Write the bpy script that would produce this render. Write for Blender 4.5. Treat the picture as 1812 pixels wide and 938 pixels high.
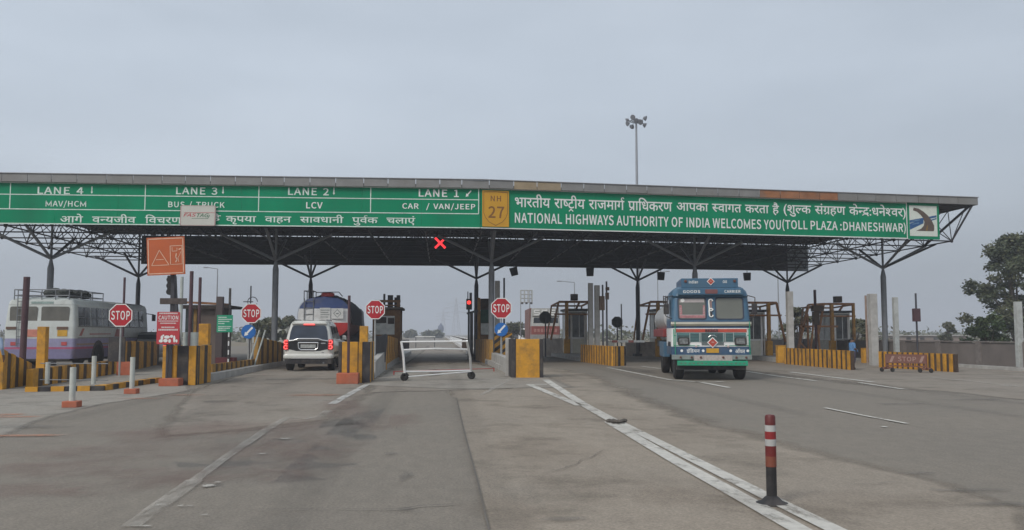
import bpy, bmesh, math, random
from mathutils import Vector, Matrix

random.seed(7)
R = math.radians
S = bpy.context.scene
for _o in list(bpy.data.objects):
    bpy.data.objects.remove(_o)

# ------------------------------------------------------------------ camera
F, CX, CY, EYE = 1570.0, 906.0, 469.0, 1.35      # focal length and centre in photo pixels, eye height
HORIZON, VANISH = 591.0, 780.0                    # horizon row, column where the road vanishes
YAW = math.atan((CX - VANISH) / F)
PITCH = math.atan((HORIZON - CY) / F)
FWD = Vector((math.sin(YAW) * math.cos(PITCH), math.cos(YAW) * math.cos(PITCH), math.sin(PITCH)))
RGT = Vector((math.cos(YAW), -math.sin(YAW), 0))
UPV = RGT.cross(FWD)
ORG = Vector((0, 0, EYE))
cd = bpy.data.cameras.new("camera")
cd.sensor_fit = 'HORIZONTAL'
cd.angle = 2 * math.atan(CX / F)
cd.clip_start, cd.clip_end = 0.1, 9000
cam = bpy.data.objects.new("camera", cd)
S.collection.objects.link(cam)
cam.matrix_world = Matrix(((RGT.x, UPV.x, -FWD.x, ORG.x), (RGT.y, UPV.y, -FWD.y, ORG.y),
                           (RGT.z, UPV.z, -FWD.z, ORG.z), (0, 0, 0, 1)))
S.camera = cam

# ------------------------------------------------------------------ sky, sun, exposure
SUN_EL, SUN_AZ = R(40), R(222)        # behind the camera and a little to its left
w = bpy.data.worlds.new("World")
S.world = w
w.use_nodes = True
nt = w.node_tree
bg = nt.nodes['Background']
bg.inputs['Strength'].default_value = 0.13
sky = nt.nodes.new('ShaderNodeTexSky')
sky.sky_type = 'NISHITA'
sky.sun_disc = False
sky.sun_elevation = SUN_EL
sky.sun_rotation = SUN_AZ
sky.dust_density = 4.0
tc = nt.nodes.new('ShaderNodeTexCoord')
mp = nt.nodes.new('ShaderNodeMapping')
mp.inputs['Scale'].default_value = (1.2, 1.2, 4.0)
nt.links.new(tc.outputs['Generated'], mp.inputs['Vector'])
nz = nt.nodes.new('ShaderNodeTexNoise')
nz.inputs['Scale'].default_value = 1.6
nz.inputs['Detail'].default_value = 5
nz.inputs['Roughness'].default_value = 0.5
nt.links.new(mp.outputs['Vector'], nz.inputs['Vector'])
rp = nt.nodes.new('ShaderNodeValToRGB')           # the overcast layer: thicker and thinner cloud
rp.color_ramp.elements[0].position = 0.3
rp.color_ramp.elements[0].color = (3.46, 3.90, 4.42, 1)
rp.color_ramp.elements[1].position = 0.72
rp.color_ramp.elements[1].color = (4.56, 5.04, 5.62, 1)
nt.links.new(nz.outputs['Fac'], rp.inputs['Fac'])
mx = nt.nodes.new('ShaderNodeMix')
mx.data_type = 'RGBA'
mx.inputs[0].default_value = 0.88
nt.links.new(sky.outputs['Color'], mx.inputs[6])
nt.links.new(rp.outputs['Color'], mx.inputs[7])
sx = nt.nodes.new('ShaderNodeSeparateXYZ')        # an overcast sky: dull towards the horizon, brightest overhead
nt.links.new(tc.outputs['Generated'], sx.inputs['Vector'])
gr = nt.nodes.new('ShaderNodeValToRGB')
for k_, (p_, v_) in enumerate(((0.0, 0.66), (0.07, 0.72), (0.17, 0.95), (0.28, 1.04), (0.42, 0.98), (1.0, 1.2))):
    e_ = gr.color_ramp.elements[k_] if k_ < 2 else gr.color_ramp.elements.new(p_)
    e_.position = p_
    e_.color = (v_, v_, v_, 1)
nt.links.new(sx.outputs['Z'], gr.inputs['Fac'])
ew = nt.nodes.new('ShaderNodeMapRange')           # a little duller towards the right
ew.inputs['From Min'].default_value = -0.6
ew.inputs['From Max'].default_value = 0.7
ew.inputs['To Min'].default_value = 1.03
ew.inputs['To Max'].default_value = 0.86
nt.links.new(sx.outputs['X'], ew.inputs['Value'])
ml = nt.nodes.new('ShaderNodeMix')
ml.data_type = 'RGBA'
ml.blend_type = 'MULTIPLY'
ml.inputs[0].default_value = 1.0
nt.links.new(mx.outputs[2], ml.inputs[6])
nt.links.new(gr.outputs['Color'], ml.inputs[7])
sc_ = nt.nodes.new('ShaderNodeVectorMath')
sc_.operation = 'SCALE'
nt.links.new(ml.outputs[2], sc_.inputs[0])
nt.links.new(ew.outputs['Result'], sc_.inputs['Scale'])
nt.links.new(sc_.outputs['Vector'], bg.inputs['Color'])
sl = bpy.data.lights.new("sun", 'SUN')
sl.energy = 1.5
sl.angle = R(18)
sl.color = (1.0, 0.95, 0.88)
so = bpy.data.objects.new("sun", sl)
S.collection.objects.link(so)
_d = Vector((math.sin(SUN_AZ) * math.cos(SUN_EL), math.cos(SUN_AZ) * math.cos(SUN_EL), math.sin(SUN_EL)))
so.rotation_euler = _d.to_track_quat('Z', 'Y').to_euler()
S.view_settings.view_transform = 'Standard'
S.view_settings.look = 'None'
S.view_settings.exposure = 0.25
S.view_settings.gamma = 1.0
S.view_settings.use_curve_mapping = False
try:
    S.cycles.volume_bounces = 1
    S.cycles.max_bounces = 8
    S.cycles.use_denoising = True
except Exception:
    pass


# ------------------------------------------------------------------ from a photo pixel to a place in the world
def ray(px, py):
    return FWD + RGT * ((px - CX) / F) + UPV * ((CY - py) / F)


def G(px, py, z=0.0):
    d = ray(px, py)
    return ORG + d * ((z - EYE) / d.z)


def A(px, py, dist):
    return ORG + ray(px, py) * dist


def AG(px, dist):
    p = A(px, 600, dist)
    return Vector((p.x, p.y, 0))


def onY(px, py, Y):
    d = ray(px, py)
    return ORG + d * (Y / d.y)


def zat(p, py):
    """height above the ground point p that shows on photo row py"""
    h = Vector((p[0], p[1], 0))
    k = (CY - py) / F
    return EYE - (h.dot(UPV) - k * h.dot(FWD)) / (UPV.z - k * FWD.z)


def pxof(p):
    v = Vector((p[0], p[1], p[2] if len(p) > 2 else 0)) - ORG
    return CX + F * v.dot(RGT) / v.dot(FWD)


# ------------------------------------------------------------------ materials
MATS = {}


def M(name, col, rough=0.6, metal=0.0, var=0.12, scale=6.0, bump=0.0, dirt=0.0, dirtcol=(0.16, 0.13, 0.10), spec=0.4, emit=0.0, stretch=None, coat=0.0):
    """a procedural surface: base colour broken up by two scales of noise, plus dirt of its own shape"""
    if name in MATS:
        return MATS[name]
    m = bpy.data.materials.new(name)
    m.use_nodes = True
    t = m.node_tree
    b = t.nodes['Principled BSDF']
    b.inputs['Roughness'].default_value = rough
    b.inputs['Metallic'].default_value = metal
    b.inputs['Specular IOR Level'].default_value = spec
    b.inputs['Coat Weight'].default_value = coat
    c = t.nodes.new('ShaderNodeTexCoord')
    mpn = t.nodes.new('ShaderNodeMapping')
    if stretch:
        mpn.inputs['Scale'].default_value = stretch
    t.links.new(c.outputs['Object'], mpn.inputs['Vector'])
    n = t.nodes.new('ShaderNodeTexNoise')
    n.inputs['Scale'].default_value = scale
    n.inputs['Detail'].default_value = 6
    t.links.new(mpn.outputs['Vector'], n.inputs['Vector'])
    r = t.nodes.new('ShaderNodeValToRGB')
    r.color_ramp.elements[0].position = 0.3
    r.color_ramp.elements[1].position = 0.7
    r.color_ramp.elements[0].color = [max(0, x * (1 - var)) for x in col] + [1]
    r.color_ramp.elements[1].color = [min(1, x * (1 + var)) for x in col] + [1]
    t.links.new(n.outputs['Fac'], r.inputs['Fac'])
    out = r.outputs['Color']
    if dirt:
        n2 = t.nodes.new('ShaderNodeTexNoise')
        n2.inputs['Scale'].default_value = scale * 0.45
        n2.inputs['Detail'].default_value = 8
        n2.inputs['Roughness'].default_value = 0.7
        t.links.new(mpn.outputs['Vector'], n2.inputs['Vector'])
        r2 = t.nodes.new('ShaderNodeValToRGB')
        r2.color_ramp.elements[0].position = 0.47
        r2.color_ramp.elements[1].position = 0.68
        r2.color_ramp.elements[0].color = (0, 0, 0, 1)
        r2.color_ramp.elements[1].color = (dirt, dirt, dirt, 1)
        t.links.new(n2.outputs['Fac'], r2.inputs['Fac'])
        x = t.nodes.new('ShaderNodeMix')
        x.data_type = 'RGBA'
        t.links.new(r2.outputs['Color'], x.inputs[0])
        t.links.new(out, x.inputs[6])
        x.inputs[7].default_value = (*dirtcol, 1)
        out = x.outputs[2]
    t.links.new(out, b.inputs['Base Color'])
    if bump:
        bp = t.nodes.new('ShaderNodeBump')
        bp.inputs['Strength'].default_value = bump
        bp.inputs['Distance'].default_value = 0.02
        t.links.new(n.outputs['Fac'], bp.inputs['Height'])
        t.links.new(bp.outputs['Normal'], b.inputs['Normal'])
    if emit:
        b.inputs['Emission Color'].default_value = (*col, 1)
        b.inputs['Emission Strength'].default_value = emit
    MATS[name] = m
    return m


def worn(name, col, cover=0.5, scale=3.0, soft=0.12, rough=0.8, fade=False, most=1.0, stretch=(1, 1, 1)):
    """paint worn through to the road below it: noise decides where it is still there"""
    m = M(name, col, rough, var=0.12, scale=12)
    t = m.node_tree
    b = t.nodes['Principled BSDF']
    c = t.nodes.new('ShaderNodeTexCoord')
    n = t.nodes.new('ShaderNodeTexNoise')
    n.inputs['Scale'].default_value = scale
    n.inputs['Detail'].default_value = 9
    n.inputs['Roughness'].default_value = 0.72
    mpn = t.nodes.new('ShaderNodeMapping')
    mpn.inputs['Scale'].default_value = stretch
    t.links.new(c.outputs['Object'], mpn.inputs['Vector'])
    t.links.new(mpn.outputs['Vector'], n.inputs['Vector'])
    r = t.nodes.new('ShaderNodeValToRGB')
    r.color_ramp.elements[0].position = cover - soft
    r.color_ramp.elements[1].position = cover + soft
    r.color_ramp.elements[0].color = (most, most, most, 1)
    r.color_ramp.elements[1].color = (0, 0, 0, 1)
    fac = n.outputs['Fac']
    if fade:
        fac = faded(t, fac, 0.75)
    t.links.new(fac, r.inputs['Fac'])
    t.links.new(r.outputs['Color'], b.inputs['Alpha'])
    return m


def faded(t, fac, k=1.0):
    """noise pushed up where the sheet's own 'fade' attribute drops towards its rim"""
    a = t.nodes.new('ShaderNodeAttribute')
    a.attribute_name = 'fade'
    m1 = t.nodes.new('ShaderNodeMath')
    m1.operation = 'SUBTRACT'
    m1.inputs[0].default_value = 1.0
    t.links.new(a.outputs['Fac'], m1.inputs[1])
    m2 = t.nodes.new('ShaderNodeMath')
    m2.operation = 'MULTIPLY_ADD'
    t.links.new(m1.outputs[0], m2.inputs[0])
    m2.inputs[1].default_value = k
    t.links.new(fac, m2.inputs[2])
    return m2.outputs[0]


# ------------------------------------------------------------------ mesh building
WORLD = {}                                        # world matrix of every thing or part built so far


class MB:
    def __init__(self):
        self.v, self.f, self.m = [], [], []

    def add(self, vs, fs, m=0):
        k = len(self.v)
        self.v += [Vector(p) for p in vs]
        self.f += [[i + k for i in q] for q in fs]
        self.m += [m] * len(fs)
        return self

    def hexa(self, p, m=0):                       # four bottom points, four top points
        return self.add(p, [(3, 2, 1, 0), (4, 5, 6, 7), (0, 1, 5, 4), (1, 2, 6, 5), (2, 3, 7, 6), (3, 0, 4, 7)], m)

    def box(self, x0, x1, y0, y1, z0, z1, m=0):
        return self.hexa([(x0, y0, z0), (x1, y0, z0), (x1, y1, z0), (x0, y1, z0), (x0, y0, z1), (x1, y0, z1), (x1, y1, z1), (x0, y1, z1)], m)

    def beam(self, p, q, a, b=None, m=0):         # a rectangular bar of a by b along p-q
        p, q = Vector(p), Vector(q)
        b = b or a
        d = (q - p).normalized()
        u = Vector((0, 0, 1)) if abs(d.z) < 0.9 else Vector((0, 1, 0))
        s = d.cross(u).normalized()
        t = s.cross(d).normalized()
        s, t = s * a / 2, t * b / 2
        return self.hexa([p - s - t, p + s - t, p + s + t, p - s + t, q - s - t, q + s - t, q + s + t, q - s + t], m)

    def tube(self, p, q, r, r2=None, n=8, m=0):
        p, q = Vector(p), Vector(q)
        r2 = r if r2 is None else r2
        d = (q - p).normalized()
        u = Vector((0, 0, 1)) if abs(d.z) < 0.9 else Vector((1, 0, 0))
        s = d.cross(u).normalized()
        t = s.cross(d)
        ring = [s * math.cos(2 * math.pi * i / n) + t * math.sin(2 * math.pi * i / n) for i in range(n)]
        vs = [p + x * r for x in ring] + [q + x * r2 for x in ring]
        fs = [(i, (i + 1) % n, n + (i + 1) % n, n + i) for i in range(n)]
        fs += [tuple(range(n))[::-1], tuple(range(n, 2 * n))]
        return self.add(vs, fs, m)

    def path(self, pts, r, n=6, m=0):
        for a, b in zip(pts, pts[1:]):
            self.tube(a, b, r, n=n, m=m)
        return self

    def poly(self, pts, m=0):
        return self.add(pts, [tuple(range(len(pts)))], m)

    def prism(self, pts, vec, m=0):
        n = len(pts)
        vec = Vector(vec)
        return self.add([Vector(p) for p in pts] + [Vector(p) + vec for p in pts],
                        [tuple(range(n))[::-1], tuple(range(n, 2 * n))] + [(i, (i + 1) % n, n + (i + 1) % n, n + i) for i in range(n)], m)

    def loft(self, rings, m=0, cap=True):
        n = len(rings[0])
        vs = [p for r in rings for p in r]
        fs = []
        for k in range(len(rings) - 1):
            for i in range(n):
                fs.append((k * n + i, k * n + (i + 1) % n, (k + 1) * n + (i + 1) % n, (k + 1) * n + i))
        if cap:
            fs += [tuple(range(n))[::-1], tuple(range((len(rings) - 1) * n, len(rings) * n))]
        return self.add(vs, fs, m)

    def lathe(self, prof, c=(0, 0, 0), n=16, axis='z', m=0):
        c = Vector(c)
        rings = []
        for r, h in prof:
            ring = []
            for i in range(n):
                a = 2 * math.pi * i / n
                x, y = r * math.cos(a), r * math.sin(a)
                ring.append(c + (Vector((x, y, h)) if axis == 'z' else Vector((h, x, y)) if axis == 'x' else Vector((x, h, y))))
            rings.append(ring)
        return self.loft(rings, m)

    def ball(self, c, r, n=10, k=6, sz=1.0, m=0):
        return self.lathe([(max(1e-3, r * math.sin(math.pi * i / k)), -r * sz * math.cos(math.pi * i / k)) for i in range(k + 1)], c, n, m=m)

    def xf(self, mat):
        self.v = [mat @ p for p in self.v]
        return self

    def build(self, name, mats, parent=None, world=False, bevel=0.0, smooth=False, sharp=35, recalc=True, origin=None):
        """link the collected shapes as ONE object; world=True: the points are world points, brought into the parent's space"""
        pm = WORLD[parent] if parent else Matrix.Identity(4)
        vs = self.v
        loc = Vector((0, 0, 0))
        if parent and world:
            inv = pm.inverted()
            vs = [inv @ p for p in vs]
        elif not parent and origin is not None:
            loc = Vector(origin)
            vs = [p - loc for p in vs]
        me = bpy.data.meshes.new(name)
        me.from_pydata([tuple(p) for p in vs], [], self.f)
        mats = mats if isinstance(mats, (list, tuple)) else [mats]
        for x in mats:
            me.materials.append(x)
        me.polygons.foreach_set('material_index', self.m)
        if recalc:
            bm = bmesh.new()
            bm.from_mesh(me)
            bmesh.ops.recalc_face_normals(bm, faces=bm.faces)
            bm.to_mesh(me)
            bm.free()
        if smooth:
            me.polygons.foreach_set('use_smooth', [True] * len(me.polygons))
            me.set_sharp_from_angle(angle=R(sharp))
        o = bpy.data.objects.new(name, me)
        S.collection.objects.link(o)
        o.location = loc
        if parent:
            o.parent = parent
        WORLD[o] = pm @ Matrix.Translation(loc)
        if bevel:
            b = o.modifiers.new('bevel', 'BEVEL')
            b.width = bevel
            b.segments = 2
            b.limit_method = 'ANGLE'
            b.angle_limit = R(40)
        return o


def thing(name, label, cat, loc=(0, 0, 0), rotz=0.0, group=None):
    """an Empty at the thing's base; its parts are its children"""
    o = bpy.data.objects.new(name, None)
    o.empty_display_size = 0.3
    S.collection.objects.link(o)
    o.location = loc
    o.rotation_euler = (0, 0, rotz)
    o['label'] = label
    o['category'] = cat
    if group:
        o['group'] = group
    WORLD[o] = Matrix.Translation(Vector(loc)) @ Matrix.Rotation(rotz, 4, 'Z')
    return o


def tag(o, label, cat, group=None):
    o['label'] = label
    o['category'] = cat
    if group:
        o['group'] = group
    return o


def struct(o, kind='structure'):
    o['kind'] = kind
    return o


def dup(root, loc, rotz, label, group=None):
    r = root.copy()
    S.collection.objects.link(r)
    r.location = loc
    r.rotation_euler = (0, 0, rotz)
    r['label'] = label
    if group:
        r['group'] = group
    WORLD[r] = Matrix.Translation(Vector(loc)) @ Matrix.Rotation(rotz, 4, 'Z')
    for ch in list(root.children):
        c = ch.copy()
        S.collection.objects.link(c)
        c.parent = r
        WORLD[c] = WORLD[r] @ ch.matrix_basis
        for g in list(ch.children):
            d = g.copy()
            S.collection.objects.link(d)
            d.parent = c
    return r


def rrect(x0, x1, y0, y1, r, n=4):
    """a rectangle with round corners, as 2D points"""
    out = []
    for cx, cy, a0 in ((x1 - r, y1 - r, 0), (x0 + r, y1 - r, 90), (x0 + r, y0 + r, 180), (x1 - r, y0 + r, 270)):
        for i in range(n + 1):
            a = R(a0 + 90 * i / n)
            out.append((cx + r * math.cos(a), cy + r * math.sin(a)))
    return out


def stroke2(pts, wd):
    """a 2D polyline of some width as (verts, faces)"""
    vs, fs = [], []
    for (x0, y0), (x1, y1) in zip(pts, pts[1:]):
        L = math.hypot(x1 - x0, y1 - y0) or 1
        nx, ny = -(y1 - y0) / L * wd / 2, (x1 - x0) / L * wd / 2
        ex, ey = (x1 - x0) / L * wd * 0.3, (y1 - y0) / L * wd * 0.3
        k = len(vs)
        vs += [(x0 + nx - ex, y0 + ny - ey), (x0 - nx - ex, y0 - ny - ey), (x1 - nx + ex, y1 - ny + ey), (x1 + nx + ex, y1 + ny + ey)]
        fs.append((k, k + 1, k + 2, k + 3))
    return vs, fs


# ------------------------------------------------------------------ lettering
GLYPHS = {
 'A': (431, '261 533 447 -13 349 -13 300 146 129 146 78 -13 -16 -13 169 533 256 287 237 345 220 404 206 454 223 454 209 404 192 345 174 287 154 224 275 224', '6 11 7 11 0 7 11 12 0 12 1 0 6 13 11 13 10 11 13 10 12 10 1 12 9 1 10 6 14 13 8 1 9 6 15 14 17 1 8 6 16 15 6 4 16 4 17 16 4 3 17 3 1 17 6 5 4 2 1 3'),
 'B': (466, '226 533 323 520 393 475 418 394 408 339 379 295 342 273 342 286 391 266 433 220 448 152 420 60 345 4 238 -13 58 -13 58 533 281 322 316 347 326 384 315 425 281 447 216 455 150 455 150 313 213 313 299 76 341 105 356 155 342 199 301 226 227 235 150 235 150 66 227 66', '14 22 15 22 0 15 22 1 0 22 2 1 22 21 2 21 20 2 20 3 2 14 23 22 19 3 20 18 3 19 18 4 3 17 4 18 16 4 17 16 5 4 24 5 16 14 31 23 31 24 23 31 7 24 7 5 24 7 6 5 31 8 7 31 30 8 30 9 8 14 32 31 29 9 30 28 9 29 28 10 9 27 10 28 26 10 27 26 11 10 25 11 26 33 11 25 32 11 33 14 11 32 14 12 11 14 13 12'),
 'C': (453, '59 410 146 508 271 543 334 533 385 508 433 467 380 404 342 437 310 453 273 458 194 435 142 368 122 262 141 153 192 86 271 62 312 68 348 86 392 126 445 64 390 14 333 -13 267 -23 144 11 59 109 28 260', '1 3 2 1 4 3 0 4 1 0 9 4 9 5 4 9 8 5 8 7 5 7 6 5 0 10 9 0 11 10 25 11 0 25 12 11 25 13 12 24 13 25 24 14 13 17 19 18 23 14 24 16 19 17 23 15 14 15 19 16 15 20 19 23 20 15 23 21 20 22 21 23'),
 'D': (488, '203 533 343 502 430 409 460 262 431 115 344 19 206 -13 58 -13 58 533 291 90 346 155 365 262 346 368 291 431 194 454 150 454 150 67 194 67', '7 15 8 15 0 8 15 1 0 15 14 1 14 2 1 7 16 15 13 2 14 12 2 13 12 3 2 11 3 12 11 4 3 10 4 11 9 4 10 9 5 4 17 5 9 7 17 16 7 5 17 7 6 5'),
 'E': (418, '384 533 384 451 150 451 150 315 347 315 347 232 150 232 150 69 392 69 392 -13 58 -13 58 533', '10 2 11 2 0 11 2 1 0 10 3 2 10 6 3 6 4 3 6 5 4 10 7 6 10 8 7 10 9 8'),
 'F': (392, '384 533 384 451 150 451 150 302 349 302 349 220 150 220 150 -13 58 -13 58 533', '8 2 9 2 0 9 2 1 0 8 3 2 8 6 3 6 4 3 6 5 4 8 7 6'),
 'G': (489, '60 411 149 508 279 543 348 532 400 507 448 467 395 404 357 436 324 452 283 458 198 435 142 368 122 262 141 154 195 86 283 62 316 65 345 74 363 86 363 202 252 202 252 283 449 283 449 45 402 8 344 -14 275 -23 147 11 59 109 28 260', '1 3 2 1 4 3 0 4 1 0 9 4 9 5 4 9 8 5 8 7 5 7 6 5 0 10 9 0 11 10 29 11 0 29 12 11 20 22 21 20 19 22 19 23 22 29 13 12 28 13 29 18 23 19 28 14 13 27 14 28 27 15 14 17 23 18 16 23 17 15 23 16 27 23 15 27 24 23 26 24 27 26 25 24'),
 'H': (516, '150 533 150 315 366 315 366 533 459 533 459 -13 366 -13 366 232 150 232 150 -13 58 -13 58 533', '10 0 11 10 1 0 2 4 3 2 5 4 10 8 1 8 2 1 8 7 2 7 5 2 10 9 8 6 5 7'),
 'I': (208, '150 533 150 -13 58 -13 58 533', '2 0 3 2 1 0'),
 'J': (380, '74 125 106 83 132 67 161 62 201 71 224 101 232 160 232 533 325 533 325 151 309 65 258 1 169 -23 104 -12 52 18 6 76', '6 8 7 6 9 8 5 9 6 5 10 9 15 1 0 4 10 5 15 2 1 14 2 15 3 10 4 14 3 2 3 11 10 14 11 3 13 11 14 13 12 11'),
 'K': (458, '150 533 150 272 132 272 350 533 459 533 283 321 478 -13 375 -13 224 248 150 160 150 -13 58 -13 58 533', '11 0 12 11 2 0 2 1 0 2 4 3 2 5 4 2 8 5 8 6 5 11 9 2 9 8 2 7 6 8 11 10 9'),
 'L': (385, '150 533 150 69 378 69 378 -13 58 -13 58 533', '4 0 5 4 1 0 4 2 1 4 3 2'),
 'M': (576, '72 0 131 0 131 288 129 338 126 391 122 441 125 441 167 323 265 52 309 52 407 323 449 441 452 441 448 391 445 338 443 288 443 0 504 0 504 520 426 520 326 242 315 206 303 170 290 133 287 133 275 170 263 206 250 242 150 520 72 520', '0 5 29 5 28 29 5 6 28 6 27 28 20 11 19 11 18 19 11 12 18 12 17 18 0 4 5 7 27 6 20 10 11 13 17 12 0 3 4 14 17 13 15 17 14 0 2 3 8 27 7 20 9 10 0 1 2 16 17 15 8 26 27 21 9 20 22 9 21 8 25 26 23 9 22 8 24 25 8 23 24 8 9 23'),
 'N': (513, '146 533 340 199 392 98 374 98 371 138 367 194 366 250 366 533 454 533 454 -13 366 -13 173 322 120 422 140 422 142 383 145 328 147 273 147 -13 58 -13 58 533', '18 12 19 12 0 19 12 13 0 13 1 0 6 8 7 6 9 8 18 15 12 15 11 12 14 1 13 15 11 14 11 1 14 18 16 15 10 1 11 18 17 16 5 9 6 10 4 1 4 2 1 4 9 5 10 3 4 2 9 4 10 2 3 10 9 2'),
 'O': (526, '57 411 140 509 263 543 386 509 469 411 499 262 469 112 386 12 263 -23 140 12 57 112 28 262 386 369 337 435 263 458 189 435 140 369 122 262 140 154 190 86 263 62 337 86 386 154 404 262', '1 3 2 0 3 1 0 14 3 14 4 3 0 15 14 13 4 14 0 16 15 12 4 13 11 16 0 12 5 4 11 17 16 23 5 12 10 17 11 23 6 5 10 18 17 22 6 23 10 19 18 21 6 22 9 19 10 21 7 6 20 7 21 9 20 19 9 7 20 9 8 7'),
 'P': (449, '221 533 327 518 401 465 428 368 402 269 329 212 224 194 150 194 150 -13 58 -13 58 533 284 284 323 314 335 367 322 419 283 445 211 454 150 454 150 274 213 274', '9 17 10 17 0 10 17 1 0 17 2 1 17 16 2 16 15 2 15 3 2 9 18 17 14 3 15 13 3 14 13 4 3 12 4 13 11 4 12 19 4 11 9 7 18 7 19 18 7 4 19 7 5 4 7 6 5 9 8 7'),
 'R': (450, '288 297 324 326 337 374 324 421 288 445 223 454 150 454 150 286 223 286 150 207 150 -13 58 -13 58 533 235 533 333 519 404 468 429 375 413 298 368 244 317 222 453 -13 349 -13 223 207', '11 6 12 6 13 12 6 14 13 6 15 14 6 5 15 5 4 15 4 16 15 11 7 6 3 16 4 2 16 3 2 17 16 1 17 2 0 17 1 0 18 17 8 18 0 11 9 7 9 8 7 9 18 8 9 19 18 9 22 19 22 20 19 11 10 9 21 20 22'),
 'S': (423, '71 131 122 90 167 69 216 62 270 71 301 96 312 133 302 169 276 193 233 214 158 246 107 275 63 321 44 392 68 470 132 524 222 543 285 534 339 510 393 467 343 405 300 438 264 453 222 458 176 450 148 429 139 397 150 363 178 339 217 321 291 289 348 257 390 209 406 138 382 56 316 -1 216 -23 142 -13 78 15 15 66', '15 17 16 15 18 17 14 18 15 14 19 18 13 24 14 24 23 14 23 19 14 23 22 19 22 21 19 21 20 19 13 25 24 13 26 25 13 27 26 12 27 13 12 28 27 12 29 28 12 30 29 11 30 12 11 31 30 10 31 11 10 32 31 9 32 10 8 32 9 8 33 32 7 33 8 6 33 7 6 34 33 5 34 6 39 1 0 4 34 5 39 2 1 3 34 4 39 3 2 38 3 39 38 34 3 38 35 34 37 35 38 37 36 35'),
 'T': (425, '9 451 9 533 416 533 416 451 259 451 259 -13 166 -13 166 451', '0 2 1 0 3 2 7 3 0 6 4 7 4 3 7 6 5 4'),
 'U': (511, '56 533 148 533 148 214 164 120 202 75 256 62 311 75 350 120 366 214 366 533 456 533 456 213 430 76 358 0 256 -23 154 0 82 76 56 213', '17 1 0 17 2 1 8 10 9 8 11 10 7 11 8 17 3 2 16 3 17 7 12 11 6 12 7 16 4 3 15 4 16 6 13 12 5 13 6 15 5 4 15 13 5 15 14 13'),
 'V': (408, '79 533 167 242 183 184 199 128 214 80 197 80 212 129 228 184 245 242 331 533 426 533 252 -13 157 -13 -17 533', '12 0 13 12 1 0 8 10 9 8 11 10 12 2 1 7 11 8 12 3 2 6 11 7 5 4 6 4 11 6 12 4 3 12 11 4'),
 'W': (623, '97 533 153 239 164 183 174 127 183 81 164 81 173 127 186 184 199 240 273 533 354 533 429 240 441 184 453 128 463 81 446 81 453 127 463 183 472 239 530 533 620 533 507 -13 407 -13 326 311 317 351 308 390 302 419 321 419 314 390 305 351 297 311 217 -13 118 -13 2 533', '32 0 33 32 1 0 8 10 9 8 26 10 26 27 10 27 11 10 18 20 19 18 21 20 8 25 26 28 11 27 8 29 25 29 24 25 29 24 28 24 11 28 23 11 24 8 30 29 8 31 30 22 11 23 7 31 8 22 12 11 32 2 1 17 21 18 22 13 12 6 3 7 3 31 7 32 6 2 6 3 2 16 21 17 22 15 13 15 14 13 32 5 6 4 31 3 15 21 16 32 4 5 32 31 4 22 21 15'),
 'X': (406, '-1 533 102 533 177 394 190 370 203 345 214 324 201 324 210 344 222 369 234 393 308 533 407 533 258 265 418 -13 315 -13 234 134 220 161 205 188 193 212 206 212 195 189 181 161 168 134 90 -13 -11 -13 149 269', '25 1 0 25 2 1 9 11 10 9 12 11 25 3 2 8 12 9 25 4 3 7 12 8 25 6 4 6 5 4 6 12 7 25 12 6 24 18 25 18 12 25 18 19 12 19 13 12 24 20 18 20 17 18 20 17 19 17 13 19 24 21 20 16 13 17 24 22 21 15 13 16 24 23 22 14 13 15'),
 'Y': (377, '-22 533 77 533 148 379 165 340 182 303 196 272 182 272 196 303 214 341 231 379 301 533 399 533 234 198 234 -13 142 -13 142 198', '15 1 0 15 2 1 9 11 10 9 12 11 15 3 2 8 12 9 7 12 8 15 4 3 6 5 7 5 12 7 15 5 4 15 12 5 14 12 15 14 13 12'),
 'Z': (428, '286 451 47 451 47 533 404 533 404 477 141 69 408 69 408 -13 22 -13 22 44', '1 3 2 1 4 3 1 0 4 0 5 4 9 5 0 9 6 5 9 7 6 8 7 9'),
 '1': (394, '166 67 166 429 73 429 73 494 124 506 158 517 191 533 256 533 256 67 361 67 361 -13 49 -13 49 67', '5 7 6 5 8 7 4 1 5 1 8 5 3 1 4 2 1 3 0 8 1 11 0 12 11 8 0 11 9 8 11 10 9'),
 '2': (394, '156 177 232 285 256 374 247 421 220 452 173 463 138 456 106 437 66 398 9 454 64 504 118 532 182 543 269 522 327 464 347 377 320 266 247 155 162 67 156 66 186 68 214 69 371 69 371 -13 18 -13 18 44', '11 13 12 10 13 11 10 14 13 9 5 10 5 14 10 5 4 14 4 15 14 9 6 5 9 7 6 8 7 9 3 15 4 2 15 3 2 16 15 1 16 2 0 16 1 0 17 16 25 17 0 25 19 17 19 18 17 20 22 21 20 23 22 19 23 20 25 23 19 24 23 25'),
 '3': (394, '52 123 95 86 134 66 182 58 231 69 263 97 274 141 261 188 217 220 113 234 113 306 206 321 245 351 257 395 248 431 223 454 182 463 146 458 114 442 73 408 21 470 75 511 125 534 185 543 269 526 328 477 350 400 337 338 301 291 257 267 257 280 308 257 351 208 368 139 343 52 277 -4 187 -23 111 -12 53 16 2 61', '22 24 23 21 24 22 21 25 24 20 25 21 20 16 25 16 15 25 15 26 25 19 18 20 18 17 20 17 16 20 14 26 15 13 26 14 13 27 26 12 27 13 11 27 12 11 28 27 10 28 11 9 30 10 30 28 10 30 29 28 9 31 30 9 32 31 8 32 9 7 32 8 7 33 32 6 33 7 5 33 6 5 34 33 39 1 0 4 34 5 39 2 1 3 34 4 39 3 2 38 3 39 38 34 3 38 35 34 37 35 38 37 36 35'),
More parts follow.
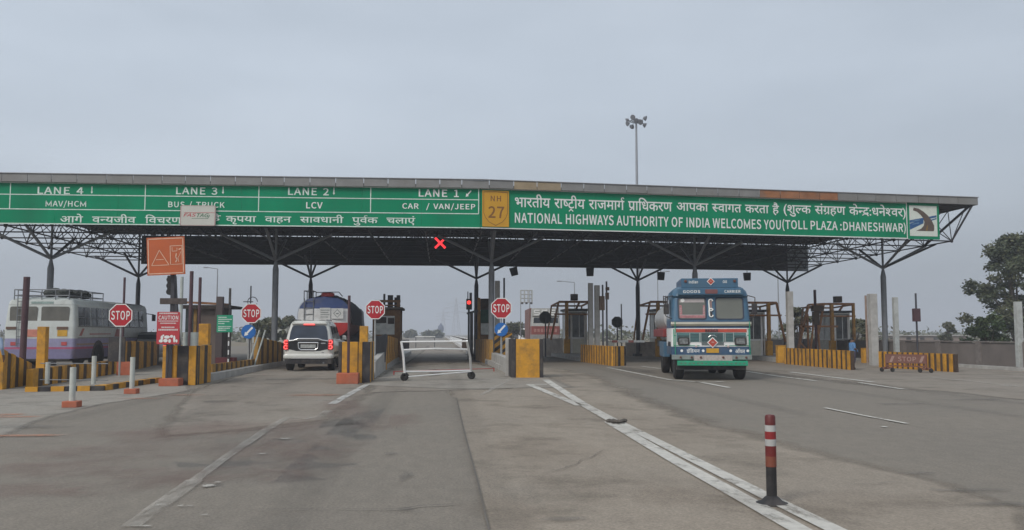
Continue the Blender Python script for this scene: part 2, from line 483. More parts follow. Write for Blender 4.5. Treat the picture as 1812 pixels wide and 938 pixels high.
 '4': (394, '1 130 1 190 223 533 315 533 315 208 385 208 385 130 315 130 315 -13 228 -13 228 130 229 385 230 419 231 436 250 436 240 418 226 392 211 366 106 208 228 208 228 355', '1 3 2 1 13 3 13 14 3 14 4 3 1 12 13 15 4 14 1 16 12 16 11 12 16 4 15 1 17 16 11 4 16 20 4 11 1 18 17 19 4 20 1 19 18 1 4 19 1 5 4 1 6 5 0 6 1 10 6 0 9 7 10 7 6 10 9 8 7'),
 '5': (394, '50 121 92 85 130 66 179 58 229 71 263 108 277 168 265 225 232 260 181 273 154 269 129 260 96 240 47 270 66 533 344 533 344 451 147 451 136 336 140 338 168 345 200 348 285 329 347 270 370 169 343 65 275 0 187 -23 110 -12 53 15 1 57', '13 17 14 17 15 14 17 16 15 13 18 17 20 22 21 19 22 20 18 22 19 13 22 18 13 9 22 9 23 22 13 10 9 8 23 9 12 11 13 11 10 13 8 24 23 7 24 8 6 24 7 6 25 24 5 25 6 30 1 0 4 25 5 30 2 1 3 25 4 30 3 2 3 26 25 30 26 3 29 26 30 28 26 29 28 27 26'),
 '7': (394, '22 451 22 533 374 533 374 477 281 327 237 178 220 -13 126 -13 147 179 194 330 264 451', '0 2 1 0 3 2 0 10 3 10 4 3 9 4 10 8 4 9 8 5 4 7 5 8 7 6 5'),
 '/': (278, '285 576 65 -140 -10 -140 211 576', '2 0 3 2 1 0'),
 '(': (240, '65 355 101 476 164 598 227 568 171 450 142 338 132 221 142 103 171 -10 227 -128 164 -156 101 -35 65 86 52 221', '1 3 2 1 4 3 0 4 1 0 5 4 13 5 0 13 6 5 12 6 13 12 7 6 12 8 7 11 8 12 11 9 8 10 9 11'),
 ')': (240, '68 -10 98 103 108 221 98 338 68 450 12 568 76 598 139 476 175 355 188 221 175 86 139 -35 76 -156 12 -128', '5 7 6 4 7 5 4 8 7 3 8 4 3 9 8 2 9 3 2 10 9 1 10 2 0 10 1 0 11 10 13 11 0 13 12 11'),
 ':': (197, '46 72 68 95 99 103 129 95 151 72 159 40 151 7 129 -15 99 -23 68 -15 46 7 38 40 46 359 68 381 99 390 129 381 151 359 159 326 151 294 129 271 99 263 68 271 46 294 38 326', '13 15 14 12 15 13 12 16 15 12 17 16 23 17 12 23 18 17 22 18 23 21 18 22 21 19 18 21 20 19 1 3 2 0 3 1 0 4 3 0 5 4 11 5 0 10 5 11 10 6 5 9 6 10 9 7 6 9 8 7'),
 '.': (197, '46 72 68 95 99 103 129 95 151 72 159 40 151 7 129 -15 99 -23 68 -15 46 7 38 40', '1 3 2 0 3 1 0 4 3 0 5 4 11 5 0 10 5 11 10 6 5 9 6 10 9 7 6 9 8 7'),
 '-': (246, '227 237 227 161 19 161 19 237', '2 0 3 2 1 0'),
 'n': (433, '130 398 137 342 121 342 157 373 202 399 256 409 330 389 373 332 386 245 386 -13 295 -13 295 235 288 289 269 316 235 325 204 319 174 301 144 274 144 -13 52 -13 52 398', '4 6 5 3 6 4 19 0 20 19 2 0 2 1 0 3 7 6 2 7 3 19 17 2 17 16 2 16 15 2 15 14 2 14 7 2 14 13 7 13 8 7 12 8 13 11 8 12 19 18 17 11 9 8 10 9 11'),
 'a': (399, '56 179 139 230 263 255 259 286 239 316 198 328 159 322 122 308 78 282 40 350 93 380 147 400 210 409 293 387 341 326 356 238 356 -13 278 -13 272 33 286 33 249 7 204 -14 154 -23 90 -8 45 34 28 101 265 185 180 168 131 139 118 104 125 76 143 62 172 57 204 62 235 77 265 100', '11 13 12 10 13 11 10 14 13 9 14 10 8 7 9 7 6 9 6 5 9 5 14 9 4 14 5 4 15 14 3 15 4 2 15 3 1 15 2 1 26 15 26 16 15 0 26 1 0 27 26 35 16 26 25 27 0 25 28 27 25 29 28 25 30 29 24 30 25 34 16 35 33 19 34 19 16 34 24 31 30 24 32 31 32 19 33 24 19 32 23 18 24 18 19 24 23 20 18 20 17 18 20 16 19 23 21 20 17 16 20 22 21 23'),
 'i': (195, '49 537 69 556 98 563 127 556 147 537 155 508 148 478 127 458 98 451 69 458 49 478 42 508 144 398 144 -13 52 -13 52 398', '14 12 15 14 13 12 1 3 2 1 4 3 0 4 1 0 5 4 11 5 0 11 6 5 10 6 11 9 6 10 9 7 6 8 7 9'),
 'd': (440, '49 306 115 382 203 409 249 403 286 386 298 377 296 416 296 578 388 578 388 -13 310 -13 304 32 318 32 287 7 245 -14 196 -23 105 3 45 77 24 192 296 293 271 312 244 324 217 327 167 311 132 265 118 193 129 119 161 74 212 59 241 64 270 79 296 104', '6 8 7 6 9 8 5 9 6 1 3 2 1 4 3 1 5 4 0 5 1 0 22 5 22 21 5 21 20 5 20 19 5 19 9 5 0 23 22 0 24 23 18 24 0 31 9 19 18 25 24 18 26 25 17 26 18 17 27 26 30 9 31 29 12 30 12 9 30 16 27 17 16 28 27 28 12 29 16 11 28 11 12 28 16 13 11 13 10 11 13 9 12 16 14 13 10 9 13 15 14 16'),
 'l': (201, '52 578 144 578 144 73 145 61 147 59 150 58 151 58 154 58 172 61 186 -13 164 -19 150 -21 132 -22 87 -11 60 25 52 76', '15 1 0 15 2 1 14 2 15 14 3 2 14 4 3 7 9 8 14 5 4 6 9 7 5 9 6 14 9 5 13 9 14 12 9 13 12 10 9 12 11 10'),
}
GT = {}
for _k, (_a, _v, _f) in GLYPHS.items():
    _v = list(map(int, _v.split()))
    _f = list(map(int, _f.split()))
    GT[_k] = (_a / 1000, [(_v[i] / 1000, _v[i + 1] / 1000) for i in range(0, len(_v), 2)], [tuple(_f[i:i + 3]) for i in range(0, len(_f), 3)])

_m = [stroke2(q, 0.082) for q in ([(.085, 0), (.085, .52)], [(.53, 0), (.53, .52)], [(.085, .50), (.307, .06)], [(.53, .50), (.307, .06)])]
GT['M'] = (.615, [p for v, _ in _m for p in v], [tuple(i + 4 * k for i in f[0]) for k, (_, f) in enumerate(_m)])


def latin(s, track=0.03, space=0.26):
    vs, fs, x = [], [], 0.0
    for ch in s:
        if ch == ' ':
            x += space
            continue
        a, v, f = GT[ch]
        k = len(vs)
        vs += [(p[0] + x, p[1]) for p in v]
        fs += [tuple(i + k for i in q) for q in f]
        x += a + track
    return vs, fs


_dg = {}


def _font_mesh(s):
    c = bpy.data.curves.new('lettering', 'FONT')
    c.body = s
    c.resolution_u = 2
    c.offset = 0.012
    o = bpy.data.objects.new('lettering', c)
    S.collection.objects.link(o)
    bpy.context.view_layer.update()
    me = bpy.data.meshes.new_from_object(o.evaluated_get(bpy.context.evaluated_depsgraph_get()))
    r = [(v.co.x, v.co.y) for v in me.vertices], [tuple(p.vertices) for p in me.polygons]
    bpy.data.objects.remove(o)
    bpy.data.curves.remove(c)
    bpy.data.meshes.remove(me)
    return r


def dglyph(ch):
    if ch not in _dg:
        if 'I' not in _dg:
            _dg['I'] = max(p[0] for p in _font_mesh('I')[0])
        v, f = _font_mesh(ch)
        adv = max(p[0] for p in _font_mesh(ch + 'I')[0]) - _dg['I']
        if ch == 'ि':
            adv = dglyph('ा')[0]
        _dg[ch] = (adv, v, f)
    return _dg[ch]


def _clip(v, f, xm):
    """keep what lies left of xm (a half letter loses its stem)"""
    nv, nf = [], []
    for q in f:
        p = [v[i] for i in q]
        out = []
        for i in range(len(p)):
            a, b = p[i], p[(i + 1) % len(p)]
            if a[0] <= xm:
                out.append(a)
            if (a[0] <= xm) != (b[0] <= xm):
                t = (xm - a[0]) / (b[0] - a[0])
                out.append((xm, a[1] + t * (b[1] - a[1])))
        if len(out) >= 3:
            k = len(nv)
            nv += out
            nf.append(tuple(range(k, k + len(out))))
    return nv, nf


def deva(tokens):
    """Devanagari set by hand: plain strings are letters in the order they are written; ('half', c), ('ra', c), ('reph', s), ('tra', c) are joined forms"""
    vs, fs, x = [], [], 0.0

    def put(v, f, dx):
        k = len(vs)
        vs.extend((p[0] + dx, p[1]) for p in v)
        fs.extend(tuple(i + k for i in q) for q in f)
    for t in tokens:
        if isinstance(t, str):
            for ch in t:
                if ch == ' ':
                    x += 0.34
                    continue
                a, v, f = dglyph(ch)
                put(v, f, x)
                x += a
        else:
            kind, s = t
            if kind == 'half':
                a, v, f = dglyph(s)
                c = a - 0.185
                v, f = _clip(v, f, c)
                put(v, f, x)
                x += c
            elif kind == 'ra':
                a, v, f = dglyph(s)
                put(v, f, x)
                st = x + a - (0.15 if s != 'द' else 0.28)
                put(*stroke2([(st, 0.2), (st - 0.27, 0.0)], 0.075), 0)
                x += a
            elif kind == 'tra':
                a, v, f = dglyph(s)
                put(v, f, x)
                c = x + a / 2
                put(*stroke2([(c - 0.15, -0.2), (c, -0.06), (c + 0.15, -0.2)], 0.07), 0)
                x += a
            elif kind == 'reph':
                for ch in s:
                    a, v, f = dglyph(ch)
                    put(v, f, x)
                    x += a
                e = x - 0.12
                put(*stroke2([(e, 0.62), (e - 0.1, 0.72), (e - 0.07, 0.83), (e + 0.03, 0.86), (e + 0.1, 0.8)], 0.07), 0)
    return vs, fs


def put_text(name, vf, P0, U, V, mat, parent, off=(0, 0, 0)):
    """lettering stretched over the parallelogram P0, U (baseline), V (height), in world space"""
    vs, fs = vf
    x0, x1 = min(p[0] for p in vs), max(p[0] for p in vs)
    y0, y1 = min(p[1] for p in vs), max(p[1] for p in vs)
    P0, U, V, off = Vector(P0), Vector(U), Vector(V), Vector(off)
    b = MB()
    b.add([P0 + off + U * ((x - x0) / (x1 - x0)) + V * ((y - y0) / (y1 - y0)) for x, y in vs], fs)
    return b.build(name, mat, parent, world=True, recalc=False)


def flat_shape(b, P0, U, V, vs, fs, m=0, off=(0, 0, 0)):
    P0, U, V, off = Vector(P0), Vector(U), Vector(V), Vector(off)
    b.add([P0 + off + U * x + V * y for x, y in vs], fs, m)
# ================================================================== THE SETTING
# ---- ground
def ground_material():
    m = M('dry_earth', (0.20, 0.165, 0.115), 0.95, var=0.3, scale=0.08, bump=0.3, dirt=0.7, dirtcol=(0.11, 0.115, 0.055))
    return m


b = MB()
b.add([(-3500, -60, -0.03), (3500, -60, -0.03), (3500, 6500, -0.03), (-3500, 6500, -0.03)], [(0, 1, 2, 3)])
struct(b.build('ground', ground_material()))


def road_material(name, base, warm, dark, tread=0.5, patch=0.0, patchcol=(0, 0, 0), seed=0.0, fade=False):
    """aggregate speckle, cloudy patches and long tyre-polished streaks along the road"""
    m = bpy.data.materials.new(name)
    m.use_nodes = True
    t = m.node_tree
    bs = t.nodes['Principled BSDF']
    bs.inputs['Roughness'].default_value = 0.82
    bs.inputs['Specular IOR Level'].default_value = 0.3
    c = t.nodes.new('ShaderNodeTexCoord')

    def noise(scale, detail, rough, st=(1, 1, 1), rot=0.0):
        mp_ = t.nodes.new('ShaderNodeMapping')
        mp_.inputs['Scale'].default_value = st
        mp_.inputs['Rotation'].default_value = (0, 0, rot)
        mp_.inputs['Location'].default_value = (seed, seed * 0.7, 0)
        t.links.new(c.outputs['Object'], mp_.inputs['Vector'])
        n = t.nodes.new('ShaderNodeTexNoise')
        n.inputs['Scale'].default_value = scale
        n.inputs['Detail'].default_value = detail
        n.inputs['Roughness'].default_value = rough
        t.links.new(mp_.outputs['Vector'], n.inputs['Vector'])
        return n.outputs['Fac']

    def ramp(fac, lo, hi, a=(0, 0, 0), z=(1, 1, 1)):
        r = t.nodes.new('ShaderNodeValToRGB')
        r.color_ramp.elements[0].position = lo
        r.color_ramp.elements[1].position = hi
        r.color_ramp.elements[0].color = (*a, 1)
        r.color_ramp.elements[1].color = (*z, 1)
        t.links.new(fac, r.inputs['Fac'])
        return r.outputs['Color']

    def mix(fac, a, z, mode='MIX'):
        x = t.nodes.new('ShaderNodeMix')
        x.data_type = 'RGBA'
        x.blend_type = mode
        if isinstance(fac, float):
            x.inputs[0].default_value = fac
        else:
            t.links.new(fac, x.inputs[0])
        for k, q in ((6, a), (7, z)):
            if isinstance(q, tuple):
                x.inputs[k].default_value = (*q, 1)
            else:
                t.links.new(q, x.inputs[k])
        return x.outputs[2]
    col = mix(ramp(noise(0.35, 5, 0.6), 0.35, 0.65), base, warm)
    col = mix(ramp(noise(0.9, 6, 0.6, (1.0, 0.10, 1)), 0.45, 0.75, z=(tread, tread, tread)), col, dark)
    col = mix(ramp(noise(1.7, 9, 0.75), 0.60, 0.72, z=(0.32, 0.32, 0.32)), col, dark)
    if patch:
        col = mix(ramp(noise(0.55, 8, 0.68, (1.0, 0.5, 1)), 0.55, 0.68, z=(patch, patch, patch)), col, patchcol)
    mo = noise(7.0, 6, 0.7, (1.0, 0.45, 1))
    col = mix(1.0, col, ramp(mo, 0.3, 0.7, (0.88, 0.88, 0.88), (1.10, 1.10, 1.10)), 'MULTIPLY')
    sp = noise(42, 3, 0.7)
    col = mix(1.0, col, ramp(sp, 0.3, 0.7, (0.72, 0.72, 0.72), (1.24, 1.24, 1.24)), 'MULTIPLY')
    t.links.new(col, bs.inputs['Base Color'])
    if fade:
        t.links.new(ramp(faded(t, noise(0.8, 8, 0.65), 1.0), 0.52, 1.2, (1, 1, 1), (0, 0, 0)), bs.inputs['Alpha'])
    bp = t.nodes.new('ShaderNodeBump')
    bp.inputs['Strength'].default_value = 0.25
    bp.inputs['Distance'].default_value = 0.01
    t.links.new(sp, bp.inputs['Height'])
    t.links.new(bp.outputs['Normal'], bs.inputs['Normal'])
    return m


ASPH = road_material('asphalt', (0.194, 0.171, 0.141), (0.210, 0.183, 0.149), (0.160, 0.142, 0.120), 0.28)
CONC = road_material('worn_concrete', (0.284, 0.240, 0.190), (0.262, 0.224, 0.179), (0.218, 0.187, 0.152), 0.45, seed=11.0, fade=True)
BAY = road_material('lane_concrete', (0.252, 0.220, 0.182), (0.225, 0.192, 0.155), (0.165, 0.142, 0.119), 0.6, seed=23.0, fade=True)
PALE = road_material('dusty_concrete', (0.29, 0.268, 0.232), (0.26, 0.230, 0.192), (0.20, 0.175, 0.148), 0.4, seed=31.0, fade=True)


def fade_mesh(name, core, rim, z, mat, mid=None):
    """a sheet that is whole inside 'core' and thins out to nothing at 'rim'"""
    n = len(core)
    vs = [(p[0], p[1], z) for p in core] + [(p[0], p[1], z) for p in rim]
    fs = [tuple(range(n))] + [(i, n + i, n + (i + 1) % n, (i + 1) % n) for i in range(n)]
    me = bpy.data.meshes.new(name)
    me.from_pydata(vs, [], fs)
    me.materials.append(mat)
    a = me.attributes.new('fade', 'FLOAT', 'POINT')
    a.data.foreach_set('value', [1.0] * n + [0.0] * n)
    o = bpy.data.objects.new(name, me)
    S.collection.objects.link(o)
    WORLD[o] = Matrix.Identity(4)
    return struct(o)


def sheet(name, pts, z, mat, feather=None):
    """feather: how far each corner's edge fades outwards, in metres (0 = a clean edge)"""
    n = len(pts)
    if feather is None:
        b = MB()
        b.poly([(p[0], p[1], z) for p in pts])
        return struct(b.build(name, mat, recalc=False))
    area = sum(pts[i][0] * pts[(i + 1) % n][1] - pts[(i + 1) % n][0] * pts[i][1] for i in range(n))
    sg = 1 if area > 0 else -1
    rim = []
    for i in range(n):
        p, q, r_ = Vector(pts[i - 1][:2]), Vector(pts[i][:2]), Vector(pts[(i + 1) % n][:2])
        a, c = (q - p).normalized(), (r_ - q).normalized()
        nn = (Vector((a.y, -a.x)) + Vector((c.y, -c.x))) * sg
        nn = nn.normalized() if nn.length > 1e-4 else Vector((0, 0))
        rim.append(q + nn * max(.002, feather[i]))
    return fade_mesh(name, pts, rim, z, mat)


def blob(name, px, py, rx, ry, z, mat, rot=0.0, n=18):
    p = G(px, py)
    core, rim = [], []
    for k in range(n):
        a = 2 * math.pi * k / n
        s = random.uniform(.75, 1.2)
        for lst, q in ((core, .35), (rim, 1.1)):
            x, y = rx * math.cos(a) * s * q, ry * math.sin(a) * s * q
            lst.append((p.x + x * math.cos(rot) - y * math.sin(rot), p.y + x * math.sin(rot) + y * math.cos(rot)))
    return fade_mesh(name, core, rim, z, mat)


# the asphalt of the toll plaza, and the carriageways that leave it
sheet('road', [(-34, -12), (24.5, -12), (24.5, 70), (14, 130), (11.5, 900), (3.4, 900), (3.2, 130), (2.4, 120), (1.0, 130), (0.9, 1500), (-8.2, 1500), (-9, 140), (-34, 70)], 0.0, ASPH)
# concrete right of the seam, between it and the dark lane
sheet('concrete_apron', [G(p, q) for p, q in ((869, 960), (845, 855), (820, 760), (808, 705), (806, 690), (960, 650), (1030, 666), (1160, 730), (1370, 792), (1590, 842), (1780, 900), (1800, 960))], 0.004, CONC,
      [0, 0, 0, 0, .5, 1, 1.5, 1.2, .8, .6, .5, .3])
# lane floors between the islands, and the wide apron at the right
sheet('lane_floor', [G(p, q) for p, q in ((660, 694), (890, 688), (800, 612), (764, 612))], 0.008, BAY, [.8, .8, 2, 2])
sheet('lane_floor', [G(p, q) for p, q in ((300, 770), (540, 745), (640, 694), (600, 640), (500, 642), (352, 690))], 0.006, BAY, [1.2, 1.2, .8, 1, 1, .3])
sheet('concrete_shoulder', [G(p, q) for p, q in ((-60, 795), (60, 742), (170, 716), (330, 692), (300, 640), (-60, 660))], 0.006, PALE, [.4, .4, .4, .3, 1, 1])
sheet('concrete_apron', [G(p, q) for p, q in ((985, 634), (1210, 641), (1420, 664), (1640, 688), (1900, 716), (1900, 655), (1400, 624), (1050, 615))], 0.004, BAY, [2, 2, 2, 2, 2, 1, 2, 2])
sheet('concrete_patch', [G(p, q) for p, q in ((655, 682), (800, 688), (1000, 686), (960, 668), (820, 642), (705, 652))], 0.012, PALE, [.6, .8, .8, .6, 2, .8])

# ---- painted marks on the road
WHITE = worn('worn_white_paint', (0.54, 0.52, 0.47), 0.61, 3.4, 0.10, most=.9, stretch=(1, .5, 1))
WORNW = worn('faded_white_paint', (0.45, 0.42, 0.37), 0.50, 3.2, 0.14, most=.62, stretch=(1, .3, 1))
WHITEL = worn('chipped_white_paint', (0.50, 0.49, 0.46), 0.56, 4.0, 0.10, most=.85, stretch=(1, .4, 1))
ORANGE_P = worn('faded_orange_paint', (0.46, 0.20, 0.11), 0.58, 1.6, 0.2, fade=True, most=.6)
RED_P = worn('faded_red_paint', (0.22, 0.125, 0.105), 0.62, 1.4, 0.25, fade=True, most=.25, stretch=(1, .5, 1))


def stripe(pix, wid, mat, z=0.016, name='road_marking'):
    """a painted line of even width along photo points on the ground"""
    pts = [G(*p) for p in pix]
    b = MB()
    L, Rr = [], []
    for i, p in enumerate(pts):
        d = (pts[min(i + 1, len(pts) - 1)] - pts[max(i - 1, 0)])
        d.z = 0
        d.normalize()
        n = Vector((-d.y, d.x, 0)) * wid / 2
        L.append(p + n)
        Rr.append(p - n)
    vs = L + Rr
    n = len(pts)
    b.add([(p.x, p.y, z) for p in vs], [(i, i + 1, n + i + 1, n + i) for i in range(n - 1)])
    return struct(b.build(name, mat, recalc=False))


def dense(pix, k=6):
    out = []
    for a, b_ in zip(pix, pix[1:]):
        out += [(a[0] + (b_[0] - a[0]) * i / k, a[1] + (b_[1] - a[1]) * i / k) for i in range(k)]
    return out + [pix[-1]]


stripe([(966, 673), (1031, 716), (1096, 752)], 0.20, WHITE)
stripe([(1098, 750), (1230, 817), (1358, 882), (1500, 952)], 0.155, WHITE)
stripe([(936, 681), (1026, 719)], 0.18, WHITE)
stripe([(1078, 748), (1205, 823), (1320, 887), (1440, 955)], 0.165, WHITE)
stripe([(934, 681), (968, 681)], 0.22, WHITE)
stripe([(1076, 651), (1130, 662), (1186, 673), (1240, 677), (1266, 677), (1280, 676)], 0.16, WHITE)
stripe([(1233, 676), (1291, 687)], 0.15, WHITE)
stripe([(1136, 649), (1170, 653)], 0.16, WHITE)
stripe([(1321, 658), (1380, 667), (1446, 675)], 0.15, WHITE)
stripe([(1398, 659), (1470, 668), (1546, 677)], 0.17, WHITE)
stripe([(1521, 678), (1601, 690)], 0.15, WHITE)
stripe([(1460, 723), (1530, 737), (1605, 751)], 0.085, WHITE)
stripe([(1560, 756), (1569, 757.5)], 0.07, WHITE)
stripe([(1640, 668), (1700, 674)], 0.16, WORNW)
stripe([(1690, 672), (1812, 686), (1850, 690)], 0.15, WORNW)
stripe([(1775, 683), (1800, 684)], 0.5, WORNW)
stripe([(268, 908), (300, 885), (345, 852)], 0.16, WORNW)
stripe([(345, 852), (400, 811), (430, 790)], 0.11, WORNW)
stripe([(430, 790), (470, 763), (500, 745), (512, 739)], 0.13, WORNW)
stripe([(508, 740), (540, 743), (568, 737), (580, 728)], 0.15, WORNW)
stripe([(588, 716), (612, 702), (650, 681)], 0.17, WHITEL)
stripe([(560, 710), (604, 708)], 0.16, WORNW)
stripe([(230, 935), (268, 908)], 0.14, WORNW)
for px, py, rx, ry in ((283, 896, .10, .05), (320, 898, .05, .04), (336, 898, .06, .03), (370, 862, .12, .12), (385, 856, .06, .05), (465, 805, .10, .10), (505, 778, .12, .12), (362, 914, .06, .03), (250, 934, .14, .05)):
    blob('road_marking', px, py, rx, ry, 0.0165, worn('splashed_white_paint', (0.50, 0.48, 0.43), 0.62, 5, 0.15, fade=True, most=.7))
stripe([(852, 700), (906, 670)], 0.12, WORNW)
stripe([(664, 668), (712, 640)], 0.12, WORNW)
for px, py, rx, ry, rot in ((548, 775, .9, 4.5, .16), (470, 815, .9, 2.5, .3), (400, 842, 1.4, 1.0, .2), (300, 842, 1.3, .8, 0), (60, 866, 1.5, .7, 0), (610, 722, .8, 4.0, .15), (230, 800, 2.2, 1.2, .1), (680, 745, .8, 2.4, 0), (500, 795, 1.6, 1.6, .1), (360, 765, 2.5, 2.0, 0), (120, 830, 1.6, 1.0, 0)):
    blob('road_marking', px, py, rx, ry, 0.013, RED_P, rot)
for px, py, rx, ry in ((25, 739, .9, .3), (50, 772, .9, .22), (250, 706, 1.2, .25), (330, 700, .8, .3), (560, 700, 1.2, .4), (10, 735, .5, .4)):
    blob('road_marking', px, py, rx, ry, 0.014, ORANGE_P)
TAR = worn('tar_stain', (0.085, 0.080, 0.076), 0.56, 2.4, 0.2, fade=True, most=.34, stretch=(1, .6, 1))
for px, py, rx, ry in ((1730, 708, 1.1, 0.3), (1600, 716, 0.7, 0.25), (1620, 840, 0.30, 0.10), (1770, 895, 0.45, 0.12), (1000, 922, 0.26, 0.12), (40, 757, 1.0, 0.35), (690, 805, 0.10, 0.22), (718, 845, 0.10, 0.35), (718, 905, .1, .12), (384, 712, .5, .5), (1720, 870, .5, .12)):
    blob('road_stain', px, py, rx * 1.3, ry * 1.3, 0.018, TAR)
DUSTY = worn('brown_dust', (0.20, 0.150, 0.110), 0.62, 0.9, 0.3, fade=True, most=.14, stretch=(1, .4, 1))
for px, py, rx, ry in ((1100, 860, 1.2, 1.6), (960, 800, 1.0, 3.0), (1250, 880, 1.0, .9), (1460, 890, 1.6, .8), (1010, 720, 1.2, 5), (900, 900, .6, 1.0), (1200, 760, 1.5, 3)):
    blob('road_stain', px, py, rx, ry, 0.0175, DUSTY)
OIL = worn('oil_film', (0.075, 0.070, 0.066), 0.58, 1.3, 0.2, fade=True, most=.4, stretch=(1, .35, 1))
for px, py, rx, ry in ((780, 618, 1.2, 14), (770, 660, .5, 6), (1120, 655, .9, 6), (900, 615, 1.2, 10)):
    blob('road_stain', px, py, rx, ry, 0.020, OIL)
TRACK = worn('tyre_polish', (0.085, 0.078, 0.070), 0.62, 0.8, 0.3, fade=True, most=.13, stretch=(1.6, .12, 1))
for tx, ty, L_ in ((-1.15, 17, 13), (.45, 18, 13), (-1.2, 45, 16), (.5, 46, 16), (-5.9, 22, 9), (-4.2, 22, 9), (4.2, 24, 12), (6.1, 25, 12), (9.4, 22, 10), (11.2, 22, 10)):
    core = [(tx - .10, ty - L_ * .8), (tx + .10, ty - L_ * .8), (tx + .13, ty), (tx + .10, ty + L_ * .8), (tx - .10, ty + L_ * .8), (tx - .13, ty)]
    rim = [(tx - .36, ty - L_), (tx + .36, ty - L_), (tx + .42, ty), (tx + .36, ty + L_), (tx - .36, ty + L_), (tx - .42, ty)]
    fade_mesh('tyre_track', core, rim, 0.0172, TRACK)
CRACK = M('crack_dark', (0.120, 0.107, 0.092), 0.95)  # even dark colour of the thin crack strips
rc = random.Random(21)
for px, py, ang, n_ in ((420, 905, .3, 16), (700, 780, 1.3, 14), (960, 840, .2, 16), (1500, 860, .1, 16), (1300, 760, .2, 18)):
    p = G(px, py)
    a_ = ang
    pts_ = []
    for _ in range(n_):
        pts_.append((p.x, p.y))
        a_ += rc.uniform(-.5, .5)
        p = p + Vector((math.cos(a_), math.sin(a_), 0)) * rc.uniform(.08, .2)
    b = MB()
    L2, R2 = [], []
    for i, q in enumerate(pts_):
        w2 = .006 * rc.uniform(.4, 1.2) * (1 if 1 < i < n_ - 2 else .4)
        L2.append((q[0], q[1] + w2, .0168))
        R2.append((q[0] + w2, q[1] - w2, .0168))
    b.add(L2 + R2, [(i, i + 1, n_ + i + 1, n_ + i) for i in range(n_ - 1)])
    struct(b.build('road_crack', CRACK, recalc=False))
# the expansion joint between asphalt and concrete
stripe([(868, 955), (845, 855), (820, 760), (808, 705)], 0.016, M('joint_dirt', (0.145, 0.13, 0.112), 0.9), 0.017, 'road_joint')
stripe([(470, 672), (600, 671)], 0.10, M('joint_tar', (0.05, 0.048, 0.045), 0.9), 0.017, 'road_joint')

# ---- paints and metals used again and again
YEL = M('yellow_paint', (0.56, 0.275, 0.025), 0.6, var=0.14, scale=5, dirt=0.75, dirtcol=(0.17, 0.10, 0.04))
YELD = M('dull_yellow_paint', (0.36, 0.20, 0.045), 0.7, var=0.16, scale=5, dirt=0.7, dirtcol=(0.12, 0.075, 0.03))
BLK = M('black_paint', (0.030, 0.027, 0.030), 0.6, var=0.3, scale=5, dirt=0.75, dirtcol=(0.11, 0.095, 0.075))
BRN = M('brown_black_paint', (0.062, 0.040, 0.028), 0.7, var=0.2, scale=5, dirt=0.5, dirtcol=(0.13, 0.09, 0.05))
GREY = M('grey_concrete', (0.40, 0.39, 0.37), 0.85, var=0.14, scale=3, dirt=0.6, dirtcol=(0.20, 0.19, 0.175), bump=0.2)
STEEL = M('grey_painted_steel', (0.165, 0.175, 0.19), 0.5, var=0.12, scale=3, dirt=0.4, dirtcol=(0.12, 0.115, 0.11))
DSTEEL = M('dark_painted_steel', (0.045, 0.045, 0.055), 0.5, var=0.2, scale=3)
RUST = M('rusty_brown_steel', (0.36, 0.17, 0.075), 0.75, var=0.25, scale=6, dirt=0.6, dirtcol=(0.10, 0.055, 0.035))
RUSTY = M('rust_and_yellow_steel', (0.48, 0.24, 0.05), 0.7, var=0.2, scale=5, dirt=0.8, dirtcol=(0.17, 0.075, 0.03))
MAROON = M('maroon_post_paint', (0.075, 0.038, 0.045), 0.6, var=0.2, scale=4)
TYRE = M('tyre_rubber', (0.022, 0.021, 0.021), 0.85, var=0.25, scale=8)
GLASS = M('dark_glass', (0.03, 0.034, 0.04), 0.08, var=0.2, scale=2, spec=0.8)
CREAM = M('cream_panel', (0.66, 0.64, 0.55), 0.6, var=0.08, scale=4, dirt=0.4, dirtcol=(0.30, 0.27, 0.21))
WHITEP = M('white_paint', (0.80, 0.80, 0.78), 0.45, var=0.05, scale=5, dirt=0.3, dirtcol=(0.42, 0.40, 0.36))
CHROME = M('chrome_trim', (0.62, 0.62, 0.62), 0.25, 0.9, var=0.05)
REDP = M('red_sign_paint', (0.42, 0.012, 0.022), 0.45, var=0.10, scale=5, dirt=0.25, dirtcol=(0.24, 0.03, 0.03))
LET = M('white_lettering', (0.74, 0.75, 0.73), 0.5, var=0.05, scale=8)
LETD = M('weathered_lettering', (0.62, 0.72, 0.66), 0.55, var=0.14, scale=6)
# ================================================================== THE TOLL CANOPY
BENDX, BEND = 1.65, 0.126             # the right half of the canopy swings back from the left half


def bend(X):
    return BEND * max(0.0, X - BENDX)


YS = 37.0                             # front face of the sign boards


def cp(X, v, z):
    return Vector((X, YS + v + bend(X), z))


def board(px, py, v=0.0):
    """where the ray of a photo pixel meets the canopy's front plane (v behind it): X and z"""
    d = ray(px, py)
    t = (YS + v) / d.y
    if d.x * t > BENDX:
        t = (YS + v - BEND * BENDX) / (d.y - BEND * d.x)
    p = EYE + d.z * t
    return d.x * t, p


